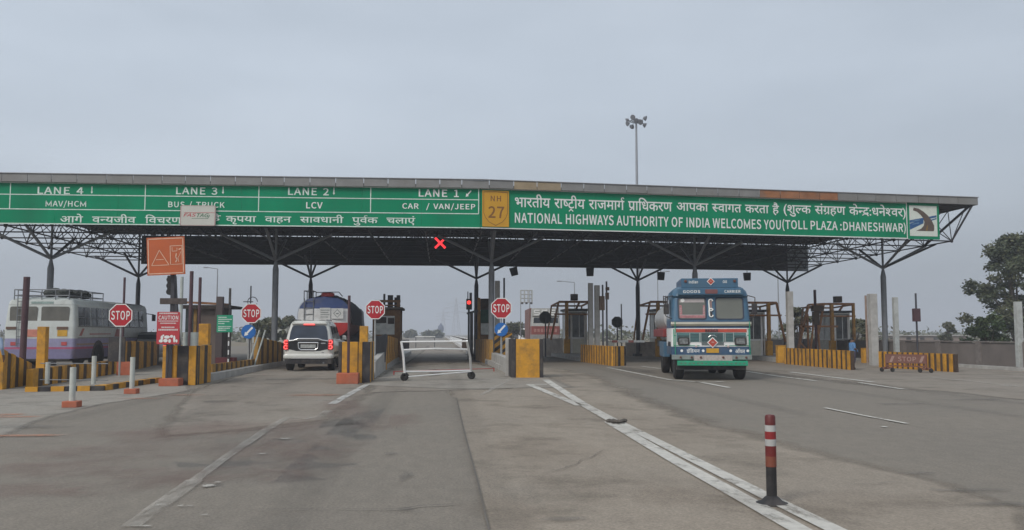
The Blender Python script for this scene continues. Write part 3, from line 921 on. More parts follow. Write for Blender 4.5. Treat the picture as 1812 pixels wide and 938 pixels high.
XL, XR = -20.6, 25.35
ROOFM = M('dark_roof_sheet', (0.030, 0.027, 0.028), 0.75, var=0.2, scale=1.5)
FASC = M('grey_fascia_sheet', (0.215, 0.213, 0.208), 0.5, var=0.10, scale=2, dirt=0.5, dirtcol=(0.17, 0.155, 0.14))
FASCR = M('rusted_fascia_sheet', (0.29, 0.125, 0.055), 0.75, var=0.25, scale=2.5, dirt=0.8, dirtcol=(0.20, 0.15, 0.12))
FASCT = M('tan_fascia_sheet', (0.30, 0.235, 0.15), 0.7, var=0.15, scale=2, dirt=0.5, dirtcol=(0.25, 0.22, 0.19))
canopy = thing('toll_canopy', 'long grey steel toll plaza canopy on branching columns, spanning all lanes', 'canopy', (BENDX, YS + 9, 0))
V0, V1 = -0.12, 18.5
b = MB()
for x0, x1 in ((XL, BENDX), (BENDX, XR)):
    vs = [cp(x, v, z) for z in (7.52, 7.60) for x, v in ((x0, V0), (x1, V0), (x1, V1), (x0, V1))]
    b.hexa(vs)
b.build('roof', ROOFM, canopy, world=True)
b = MB()
x = XL
k = 0
while x < XR - 0.1:
    wd = random.choice((0.92, 1.0, 1.05, 1.15))
    x2 = min(x + wd, XR)
    pxm = pxof(cp((x + x2) / 2, V0, 0))
    m = 1 if 1333 < pxm < 1505 else (2 if 893 < pxm < 975 or (x < -2 and random.random() < 0.04) else 0)
    j = random.uniform(-0.012, 0.012)
    for v, s in ((V0, -1), (V1, 1)):
        b.hexa([cp(x + .012, v, 7.46 + j), cp(x2 - .012, v, 7.46 + j), cp(x2 - .012, v + .05 * s, 7.46 + j), cp(x + .012, v + .05 * s, 7.46 + j),
                cp(x + .012, v, 7.79 + j / 2), cp(x2 - .012, v, 7.79 + j / 2), cp(x2 - .012, v + .05 * s, 7.79 + j / 2), cp(x + .012, v + .05 * s, 7.79 + j / 2)], m)
    x = x2
for xx in (XL, XR):
    s = -0.05 if xx == XL else 0.05
    v = V0
    while v < V1 - 0.1:
        v2 = min(v + 1.0, V1)
        b.hexa([cp(xx, v + .01, 7.46), cp(xx + s, v + .01, 7.46), cp(xx + s, v2 - .01, 7.46), cp(xx, v2 - .01, 7.46),
                cp(xx, v + .01, 7.79), cp(xx + s, v + .01, 7.79), cp(xx + s, v2 - .01, 7.79), cp(xx, v2 - .01, 7.79)])
        v = v2
b.build('fascia', [FASC, FASCR, FASCT], canopy, world=True)
# the capping that closes the fascia's top edge
b = MB()
for x0, x1 in ((XL - .06, BENDX), (BENDX, XR + .06)):
    for v0, v1 in ((V0 - .09, V0 + .05), (V1 - .05, V1 + .09)):
        b.hexa([cp(x, v, z) for z in (7.803, 7.83) for x, v in ((x0, v0), (x1, v0), (x1, v1), (x0, v1))])
b.build('edge_trim', M('pale_coping', (0.30, 0.30, 0.31), 0.5), canopy, world=True)

# ---- columns: front row and rear row, each with its four struts and post
FRONT = [onY(p, 470, YS + 3).x for p in (90, 488, 870)]
FRONT += [12.05, 22.0]
REAR = []
for p in (245, 550, 843, 1128, 1393):
    Y = YS + 15.3
    for _ in range(6):
        X = onY(p, 495, Y).x
        Y = YS + 15.3 + bend(X)
    REAR.append(X)
ZB, ZT, APEX = 5.78, 7.36, 4.62
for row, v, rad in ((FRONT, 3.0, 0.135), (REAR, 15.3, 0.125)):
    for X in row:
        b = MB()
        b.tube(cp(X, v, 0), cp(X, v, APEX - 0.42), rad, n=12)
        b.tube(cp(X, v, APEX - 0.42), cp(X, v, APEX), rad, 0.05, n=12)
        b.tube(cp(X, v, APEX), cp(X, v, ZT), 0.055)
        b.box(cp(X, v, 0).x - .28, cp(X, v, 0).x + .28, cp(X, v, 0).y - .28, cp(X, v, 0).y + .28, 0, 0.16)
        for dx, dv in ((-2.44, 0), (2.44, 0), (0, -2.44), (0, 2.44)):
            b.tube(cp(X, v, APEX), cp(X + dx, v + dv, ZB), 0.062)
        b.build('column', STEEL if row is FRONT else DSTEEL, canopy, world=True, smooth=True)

# ---- the double-layer grid of tubes under the roof
b = MB()
bx = [-20.2 + 2.44 * i for i in range(18)] + [24.35]
bv = [0.56 + 2.457 * i for i in range(8)]
txs = [XL + .25] + [-18.98 + 2.44 * i for i in range(18)] + [XR - .35]
tv = [0.30] + [1.79 + 2.457 * i for i in range(7)] + [18.3]
for X in bx:
    for v, v2 in zip(bv, bv[1:]):
        b.tube(cp(X, v, ZB), cp(X, v2, ZB), 0.033, n=6)
for v in bv:
    for X, X2 in zip(bx, bx[1:]):
        b.tube(cp(X, v, ZB), cp(X2, v, ZB), 0.033, n=6)
for v in tv:
    for X, X2 in zip(txs, txs[1:]):
        b.tube(cp(X, v, ZT + .05), cp(X2, v, ZT + .05), 0.034, n=6)
for X in txs:
    for v, v2 in zip(tv, tv[1:]):
        b.tube(cp(X, v, ZT + .05), cp(X, v2, ZT + .05), 0.034, n=6)
for i, X in enumerate(bx):
    for j, v in enumerate(bv):
        for X2 in (txs[i], txs[min(i + 1, len(txs) - 1)]):
            for v2 in (tv[j], tv[j + 1]):
                b.tube(cp(X, v, ZB), cp(X2, v2, ZT + .05), 0.022, n=5)
        b.ball(cp(X, v, ZB), 0.085, 6, 4)
for v_, a_ in ((3.0, .06), (0.56, .05), (5.5, .04)):
    b.tube(cp(24.35, v_, ZB), cp(XR - .25, v_ - 2.9 if v_ > 1 else -.1, 7.44), a_, n=6)
b.tube(cp(22.0, 3.0, APEX), cp(24.4, 2.0, ZB), .055, n=6)
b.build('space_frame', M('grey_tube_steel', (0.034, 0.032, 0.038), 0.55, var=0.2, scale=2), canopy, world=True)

# ---- sign boards on the front edge
GREEN = M('green_sign_sheet', (0.001, 0.225, 0.108), 0.7, var=0.12, scale=0.7, dirt=0.45, dirtcol=(0.012, 0.155, 0.08), spec=0.12, stretch=(1, 1, .22))  # broad green mottling puts the panels' uneven sheen into the colour
ZS0, ZS1 = board(850, 404)[1], board(850, 332.5)[1]
XSPLIT = board(850, 370)[0]
XLOGO = board(1606, 390)[0]
XEND = board(1662, 390)[0]
BOFF = Vector((0, -0.012, 0))


def slab(b, x0, x1, v0, v1, z0, z1, m=0):
    b.hexa([cp(x, v, z) for z in (z0, z1) for x, v in ((x0, v0), (x1, v0), (x1, v1), (x0, v1))], m)


def panels(b, x0, x1):
    """the sheet panels a long board is made of, butted with hairline seams and never quite flush"""
    n = max(1, round((x1 - x0) / 2.45))
    for i in range(n):
        a, c = x0 + (x1 - x0) * i / n, x0 + (x1 - x0) * (i + 1) / n
        j = random.uniform(0.0, .005)
        slab(b, a + .004, c - .004, j, 0.07, ZS0, ZS1)


def line_h(b, x0, x1, z, wd, m=0):
    slab(b, x0, x1, -0.008, 0.0, z - wd / 2, z + wd / 2, m)


def line_v(b, X, z0, z1, wd, m=0):
    slab(b, X - wd / 2, X + wd / 2, -0.006, 0.0, z0, z1, m)


def sign_text(name, vf, px0, px1, ytop, ybot, mat, parent, slant=0.0):
    x0, z1 = board(px0, ytop)
    x1, _ = board(px1, ytop)
    z0 = board(px0, ybot)[1]
    P0, P1 = cp(x0, -0.010, z0), cp(x1, -0.010, z0)
    return put_text(name, vf, P0, P1 - P0, (0, 0, z1 - z0), mat, parent)


lane = thing('lane_sign_board', 'long green overhead board listing lanes 1 to 4 with a Hindi line below', 'road sign', cp(-9, 0, ZS0))
b = MB()
panels(b, XL + .1, XSPLIT - 0.01)
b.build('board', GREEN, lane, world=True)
b = MB()
zr1 = board(660, 351.5)[1]
zr2 = board(660, 376.5)[1]
xr = board(847, 345)[0]
for z in (ZS0 + .02, ZS1 - .03):
    line_h(b, XL + .1, XSPLIT - .02, z, 0.04)
line_h(b, XL + .1, xr, zr1, 0.035)
line_h(b, XL + .1, xr, zr2, 0.035)
for px in (18, 257, 458, 656, 847):
    line_v(b, board(px, 345)[0], zr2, ZS1 - .02, 0.035)
b.build('border_lines', LETD, lane, world=True)
for s, x0, x1, y0, y1, mt in (('LANE 4', 67, 148, 330.5, 343, LETD), ('LANE 3', 312, 385, 331, 344, LETD), ('LANE 2', 510, 582, 332, 345, LETD), ('LANE 1', 741, 812, 335, 348, LET),
                              ('MAV/HCM', 81, 153, 354.5, 367.5, LETD), ('BUS / TRUCK', 298, 398, 356, 369, LETD), ('LCV', 542, 571, 357.5, 369, LET), ('CAR  / VAN/JEEP', 712, 841, 359, 371.5, LET)):
    sign_text('lettering', latin(s, 0.05, 0.3), x0, x1, y0, y1, mt, lane)
# the middle of this line is behind the white board, so it is set as two runs
sign_text('lettering', deva(["आगे", "  ", "व", ('half', 'न'), "यजीव", "  ", "िवचरण"]), 107, 322, 378, 394, LETD, lane)
sign_text('lettering', deva(["है"]), 372, 391, 377, 393, LETD, lane)
sign_text('lettering', deva(["कृपया", "  ", "वाहन", "  ", "सावधानी", "  ", "पु", ('reph', 'व'), "क", "  ", "चलाएं"]), 400, 735, 378, 397, LETD, lane)


def arrow2(x0, y0, x1, y1, wd, head):
    """an arrow as 2D verts, faces"""
    L = math.hypot(x1 - x0, y1 - y0)
    ux, uy = (x1 - x0) / L, (y1 - y0) / L
    nx, ny = -uy, ux
    bx_, by_ = x1 - ux * head, y1 - uy * head
    return ([(x0 + nx * wd / 2, y0 + ny * wd / 2), (x0 - nx * wd / 2, y0 - ny * wd / 2), (bx_ - nx * wd / 2, by_ - ny * wd / 2), (bx_ + nx * wd / 2, by_ + ny * wd / 2),
             (bx_ + nx * head * .62, by_ + ny * head * .62), (bx_ - nx * head * .62, by_ - ny * head * .62), (x1, y1)], [(0, 1, 2, 3), (4, 5, 6)])


for px, y0, y1 in ((163, 330, 343), (395, 330.5, 343.5), (591, 332, 345)):
    sign_text('arrow_mark', arrow2(0, 1, 0, 0, 0.14, 0.28), px - 2.2, px + 2.2, y0, y1, LETD, lane)
sign_text('arrow_mark', arrow2(1, 1, 0, 0, 0.2, 0.5), 824, 834.5, 336.5, 348.5, LET, lane)

wel = thing('welcome_sign_board', 'long green overhead board with white Hindi and English welcome lettering', 'road sign', cp(10, 0, ZS0))
b = MB()
panels(b, XSPLIT, XLOGO - 0.01)
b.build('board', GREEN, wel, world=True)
b = MB()
for z in (ZS0 + .02, ZS1 - .03):
    line_h(b, XSPLIT + .01, XLOGO - .01, z, 0.04)
line_v(b, XLOGO - .04, ZS0 + .04, ZS1 - .04, 0.04)
b.build('border_lines', LET, wel, world=True)
sign_text('lettering', latin('NATIONAL HIGHWAYS AUTHORITY OF INDIA WELCOMES YOU', 0.03, 0.2), 911, 1381, 376, 394.5, LET, wel)
sign_text('lettering', latin('(TOLL PLAZA :DHANESHWAR)', 0.03, 0.16), 1384, 1602, 387.5, 409, LET, wel)
sign_text('lettering', deva(["भारतीय", " ", "रा", ('half', 'ष'), ('tra', 'ट'), "ीय", " ", "राजमा", ('reph', 'ग'), " ", ('ra', 'प'), "ािधकरण"]), 911, 1189, 342.5, 372, LET, wel)
sign_text('lettering', deva(["आपका", " ", ('half', 'स'), "वागत", " ", "करता", " ", "है"]), 1197, 1378, 352.5, 376, LET, wel)
sign_text('lettering', deva(["(शु", ('half', 'ल'), "क", " ", "सं", ('ra', 'ग'), "हण", " ", "के", ('half', 'न'), ('ra', 'द'), ":धने", ('half', 'श'), "वर)"]), 1386, 1602, 356.5, 383, LET, wel)

nh = thing('route_marker', 'yellow national highway 27 shield plate in the middle of the green boards', 'road sign', cp(board(877, 400)[0], -0.02, ZS0 + .05))
x0, z1 = board(853.5, 337)
x1, z0 = board(900.5, 402)
z1 = board(877, 337.5)[1]
z0 = board(877, 401.5)[1]
b = MB()
slab(b, x0, x1, -0.045, -0.012, z0, z1)
b.build('plate', M('amber_sign_sheet', (0.55, 0.29, 0.018), 0.5, var=0.06, scale=2), nh, world=True)
brown = M('brown_sign_ink', (0.20, 0.085, 0.02), 0.6)
P0 = cp(x0, -0.049, z0)
U = cp(x1, -0.049, z0) - P0
V = Vector((0, 0, z1 - z0))
sh = [(0.055, 0.95), (0.5, 0.965), (0.945, 0.95), (0.945, 0.38), (0.88, 0.25), (0.75, 0.13), (0.5, 0.035), (0.25, 0.13), (0.12, 0.25), (0.055, 0.38), (0.055, 0.95)]
b = MB()
flat_shape(b, P0, U, V, *stroke2(sh, 0.018))
b.build('shield_outline', brown, nh, world=True, recalc=False)
put_text('lettering', latin('N H', 0.02, 0.06), P0 + U * .31 + V * .70, U * .39, V * .155, brown, nh)
put_text('lettering', latin('27'), P0 + U * .22 + V * .24, U * .60, V * .325, brown, nh)

lg = thing('logo_board', 'square white logo plate with a brown curving road, at the right end of the boards', 'sign', cp((XLOGO + XEND) / 2, 0, ZS0))
b = MB()
slab(b, XLOGO, XEND, 0.0, 0.07, ZS0, ZS1)
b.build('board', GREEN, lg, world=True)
x0, x1, z0, z1 = XLOGO + .10, XEND - .12, ZS0 + .14, ZS1 - .14
b = MB()
slab(b, x0, x1, -0.012, 0.0, z0, z1)
b.build('plate', M('pale_logo_plate', (0.62, 0.66, 0.60), 0.5, var=0.05), lg, world=True)
P0 = cp(x0, -0.015, z0)
U = cp(x1, -0.015, z0) - P0
V = Vector((0, 0, z1 - z0))
b = MB()
flat_shape(b, P0, U, V, [(0, .20), (0, .40), (.5, .56), (.5, .42), ], [(0, 1, 2, 3)])
flat_shape(b, P0, U, V, [(0, .42), (0, .51), (.98, .70), (.98, .63)], [(0, 1, 2, 3)])
flat_shape(b, P0, U, V, [(.75, .50), (.75, .545), (.98, .61), (.98, .57)], [(0, 1, 2, 3)])
b.build('blue_bands', M('logo_blue', (0.02, 0.09, 0.24), 0.5), lg, world=True, recalc=False)
b = MB()
vs = [(.13, .84), (.16, .93), (.27, .80), (.34, .90), (.40, .70), (.52, .80), (.50, .58), (.68, .67), (.53, .46), (.80, .52), (.50, .34), (.88, .36), (.40, .24), (.88, .24), (.22, .17), (.86, .17)]
flat_shape(b, P0, U, V, vs, [(2 * i, 2 * i + 1, 2 * i + 3, 2 * i + 2) for i in range(7)], off=(0, -0.004, 0))
b.build('road_emblem', M('logo_brown', (0.105, 0.075, 0.062), 0.6), lg, world=True, recalc=False)
b = MB()
flat_shape(b, P0, U, V, [(.565, .18), (.625, .18), (.66, .36), (.62, .36)], [(0, 1, 2, 3)], off=(0, -0.008, 0))
b.build('centre_stripe', M('logo_ochre', (0.22, 0.13, 0.04), 0.6), lg, world=True, recalc=False)
b = MB()
for x, y, ww in ((.07, .46, .30), (.10, .365, .24)):
    for k in range(7):
        xx = x + ww * k / 7
        flat_shape(b, P0, U, V, [(xx, y + .2 * (xx - x)), (xx + ww / 11, y + .2 * (xx + ww / 11 - x)), (xx + ww / 11, y + .035 + .2 * (xx + ww / 11 - x)), (xx, y + .035 + .2 * (xx - x))], [(0, 1, 2, 3)], off=(0, -0.006, 0))
b.build('lettering', M('logo_letter_blue', (0.17, 0.30, 0.45), 0.5), lg, world=True, recalc=False)

# ---- the white electronic-toll board fixed over the lane board
ft = thing('toll_tag_board', 'small white board with a red and green toll tag logo, over the lane 3 text', 'sign', cp(board(350, 399)[0], -0.1, board(350, 399)[1]))
x0, x1 = board(319, 380, -0.1)[0], board(381.5, 380, -0.1)[0]
z0, z1 = board(350, 399.5, -0.1)[1], board(350, 363.5, -0.1)[1]
b = MB()
b.prism([cp(x0 + p, -0.06, z0 + q) for p, q in rrect(0, x1 - x0, 0, z1 - z0, 0.08)], (0, -0.045, 0))
b.build('board', M('pale_grey_sheet', (0.52, 0.52, 0.47), 0.5, var=0.05, scale=2), ft, world=True)
P0 = cp(x0, -0.109, z0)
U = cp(x1, -0.109, z0) - P0
V = Vector((0, 0, z1 - z0))
pr, pg = M('logo_red', (0.45, 0.06, 0.07), 0.5), M('logo_green', (0.05, 0.16, 0.08), 0.5)
b = MB()
flat_shape(b, P0, U, V, *stroke2([(x, y) for x, y in ((.015, .02), (.985, .02), (.985, .98), (.015, .98), (.015, .02))], 0.022))
b.build('border_lines', M('pale_red_border', (0.42, 0.25, 0.25), 0.5), ft, world=True, recalc=False)


def italic(vf, k=0.28):
    return [(x + k * y, y) for x, y in vf[0]], vf[1]


put_text('lettering', italic(latin('FAS', 0.01)), P0 + U * .09 + V * .44, U * .36, V * .17, pr, ft)
put_text('lettering', italic(latin('TAG', 0.01)), P0 + U * .47 + V * .42, U * .34, V * .19, pg, ft)
b = MB()
flat_shape(b, P0, U, V, *stroke2([(.12, .64), (.96, .645)], 0.022))
b.build('red_line', pr, ft, world=True, recalc=False)
b = MB()
flat_shape(b, P0, U, V, *stroke2([(.33, .36), (.78, .36), (.83, .52)], 0.02))
b.build('green_line', pg, ft, world=True, recalc=False)

# ---- the sign of the opposite direction, seen from behind under the rear edge
VR = 18.0


def rear(px, py):
    return board(px, py, VR)


xa, xb = rear(250, 450)[0], rear(1430, 460)[0]
zr0, zr1 = rear(850, 471)[1], rear(850, 422)[1]
rs = thing('sign_board_back', 'dark back of the long sign board hung on the far edge of the canopy', 'road sign', cp(2, VR, zr0))
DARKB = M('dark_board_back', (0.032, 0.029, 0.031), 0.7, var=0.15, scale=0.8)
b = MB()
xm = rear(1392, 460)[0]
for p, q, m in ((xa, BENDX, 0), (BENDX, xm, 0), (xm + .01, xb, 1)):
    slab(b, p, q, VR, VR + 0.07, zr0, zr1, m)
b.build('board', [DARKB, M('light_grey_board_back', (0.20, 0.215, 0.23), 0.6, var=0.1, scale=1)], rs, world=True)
b = MB()
x = xa + 0.3
while x < xb - .1:
    slab(b, x, x + .03, VR - .02, VR - .003, zr0 + .02, zr1 + 0.12)
    x += 1.22
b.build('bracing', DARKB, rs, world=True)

# ---- lane signals hung from the canopy
X, z = onY(779, 430, 42.0).x, onY(779, 430, 42.0).z
t = thing('lane_signal', 'small black overhead signal showing a red cross above lane 1', 'traffic signal', (X, 42.0, z))
b = MB()
b.box(-.27, .27, 0.0, .12, -.27, .27)
b.box(-.29, .29, -.06, -.001, .272, .29)
b.tube((-.15, .06, .27), (-.15, .06, 7.4 - z), .018)
b.tube((.15, .06, .27), (.15, .06, 7.4 - z), .018)
b.build('housing', M('signal_black', (0.015, 0.015, 0.016), 0.5), t)
b = MB()
vs, fs = stroke2([(-.22, -.22), (.22, .22)], .10)
b.add([(x, -.006, y) for x, y in vs], fs)
vs, fs = stroke2([(-.22, .22), (-.055, .055)], .10)
b.add([(x, -.006, y) for x, y in vs], fs)
vs, fs = stroke2([(.055, -.055), (.22, -.22)], .10)
b.add([(x, -.006, y) for x, y in vs], fs)
b.build('cross_light', M('lit_red_cross', (1.0, 0.04, 0.05), 0.4, emit=1.3, var=0.05), t, recalc=False)
for k, (px, py, tilt, wh) in enumerate(((909, 481, -14, 'tilted dark square signal box hanging crooked, just right of the stop sign column'), (1043, 482, 0, 'dark square signal box hanging above the toll booth with twin grey posts'),
                                        (1168, 489, 3, 'dark square signal box hanging just left of the truck cab'), (1320, 490, -2, 'dark square signal box hanging just right of the truck cab'))):
    X, z = rear(px, py)
    p = cp(X, VR - 0.3, z)
    t = thing('lane_signal', wh, 'traffic signal', p, 0, 'unlit lane signals under the far sign')
    b = MB()
    b.hexa([(-.21, 0, -.26), (.21, 0, -.26), (.21, .16, -.26), (-.21, .16, -.26), (-.25, 0, .26), (.25, 0, .26), (.25, .16, .26), (-.25, .16, .26)])
    b.xf(Matrix.Rotation(R(tilt), 4, 'Y'))
    b.build('housing', M('signal_black', (0.015, 0.015, 0.016), 0.5), t, bevel=0.01)
    b = MB()
    b.tube((0, .08, .25), (0, .08, zr0 - z + .1), .02)
    b.build('hanger', DSTEEL, t)
# ================================================================== ISLANDS, BARRIERS, POSTS AND SIGNS
def barrier(name, label, p, q, h0, h1, n, th=0.14, ya=YEL, ba=BRN, yf=0.5, group='striped crash barriers of the toll islands', depth=None, cat='barrier'):
    """an upright wall of alternating yellow and black boards from ground point p to q"""
    p, q = Vector((p[0], p[1], 0)), Vector((q[0], q[1], 0))
    d = q - p
    L = d.length
    d.normalize()
    nrm = Vector((-d.y, d.x, 0))
    if nrm.dot(-(p + q) / 2) > 0:            # thickness goes away from the camera
        nrm = -nrm
    o = thing(name, label, cat, (p + q) / 2, 0, group)
    by, bb = MB(), MB()
    x = 0.0
    for i in range(n):
        for k, fr in ((0, yf), (1, 1 - yf)):
            wd = L / n * fr * random.uniform(.93, 1.07)
            x2 = min(L, x + wd)
            if i == n - 1 and k == 1:
                x2 = L
            ha = h0 + (h1 - h0) * (x / L)
            hb = h0 + (h1 - h0) * (x2 / L)
            pr = 0.02 if k == 0 else 0.0
            a, c = p + d * (x + .004), p + d * (x2 - .004)
            f = -nrm * pr
            (by if k == 0 else bb).hexa([a + f, c + f, c + nrm * th, a + nrm * th] + [a + f + Vector((0, 0, ha + (0.012 if k == 0 else 0))), c + f + Vector((0, 0, hb + (0.012 if k == 0 else 0))), c + nrm * th + Vector((0, 0, hb)), a + nrm * th + Vector((0, 0, ha))])
            x = x2
    by.build('yellow_stripes', ya, o, world=True)
    bb.build('black_stripes', ba, o, world=True)
    return o


def bullnose(label, x0, x1, y0, y1, h, fronts, left, right, group='striped front blocks of the toll islands', topm=None):
    """the box at the head of an island; fronts: [(fraction, material index)] over the front face"""
    o = thing('island_block', label, 'barrier', ((x0 + x1) / 2, (y0 + y1) / 2, 0), 0, group)
    bs = [MB(), MB()]
    x = x0
    for fr, m in fronts:
        x2 = x + (x1 - x0) * fr
        bs[m].box(x + .002, x2 - .002, y0, y0 + .06, 0, h)
        x = x2
    for xs, pat, s in ((x0, left, 1), (x1, right, -1)):
        y = y0 + .064
        for fr, m in pat:
            y2 = y + (y1 - y0 - .064) * fr
            bs[m].box(min(xs, xs + s * .06), max(xs, xs + s * .06), y + .002, y2 - .002, 0, h)
            y = y2
    bs[0].build('yellow_stripes', YEL, o, world=True, bevel=.008)
    bs[1].build('black_stripes', BLK, o, world=True, bevel=.008)
    b = MB()
    b.box(x0 + .063, x1 - .063, y0 + .063, y1, 0, h - .06)
    b.build('fill', topm or GREY, o, world=True)
    return o


def post(name, label, cat, p, w_, h, mat, d_=None, round_=True, group=None, base=None, lean=0.0, cap=None):
    o = thing(name, label, cat, (p[0], p[1], 0), 0, group)
    b = MB()
    if round_:
        b.tube((0, 0, 0), (lean, 0, h), w_ / 2, n=12)
    else:
        b.beam((0, 0, 0), (lean, 0, h), w_, d_ or w_)
    b.build('shaft', mat, o, smooth=round_, bevel=0 if round_ else 0.012)
    if base:
        bw, bd, bh, bm = base
        b = MB()
        b.box(-bw / 2, bw / 2, -bd / 2, bd / 2, 0, bh)
        b.build('base', bm, o, bevel=.015)
    if cap:
        b = MB()
        b.box(lean - cap[0] / 2, lean + cap[0] / 2, -cap[0] / 2, cap[0] / 2, h, h + cap[1])
        b.build('cap', cap[2], o)
    return o


ORANGE = M('orange_sign_sheet', (0.47, 0.105, 0.03), 0.5, var=0.06, scale=2)
OBLOCK = M('orange_red_block', (0.40, 0.11, 0.055), 0.75, var=0.15, scale=6, dirt=0.5, dirtcol=(0.24, 0.12, 0.09))
BLUE = M('blue_sign_sheet', (0.012, 0.13, 0.42), 0.45, var=0.06, scale=3)
OCT = [(math.cos(R(22.5 + 45 * i)), math.sin(R(22.5 + 45 * i))) for i in range(8)]


def stop_sign(label, px, py, rpx, dist, yaw=0.0, blue=None, base_z=0.0):
    p = A(px, py, dist)
    r = rpx / F * dist * 1.06
    o = thing('stop_sign', label, 'stop sign', (p.x, p.y, base_z), yaw, 'red octagonal stop signs at the lane entrances')
    z = p.z - base_z
    b = MB()
    b.prism([(x * r, -.03, z + y * r) for x, y in OCT], (0, .02, 0))
    b.build('plate', REDP, o)
    b = MB()
    for i in range(8):
        (xa_, ya_), (xb_, yb_) = OCT[i], OCT[(i + 1) % 8]
        b.add([(xa_ * r, -.034, z + ya_ * r), (xb_ * r, -.034, z + yb_ * r), (xb_ * r * .92, -.034, z + yb_ * r * .92), (xa_ * r * .92, -.034, z + ya_ * r * .92)], [(0, 1, 2, 3)])
    b.build('border', LET, o, recalc=False)
    W_ = WORLD[o]
    vs, fs = latin('STOP', 0.06)
    x0, x1 = min(v[0] for v in vs), max(v[0] for v in vs)
    y0, y1 = min(v[1] for v in vs), max(v[1] for v in vs)
    b = MB()
    b.add([((x - (x0 + x1) / 2) / (x1 - x0) * 1.48 * r, -.036, z + ((y - (y0 + y1) / 2) / (y1 - y0)) * .74 * r) for x, y in vs], fs)
    b.build('lettering', LET, o, recalc=False)
    b = MB()
    b.tube((0, .03, 0), (0, .03, z + r * .8), .032, n=8)
    b.build('pole', M('grey_pole_paint', (0.30, 0.31, 0.31), 0.5, dirt=.3), o, smooth=True)
    return o


def keep_sign(label, px, py, rpx, dist, zb=0.0, pole=True):
    p = A(px, py, dist)
    r = rpx / F * dist
    o = thing('direction_disc', label, 'road sign', (p.x, p.y, zb), 0, 'round blue keep left signs')
    z = p.z - zb
    b = MB()
    b.lathe([(r, -.03), (r, -.012)], (0, 0, z), 28, 'y')
    b.build('disc', BLUE, o)
    vs, fs = arrow2(.55, .62, -.58, -.60, .27, .52)
    b = MB()
    b.add([(x * r, -.034, z + y * r) for x, y in vs], fs)
    b.build('arrow', LET, o, recalc=False)
    b = MB()
    b.tube((0, .03, 0), (0, .03, z + r * .6), .03, n=8)
    b.build('pole', M('grey_pole_paint', (0.30, 0.31, 0.31), 0.5, dirt=.3), o, smooth=True)
    return o


def raised(name, pts, z, mat, label, cat='traffic island'):
    b = MB()
    b.prism([(p[0], p[1], -.02) for p in pts], (0, 0, z + .02))
    o = b.build(name, mat, origin=(pts[0][0], pts[0][1], 0))
    return struct(o)


# ---------------- island between lane 1 and the truck's lane
pA, pB = G(905, 669), G(962, 669)
i1d = (pA.y + pB.y) / 2
bullnose('yellow fronted island block with black edges below the tallest grey columns, right of lane 1', pA.x, pB.x, i1d, i1d + 1.3, zat(pA, 600), [(.14, 1), (.74, 0), (.12, 1)], [(1, 1)], [(.3, 0), (.35, 1), (.35, 0)])
raised('traffic_island', [(pA.x + .1, i1d + 1.2), (pB.x - .1, i1d + 1.2), (pB.x + .1, 62), (1.75, 62)], 0.2, GREY, '')
w0, w1 = G(903, 666), G(868, 644)
b = MB()
b.hexa([(w0.x, w0.y, 0), (w0.x + .25, w0.y, 0), (w1.x + .25, w1.y, 0), (w1.x, w1.y, 0), (w0.x, w0.y, .55), (w0.x + .25, w0.y, .55), (w1.x + .25, w1.y, .52), (w1.x, w1.y, .52)])
tag(b.build('concrete_kerb_wall', GREY, origin=w0, bevel=.02), 'low grey concrete wall beside the red traffic light, running back from the yellow fronted block', 'wall')
b0, b1 = G(867, 645), G(841, 637)
barrier('striped_barrier', 'dull brown board barrier under the red traffic light at lane 1', b0, b1, zat(b0, 600) * 0.98, zat(b0, 600) * 0.95, 7, ya=YELD, ba=M('dull_brown_board', (0.20, 0.115, 0.05), 0.7), yf=.6)
# the slanted black and yellow hazard boards
for (xa_, xb_, lab) in ((872, 888, 'slanted black and yellow hazard board, the left one under the blue arrow disc'), (889, 906, 'slanted black and yellow hazard board, the right one under the blue arrow disc')):
    dd = 40.5
    P0 = A(xa_, 640, dd)
    P1 = A(xb_, 640, dd)
    z1 = zat(P0, 589)
    o = thing('hazard_board', lab, 'hazard board', (P0.x, P0.y, 0), 0)
    wd = P1.x - P0.x
    b = MB()
    b.box(0, wd, 0, .03, .3, z1)
    b.build('plate', YEL, o)
    b = MB()
    z = .1
    while z < z1:
        pl = [(0, z), (wd, z + wd * .75), (wd, z + wd * .75 + .17), (0, z + .17)]
        pl = [(x, min(max(y, .3), z1)) for x, y in pl]
        b.poly([(x, -.004, y) for x, y in pl])
        z += .36
    b.build('slanted_bands', BLK, o, recalc=False)
    b = MB()
    b.tube((wd / 2, .06, 0), (wd / 2, .06, z1), .025)
    b.build('pole', STEEL, o)
pq = AG(899, 28.6)
post('concrete_post', 'pale square concrete post right behind the left edge of the yellow fronted block', 'post', pq, .16, zat(pq, 598), GREY, round_=False)
stop_sign('stop sign between the thick grey column and the yellow fronted block', 887, 545.5, 18.5, 36)
keep_sign('blue arrow disc in front of the slanted hazard boards', 887, 583, 12, 35.8)
q = AG(880, 43)
post('concrete_post', 'tall pale square concrete post just behind the thick grey column by the stop sign', 'post', q, .24, zat(q, 497), GREY, round_=False, group='grey square concrete posts')
q = AG(892, 44)
post('guide_post', 'thin dark pole right of the concrete post above the stop sign', 'pole', q, .09, zat(q, 492), DSTEEL)

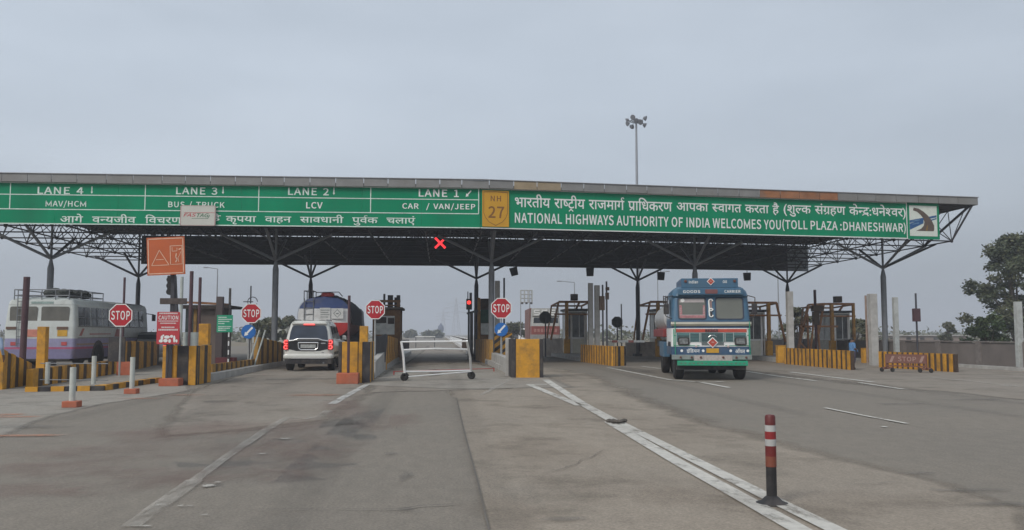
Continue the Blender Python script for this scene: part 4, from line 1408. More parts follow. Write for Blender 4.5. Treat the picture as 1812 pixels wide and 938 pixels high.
# ---------------- island between lane 1 and lane 2
pA, pB = G(602, 677), G(661, 672)
yb = 25.0
xl, xr_ = AG(602, 25.0).x, AG(657, 25.0).x
bullnose('yellow island block with black corner between lanes 1 and 2, behind a red block', xl, xr_, yb, yb + 1.5, zat((xl, yb), 605), [(.11, 1), (.50, 0), (.02, 1), (.12, 0), (.25, 1)], [(.5, 1), (.5, 0)], [(.3, 0), (.4, 1), (.3, 0)])
raised('traffic_island', [(xl + .1, yb + 1.4), (xr_ - .1, yb + 1.4), (-2.0, 62), (-3.4, 62)], 0.2, GREY, '')
w0, w1 = G(664, 669), G(684, 654)
b = MB()
b.hexa([(w0.x - .2, w0.y, 0), (w0.x, w0.y, 0), (w1.x, w1.y, 0), (w1.x - .2, w1.y, 0), (w0.x - .2, w0.y, .5), (w0.x, w0.y, .5), (w1.x, w1.y, .75), (w1.x - .2, w1.y, .75)])
tag(b.build('concrete_kerb_wall', GREY, origin=w0), 'short pale concrete wall piece leading back from the block between lanes 1 and 2', 'wall')
b0, b1 = G(682, 655), G(704, 639)
barrier('striped_barrier', 'narrow striped barrier below the wooden booth left of lane 1', b0, b1, zat(b0, 594), zat(b1, 600), 8)
# dark tarpaulin sheet tied beside the barrier
t0 = AG(660, 31)
b = MB()
rings = []
for i in range(7):
    u = i / 6
    rings.append([(t0.x + .34 * u + .02 * math.sin(7 * u), t0.y + 1.5 * u, .22 + .10 * u), (t0.x + .34 * u + .05 * math.sin(9 * u), t0.y - .03 + 1.5 * u, .75), (t0.x + .33 * u + .05, t0.y + 1.5 * u, 1.30 - .05 * math.sin(5 * u)), (t0.x + .33 * u + .09, t0.y + .04 + 1.5 * u, 1.28)])
b.loft(rings)
tag(b.build('tarpaulin', M('dark_tarpaulin', (0.04, 0.042, 0.05), 0.6, var=.3, scale=5, bump=.4), origin=t0, smooth=True), 'dark tarpaulin hanging beside the booth left of lane 1', 'tarpaulin')
q = AG(617, 24.3)
post('guide_post', 'dark thin pole rising from the red block in front of the yellow block', 'pole', q, .075, zat(q, 523), MAROON, base=(.58, .5, .29, OBLOCK))
q = AG(644, 27.6)
post('yellow_post', 'yellow box post right of the tanker lorry, below the stop sign', 'post', q, .25, zat(q, 577), YEL, round_=False, group='plain yellow box posts')
stop_sign('stop sign left of the wooden booth, beside the tanker lorry', 664, 548, 17.2, 30.5)

# ---------------- island between lane 2 and lane 3
pA = G(286, 682)
yb = pA.y
xl, xr_ = pA.x, G(344, 682).x
hb = zat((xl, yb), 612)
bullnose('wide yellow and black island block under the orange sign', xl, xr_, yb, yb + 1.6, hb, [(.16, 0), (.10, 1), (.18, 0), (.34, 1), (.22, 0)], [(.5, 1), (.5, 0)], [(.22, 1), (.3, 0), (.22, 1), (.26, 0)])
for px, ww in ((328, .13), (344, .22)):
    q = A(px, 600, yb + .8)
    o = post('pipe_stub', 'pale pipe stub standing on the wide block, %s one' % ('thinner' if ww < .2 else 'thicker'), 'pipe', q, ww, .42, M('pale_green_pipe', (0.40, 0.44, 0.42), 0.5, dirt=.3))
    o.location.z = hb - .06
bA, bB = G(350, 681), G(374, 671)
q = AG(362, 26.2)
post('yellow_post', 'tall yellow slab post behind the wide striped block under the orange sign', 'post', q, .28, zat(q, 573), YEL, round_=False, group='plain yellow box posts')
barrier('striped_barrier', 'short tall barrier end right behind the wide block under the orange sign', G(348, 681), G(372, 671.5), zat(G(348, 681), 616), zat(G(372, 671), 608), 3, ya=YELD)
b0, b1 = G(375, 671), G(455, 654)
barrier('low_striped_kerb', 'low striped kerb along lane 2 leading to the tall barrier left of the white car', b0, b1, .44, .40, 10, ya=YELD)
b1, b2 = G(455, 655), G(501, 647)
barrier('striped_barrier', 'tall brown and yellow barrier just left of the white car', b1, b2, zat(b1, 597), zat(b2, 607), 5, ya=YELD)
raised('traffic_island', [(xl + .1, yb + 1.5), (xr_ - .1, yb + 1.5), (-6.9, 62), (-8.2, 62)], 0.2, GREY, '')
stop_sign('stop sign above a blue disc, left of the white car', 445, 554.5, 17.5, 33.5)
keep_sign('blue arrow disc left of the white car', 440, 587, 12.5, 33.4)
b = MB()
q0 = G(438, 650)
for dx, tl in ((0, 8), (.35, 14)):
    p = A(440 + dx * 30, 645, 33)
    b.tube((p.x, p.y, .2), (p.x + .35, p.y + .1, 1.5), .03)
tag(b.build('leaning_pipes', M('pale_green_pipe', (0.40, 0.44, 0.42), 0.5), origin=(q0.x, q0.y, 0)), 'two pale pipes leaning below the blue disc by lane 2', 'pipe')
# orange work sign on its mast
dO = 23.4
q = AG(303, dO)
o = thing('work_sign', 'tilted orange square sign with white triangle and figure outlines on a dark mast', 'road sign', q)
W_ = WORLD[o]
c = A(293.5, 453, dO)
U = (A(326.5, 453, dO) - A(261.5, 453, dO))
Uv = Vector((1, 0, 0)) * U.length
V = Vector((0, 0, 1)) * ((A(293, 419, dO) - A(293, 486, dO)).length)
rot = Matrix.Rotation(R(-3.0), 3, 'Y')
Uv, V = rot @ Uv, rot @ V
P0 = c - Uv / 2 - V / 2
b = MB()
b.prism([P0, P0 + Uv, P0 + Uv + V, P0 + V], (0, .03, 0))
b.build('plate', ORANGE, o, world=True)
b = MB()
off = (0, -.005, 0)
cr = M('cream_sign_line', (0.66, 0.42, 0.30), 0.5)
for pts, wd in (([(.04, .04), (.96, .04), (.96, .96), (.04, .96), (.04, .04)], .025), ([(.12, .26), (.58, .26), (.33, .66), (.12, .26)], .018), ([(.24, .41), (.44, .41)], .015), ([(.62, .27), (.62, .76), (.95, .76)], .018), ([(.62, .27), (.93, .27), (.93, .75)], .014),
                ([(.67, .72), (.67, .62), (.80, .62), (.80, .70)], .016), ([(.78, .55), (.76, .46), (.80, .40), (.76, .33)], .03), ([(.90, .60), (.86, .50), (.82, .44), (.84, .33)], .014), ([(.85, .66), (.90, .68)], .03)):
    flat_shape(b, P0, Uv, V, *stroke2(pts, wd), off=off)
b.build('line_figures', cr, o, world=True, recalc=False)
b = MB()
b.beam((-.02, .08, 0), (-.02, .08, 3.0), .09)
b.build('mast', DSTEEL, o)
b = MB()
b.beam((q.x - .38 + .06, q.y + .03, zat(q, 533)), (q.x + .36, q.y + .03, zat(q, 533)), .09, .16)
b.build('cross_board', M('dark_timber', (0.075, 0.06, 0.055), 0.8, var=.3, scale=10), o, world=True, bevel=.01)
b = MB()
bx0 = G(280, 684)
b.box(bx0.x, bx0.x + .50, bx0.y, bx0.y + .45, 0, .20)
b.build('base_block', OBLOCK, o, world=True, bevel=.015)
# leaning dark mast with a traffic light head seen edge on
q = AG(322, 24.6)
o = thing('leaning_traffic_light', 'dark unlit traffic light on a leaning mast behind the orange sign', 'traffic light', q)
b = MB()
b.beam((0, 0, 0), (-.30, 0, zat(q, 480)), .13)
b.build('mast', DSTEEL, o, bevel=.01)
b = MB()
zt = zat(q, 488)
b.hexa([(-.42, -.1, zt - .52), (-.18, -.1, zt - .60), (-.18, .12, zt - .60), (-.42, .12, zt - .52), (-.42, -.1, zt), (-.22, -.1, zt), (-.22, .12, zt), (-.42, .12, zt)])
b.build('housing', M('signal_black', (0.015, 0.015, 0.016), 0.5), o, bevel=.02)
b = MB()
for k in range(3):
    b.lathe([(.075, 0), (.085, -.12)], (-.32, -.1, zt - .12 - k * .17), 12, 'y')
b.build('visors', M('signal_black', (0.015, 0.015, 0.016), 0.5), o)
q = AG(319, 26.5)
post('pale_pipe', 'slim pale pipe rising behind the leaning traffic light', 'pole', q, .10, zat(q, 490), M('pale_green_pipe', (0.40, 0.44, 0.42), 0.5, dirt=.3))
# red caution board
dC = 23.2
p0, p1 = A(279.5, 609, dC), A(318.5, 609, dC)
z0, z1 = p0.z, A(279, 552, dC).z
o = thing('caution_board', 'red caution board with white lettering below the orange sign', 'road sign', (p0.x, p0.y, 0), R(2))
wd = p1.x - p0.x
b = MB()
b.prism([(x, -.16, y) for x, y in [(p, z0 + q) for p, q in rrect(0, wd, 0, z1 - z0, .03)]], (0, .02, 0))
b.build('plate', M('light_red_sheet', (0.46, 0.045, 0.055), 0.5, var=.08), o)
b = MB()
hh = z1 - z0
bands = [(.93, .045, .8), (.70, .03, .86), (.63, .035, .7), (.50, .04, .6), (.42, .05, .84)]
rnd = random.Random(3)
for yy, h_, ex in bands:
    x = .5 - ex / 2
    while x < .5 + ex / 2 - .02:
        w2 = rnd.uniform(.02, .05)
        b.add([(wd * x, -.164, z0 + hh * yy), (wd * (x + w2 * .6), -.164, z0 + hh * yy), (wd * (x + w2 * .6), -.164, z0 + hh * (yy + h_)), (wd * x, -.164, z0 + hh * (yy + h_))], [(0, 1, 2, 3)])
        x += w2
for cx, cy, rx, ry in ((.20, .10, .09, .05), (.24, .20, .06, .07), (.40, .11, .10, .055), (.46, .22, .13, .05), (.58, .10, .06, .06), (.66, .24, .07, .045), (.78, .16, .05, .11), (.88, .10, .05, .05), (.30, .27, .04, .03)):
    b.add([(wd * (cx + rx * math.cos(R(a))), -.164 - cx * .002, z0 + hh * (cy + ry * math.sin(R(a)))) for a in range(0, 360, 30)], [tuple(range(12))])
b.build('white_marks', LET, o, recalc=False)
vs, fs = latin('CAUTION', .03)
x0, x1 = min(v[0] for v in vs), max(v[0] for v in vs)
b = MB()
b.add([(wd * (.07 + .86 * (x - x0) / (x1 - x0)), -.165, z0 + hh * (.765 + .115 * y / .52)) for x, y in vs], fs)
b.build('lettering', LET, o, recalc=False)
b = MB()
b.beam((wd * .42, .0, 0), (wd * .42, .0, z0 + hh), .05)
b.beam((wd * .42, -.07, z0 + hh * .7), (wd * .42, -.14, z0 + hh * .7), .04)
b.build('pole', DSTEEL, o)
# small green board
dG = 30
p0, p1 = A(383.5, 588, dG), A(411.5, 588, dG)
z0, z1 = p0.z, A(383, 557.5, dG).z
o = thing('green_notice', 'small green notice board with white lines of text on a dark post', 'sign', (p0.x, p0.y, 0), R(-3))
wd, hh = p1.x - p0.x, z1 - z0
b = MB()
b.box(0, wd, -.02, 0, z0, z1)
b.build('plate', M('light_green_sheet', (0.02, 0.30, 0.17), 0.5, var=.06), o)
b = MB()
for yy, ex in ((.84, .5), (.72, .78), (.60, .70), (.48, .35), (.30, .80), (.20, .74), (.09, .5)):
    x = .1
    while x < .1 + ex:
        w2 = rnd.uniform(.03, .09)
        b.add([(wd * x, -.024, z0 + hh * yy), (wd * (x + w2 * .8), -.024, z0 + hh * yy), (wd * (x + w2 * .8), -.024, z0 + hh * (yy + .055)), (wd * x, -.024, z0 + hh * (yy + .055))], [(0, 1, 2, 3)])
        x += w2
b.build('text_lines', LETD, o, recalc=False)
b = MB()
b.box(wd * .70, wd * .82, .005, .07, 0, zat(p0, 510))
b.build('post', BLK, o)
b = MB()
for k in range(4):
    zz = .35 + k * .3
    b.box(wd * .72, wd * .80, -.002, .004, zz, zz + .16)
b.build('white_bands', LET, o)
b = MB()
b.box(-.05, wd * 1.05, .1, .5, .2, .55)
b.build('base_box', M('dark_red_box', (0.10, 0.02, 0.025), 0.6), o)

# ---------------- far left: platform, low kerbs, posts
pf = [G(48, 692), G(180, 690), G(296, 676), G(300, 640), G(220, 655), G(60, 672)]
raised('traffic_island', pf, 0.10, PALE, '')
b0, b1 = G(44, 694), G(290, 676)
k = barrier('painted_kerb', 'flat black and yellow painted kerb on the left, in front of the bus', G(186, 691.5), b1, .13, .13, 5, th=.25, ba=BLK)
k = barrier('painted_kerb', 'broken end of the painted kerb at the lower left, below the yellow post', b0, G(184, 692), .11, .12, 3, th=.25, ba=BLK)
b0, b1 = G(56, 686), G(214, 660)
barrier('low_striped_kerb', 'long low striped wall in front of the bus', b0, b1, .46, .46, 11, ba=BRN)
b0 = G(214, 660)
barrier('striped_barrier', 'tall striped barrier right of the bus wheel, below a stop sign', b0, G(281, 645), zat(b0, 604), zat(G(281, 645), 605), 5)
q = A(206, 640, 29)
b = MB()
b.box(-.26, .26, -.05, .05, .45, 1.25)
t = b.build('dark_panel', BLK)
t.location = (q.x, q.y, 0)
tag(t, 'dark square panel on the striped barrier below the leftmost stop sign', 'panel')
b = MB()
b.box(-.26, .26, -.04, .06, 0, .447)
t = b.build('orange_block', OBLOCK, bevel=.015)
t.location = (q.x + .28, q.y, 0)
tag(t, 'orange block below the dark panel beside the bus wheel', 'block')
stop_sign('leftmost stop sign, in front of the bus windows', 214, 558, 20.5, 28.6)
# ramped end of the farthest left island
b0, b1 = G(2, 690), G(62, 680)
barrier('striped_barrier', 'sloping striped barrier end at the far left below the bus rear', b0, b1, zat(b0, 619), zat(b1, 648), 4, th=.12)
q = AG(41, 24.5)
post('guide_post', 'thick dark post in front of the bus rear window', 'pole', q, .17, zat(q, 490), MAROON, lean=.03)
q = AG(76, 25.5)
post('yellow_post', 'yellow box post in front of the bus rear corner', 'post', q, .24, zat(q, 578), YEL, d_=.24, round_=False, group='plain yellow box posts')
q = AG(217, 31)
post('guide_post', 'thin maroon pole sticking up behind the leftmost stop sign', 'pole', q, .08, zat(q, 491), MAROON)
q = AG(336, 28)
post('guide_post', 'taller of two maroon poles right of the orange sign', 'pole', q, .12, zat(q, 480), MAROON)
q = AG(351.5, 29)
post('guide_post', 'shorter of two maroon poles right of the orange sign', 'pole', q, .10, zat(q, 491), MAROON)
q = AG(388, 33)
post('guide_post', 'thick dark square post left of the green notice board', 'post', q, .24, zat(q, 525), M('dark_brown_post', (0.07, 0.055, 0.055), .7), round_=False)
q = AG(442, 37)
o = post('camera_pole', 'thin pole with a small ring above the stop sign left of the white car', 'pole', q, .06, zat(q, 506), DSTEEL)
b = MB()
zz = zat(q, 534)
for i in range(14):
    a0, a1 = R(i * 24), R((i + 1) * 24)
    b.tube((.08 + .2 * math.cos(a0), 0, zz + .2 * math.sin(a0)), (.08 + .2 * math.cos(a1), 0, zz + .2 * math.sin(a1)), .018, n=5)
b.tube((-.3, 0, zz), (.1, 0, zz), .02)
b.build('ring', DSTEEL, o)
q = AG(406, 36)
post('guide_post', 'thin dark pole just right of the green notice board top', 'pole', q, .07, zat(q, 536), DSTEEL)
# white marker posts with orange feet
WP = M('pale_post_paint', (0.46, 0.48, 0.445), 0.5, var=.08, dirt=.4, dirtcol=(.35, .33, .28))
for px, pb, pt, lab in ((127, 721, 650, 'nearer white marker post on an orange foot, at the left'), (233, 697, 632, 'farther white marker post on an orange foot, below the leftmost stop sign')):
    q = G(px, pb)
    post('marker_post', lab, 'post', q, .11, zat(q, pt), WP, base=(.27, .26, .12, OBLOCK), group='white marker posts with orange feet')
o = thing('guard_rail', 'pair of pale posts joined by a thin rail on the left platform', 'guard rail', G(83, 686))
for px, pb, pt in ((83, 686, 641), (165, 687, 630)):
    q = G(px, pb)
    b = MB()
    b.tube((q.x, q.y, 0.1), (q.x, q.y, zat(q, pt)), .055, n=10)
    b.build('post', WP, o, world=True, smooth=True)
qa, qb = G(70, 686), G(190, 687)
b = MB()
for yy in (643, 672):
    zz = zat(qa, yy)
    b.tube((qa.x, qa.y, zz), (qb.x, qb.y, zz), .014, n=6)
b.build('rail', STEEL, o, world=True)

# ---------------- wheeled white barricade across lane 1
pl, pr_ = G(716, 674), G(834, 671)
o = thing('lane_barricade', 'white tubular barricade on black wheels across lane 1', 'barricade', (pl + pr_) / 2)
tl, tr = Vector((A(710, 604, 25.6))), Vector((A(826, 603, 25.7)))
fl, fr = Vector((pl.x, pl.y, .18)), Vector((pr_.x, pr_.y, .18))
WT = M('white_tube_paint', (0.74, 0.74, 0.73), 0.4, var=.04)
b = MB()
b.tube(fl, fl.lerp(tl, .55) + Vector((.02, 0, 0)), .035, n=8)
b.tube(fl.lerp(tl, .55) + Vector((.02, 0, 0)), tl, .035, n=8)
b.tube(fr, fr.lerp(tr, .5) + Vector((.03, 0, 0)), .035, n=8)
b.tube(fr.lerp(tr, .5) + Vector((.03, 0, 0)), tr, .035, n=8)
for u, sag in ((.985, 0), (.74, .03), (.09, -.01)):
    a, c = fl.lerp(tl, u), fr.lerp(tr, u)
    m_ = (a + c) / 2 + Vector((0, 0, sag))
    b.tube(a, m_, .024, n=8)
    b.tube(m_, c, .024, n=8)
for p in (fl, fr):
    b.tube(p + Vector((0, -.25, 0)), p + Vector((0, .3, 0)), .03, n=8)
b.tube(fl + Vector((.1, -.22, -.05)), fr + Vector((0, -.1, .05)), .018, n=6)
b.build('frame', WT, o, world=True, smooth=True)
for p, s in ((fl, -1), (fr, -1), (fl, 1), (fr, 1)):
    b = MB()
    c = p + Vector((0, .27 * s if s > 0 else -.22, -.06))
    b.lathe([(.03, -.03), (.105, -.03), (.115, -.015), (.115, .015), (.105, .03), (.03, .03)], c, 16, 'y')
    wl = b.build('wheel', TYRE, o, world=True, smooth=True)
b = MB()
ra, rb = G(697, 664), G(874, 658)
b.tube((ra.x, ra.y, .12), (rb.x, rb.y, .12), .014, n=6)
b.tube((ra.x, ra.y, 0), (ra.x, ra.y, .14), .02)
b.tube((rb.x, rb.y, 0), (rb.x, rb.y, .14), .02)
tag(b.build('red_rope', M('faded_red_rope', (0.38, 0.06, 0.05), .8), origin=ra), 'faded red rope stretched across lane 1 behind the barricade', 'rope')

# ---------------- right side islands
def island_right(label, front, back, ytop, n, xoff=0.9, depthY=26, lab2=None):
    """a striped barrier along an island's near side, its square end and the island behind"""
    p, q = G(*front), G(*back)
    h = zat(p, ytop)
    return p, q, h


p1, q1 = G(1086, 648), G(1028, 640)
h = zat(p1, 613)
barrier('striped_barrier', 'closely striped barrier below the twin grey posts, right of the first right hand booth', q1, p1, h, h, 13, th=.1, yf=.55)
e1 = G(1108, 647)
barrier('striped_barrier', 'wide striped end of the barrier below the twin grey posts', p1 + Vector((.03, 0, 0)), e1, h, h, 2, th=.12, ba=BLK, yf=.52)
raised('traffic_island', [(q1.x, q1.y + .1), (e1.x - .1, e1.y + .55), (8.6, 66), (6.6, 66)], 0.2, GREY, '')
for px, top, ww in ((1045.5, 501, .22), (1057, 505, .24)):
    q = AG(px, 42.5)
    post('concrete_post', 'grey square concrete post beside the first right hand booth, %s of a close pair' % ('taller' if top < 503 else 'shorter'), 'post', q, ww, zat(q, top), GREY, round_=False, group='grey square concrete posts')
for px, top, bx_ in ((1067, 504, True), (1074, 498, False)):
    q = AG(px, 40.5)
    o = post('signal_pole', 'thin dark pole %s right of the twin grey posts' % ('with a dark box' if bx_ else 'with a bulky bracket'), 'pole', q, .085, zat(q, top), DSTEEL)
    b = MB()
    if bx_:
        b.box(-.16, .08, -.1, .1, zat(q, 549), zat(q, 524))
    else:
        b.box(-.05, .10, -.08, .08, zat(q, 530), zat(q, 518))
        b.box(-.04, .12, -.08, .08, zat(q, 514), zat(q, 508))
    b.build('box', BRN, o, bevel=.01)
# rough concrete crash walls in front of the right hand booths
for (xa_, ya_), (xb_, yb_), yt, lab in (((962, 626), (996, 631), 599, 'rough grey concrete crash wall left of the first right hand booth'), ((1108, 627), (1162, 632), 605, 'brownish concrete crash wall left of the blue truck')):
    p, q = AG(xa_, 55), AG(xb_, 53.2)
    zt = zat(q, yt)
    b = MB()
    b.hexa([(p.x, p.y, 0), (q.x, q.y, 0), (q.x, q.y + .3, 0), (p.x, p.y + .3, 0), (p.x, p.y, zt), (q.x, q.y, zt), (q.x, q.y + .3, zt), (p.x, p.y + .3, zt)])
    b.hexa([(p.x - .05, p.y - .1, 0), (q.x, q.y - .1, 0), (q.x, q.y - .003, 0), (p.x - .05, p.y - .003, 0), (p.x - .05, p.y - .06, .3), (q.x, q.y - .06, .3), (q.x, q.y - .003, .3), (p.x - .05, p.y - .003, .3)])
    tag(b.build('crash_wall', M('brownish_concrete', (.42, .37, .33), .9, var=.2, scale=2, dirt=.6, bump=.3), origin=(p.x, p.y, 0)), lab, 'wall')
# boom barrier
q = AG(1081, 44)
o = thing('boom_barrier', 'white and red boom arm on a pale cabinet, left of the truck', 'boom barrier', q)
b = MB()
b.box(-.16, .16, -.15, .15, 0, 1.0)
b.build('cabinet', CREAM, o, bevel=.02)
b = MB()
za = zat(q, 604)
for i in range(6):
    b.beam((i * .27 + .02, -.18, za), ((i + 1) * .27 + .02, -.18, za - .005), .07, .11, m=0 if i % 3 else 1)
b.build('arm', [WHITEP, M('faded_red_band', (.45, .16, .14), .5)], o)
# backs of two stop signs that face the other way
for px, py, r_, dd, lab in ((965, 562, 11.5, 52, 'dark back of a stop sign before the red lorry'), (1092, 570, 10.5, 55, 'dark back of a stop sign left of the blue truck')):
    p = A(px, py, dd)
    r = r_ / F * dd
    o = thing('reversed_sign', lab, 'stop sign', (p.x, p.y, 0), 0, 'dark backs of stop signs')
    b = MB()
    b.prism([(x * r, 0, p.z + y * r) for x, y in OCT], (0, .025, 0))
    b.build('plate', M('dark_sign_back', (0.045, 0.048, 0.048), .6, var=.15), o)
    b = MB()
    b.tube((0, -.03, 0), (0, -.03, p.z + r * .7), .04)
    b.build('pole', DSTEEL, o)
# fourth and fifth islands on the right
p1, q1 = G(1508, 655), G(1388, 644)
h = zat(p1, 621)
barrier('striped_barrier', 'long striped barrier left of the standing man', q1, p1, h, h, 16, th=.1, yf=.55)
raised('traffic_island', [(q1.x + .35, q1.y + .1), (p1.x + .35, p1.y + .6), (18.5, 50), (16.8, 50)], 0.2, GREY, '')
p1, q1 = G(1692, 659), G(1556, 650)
h = zat(p1, 627)
barrier('striped_barrier', 'striped barrier behind the red wheeled barricade at the right', q1, p1, h, h, 14, th=.1, yf=.55)
for px, pb, pt, lab in ((1381, 641, 612, 'small yellow box just right of the truck'), (1532, 640, 617, 'small yellow box right of the standing man')):
    q = AG(px, 41.5)
    b = MB()
    hh = zat(q, pt)
    b.box(-.19, .19, -.15, .15, 0, hh)
    b.box(-.21, .21, -.17, .17, hh + .002, hh + .03)
    t = b.build('yellow_box', YEL, bevel=.015)
    t.location = q
    tag(t, lab, 'box')
q = AG(1398.5, 41.5)
post('concrete_post', 'tall grey concrete post against the dark column right of the truck', 'post', q, .27, zat(q, 516), GREY, round_=False, group='grey square concrete posts')
q = AG(1545.5, 38)
post('concrete_post', 'thickest grey concrete post, right of the standing man', 'post', q, .31, zat(q, 520), GREY, round_=False, group='grey square concrete posts')
q = AG(1534, 41)
post('guide_post', 'slim rusty pole left of the thickest grey concrete post', 'pole', q, .1, zat(q, 523), M('rust_streaked_pole', (0.26, 0.19, 0.15), .7, var=.2))
q = AG(1586, 40)
post('concrete_post', 'slim pale concrete post right of the column above the red barricade', 'post', q, .20, zat(q, 526), M('pale_post_grey', (0.40, 0.42, 0.41), .8, dirt=.4), round_=False)
q = AG(1623, 36)
o = post('signal_pole', 'thin dark pole carrying a dark box, above the red barricade', 'pole', q, .075, zat(q, 519), DSTEEL)
b = MB()
b.box(-.13, .13, -.1, .1, zat(q, 569), zat(q, 546))
b.build('box', MAROON, o, bevel=.01)
q = AG(1803.5, 34)
post('concrete_post', 'pale post at the right edge in front of the big tree', 'post', q, .22, zat(q, 534), M('pale_post_grey', (0.40, 0.42, 0.41), .8, dirt=.4), round_=False)
# red wheeled barricade
c = (G(1564, 658) + G(1645, 660)) / 2
wd = (G(1645, 660) - G(1564, 658)).length
o = thing('wheeled_barricade', 'dull red wheeled barricade with a lettered board in front of the striped barrier', 'barricade', c, math.atan2(G(1645, 660).y - G(1564, 658).y, G(1645, 660).x - G(1564, 658).x))
b = MB()
hb = zat(c, 627)
for s in (-1, 1):
    b.beam((s * wd * .44, 0, .15), (s * wd * .44, 0, hb), .05)
    b.beam((s * wd * .42 - .2, 0, .15), (s * wd * .42 + .2, 0, .15), .05)
    b.beam((s * wd * .44, -.3, .13), (s * wd * .44, .3, .13), .05)
b.beam((-wd * .44, 0, .22), (wd * .44, 0, .22), .04)
for i in range(9):
    x = -wd * .40 + wd * .1 * i
    b.beam((x, 0, .22), (x, 0, hb * .5), .025)
b.build('frame', M('rusty_red_frame', (0.17, 0.07, 0.05), .7, var=.2), o)
b = MB()
b.box(-wd * .44, wd * .44, -.05, -.03, hb * .50, hb)
b.build('board', M('dull_red_board', (0.165, 0.07, 0.055), .7, var=.15, dirt=.4), o)
b = MB()
for x in (-.36, .29):
    b.add([(wd * x, -.054, hb * .56), (wd * (x + .06), -.054, hb * .56), (wd * (x + .12), -.054, hb * .90), (wd * (x + .06), -.054, hb * .90)], [(0, 1, 2, 3)])
b.build('pale_slashes', M('dusty_white', (0.33, 0.22, 0.19), .8), o, recalc=False)
vs, fs = latin('STOP', .04)
x0, x1 = min(v[0] for v in vs), max(v[0] for v in vs)
b = MB()
b.add([(wd * (-.17 + .40 * (x - x0) / (x1 - x0)), -.054, hb * (.62 + .24 * y / .52)) for x, y in vs], fs)
b.build('lettering', M('dusty_white', (0.33, 0.22, 0.19), .8), o, recalc=False)
for sx in (-1, 1):
    for k in (-.18, .18):
        b = MB()
        b.lathe([(.02, -.02), (.07, -.02), (.078, 0), (.07, .02), (.02, .02)], (sx * wd * .42 + k, -.02, .08), 12, 'y')
        b.build('wheel', TYRE, o, smooth=True)

# flexible post in the foreground
q = G(1366, 893)
h = zat(q, 733)
o = thing('delineator_post', 'black flexible post with red and white bands on the double white line', 'delineator', q)
r = .041
b = MB()
b.lathe([(.13, 0), (.125, .016), (.085, .03), (.06, .055), (r, .07)], n=20)
b.build('base', M('black_rubber', (0.025, 0.024, 0.025), .7, var=.3, dirt=.5, dirtcol=(.12, .1, .09)), o, smooth=True)
b = MB()
b.lathe([(r, .07), (r, h * .42)], n=20)
b.build('shaft', M('black_rubber', (0.025, 0.024, 0.025), .7, var=.3, dirt=.5, dirtcol=(.12, .1, .09)), o, smooth=True)
z = h * .42
for fr, mt, nm in ((.115, M('burnt_orange_plastic', (.18, .05, .028), .5, dirt=.3), 'orange_band'), (.115, M('dark_red_plastic', (.13, .012, .012), .5, dirt=.3), 'dark_band'), (.075, M('reflective_white', (.38, .38, .37), .55, dirt=.5, dirtcol=(.3, .28, .27)), 'white_band'),
                   (.085, M('bright_red_plastic', (.22, .018, .02), .55, dirt=.5), 'red_band'), (.07, M('reflective_white', (.38, .38, .37), .55), 'white_band')):
    b = MB()
    b.lathe([(r + .002, z), (r + .002, z + h * fr)], n=20)
    b.build(nm, mt, o, smooth=True)
    z += h * fr
b = MB()
b.lathe([(r, z), (r, h - .02), (r * .8, h - .005), (.004, h)], n=20)
b.build('cap', M('maroon_plastic', (.11, .02, .02), .5), o, smooth=True)
q = G(1093, 750)
b = MB()
for k in range(9):
    b.ball((random.uniform(-.13, .13), random.uniform(-.1, .1), .02), random.uniform(.025, .06), 6, 4, .6)
t = b.build('rubble', M('dark_rubble', (.09, .08, .07), .9, var=.4))
t.location = (q.x, q.y, .02)
tag(t, 'small heap of dark rubble where the double white line starts', 'rubble')
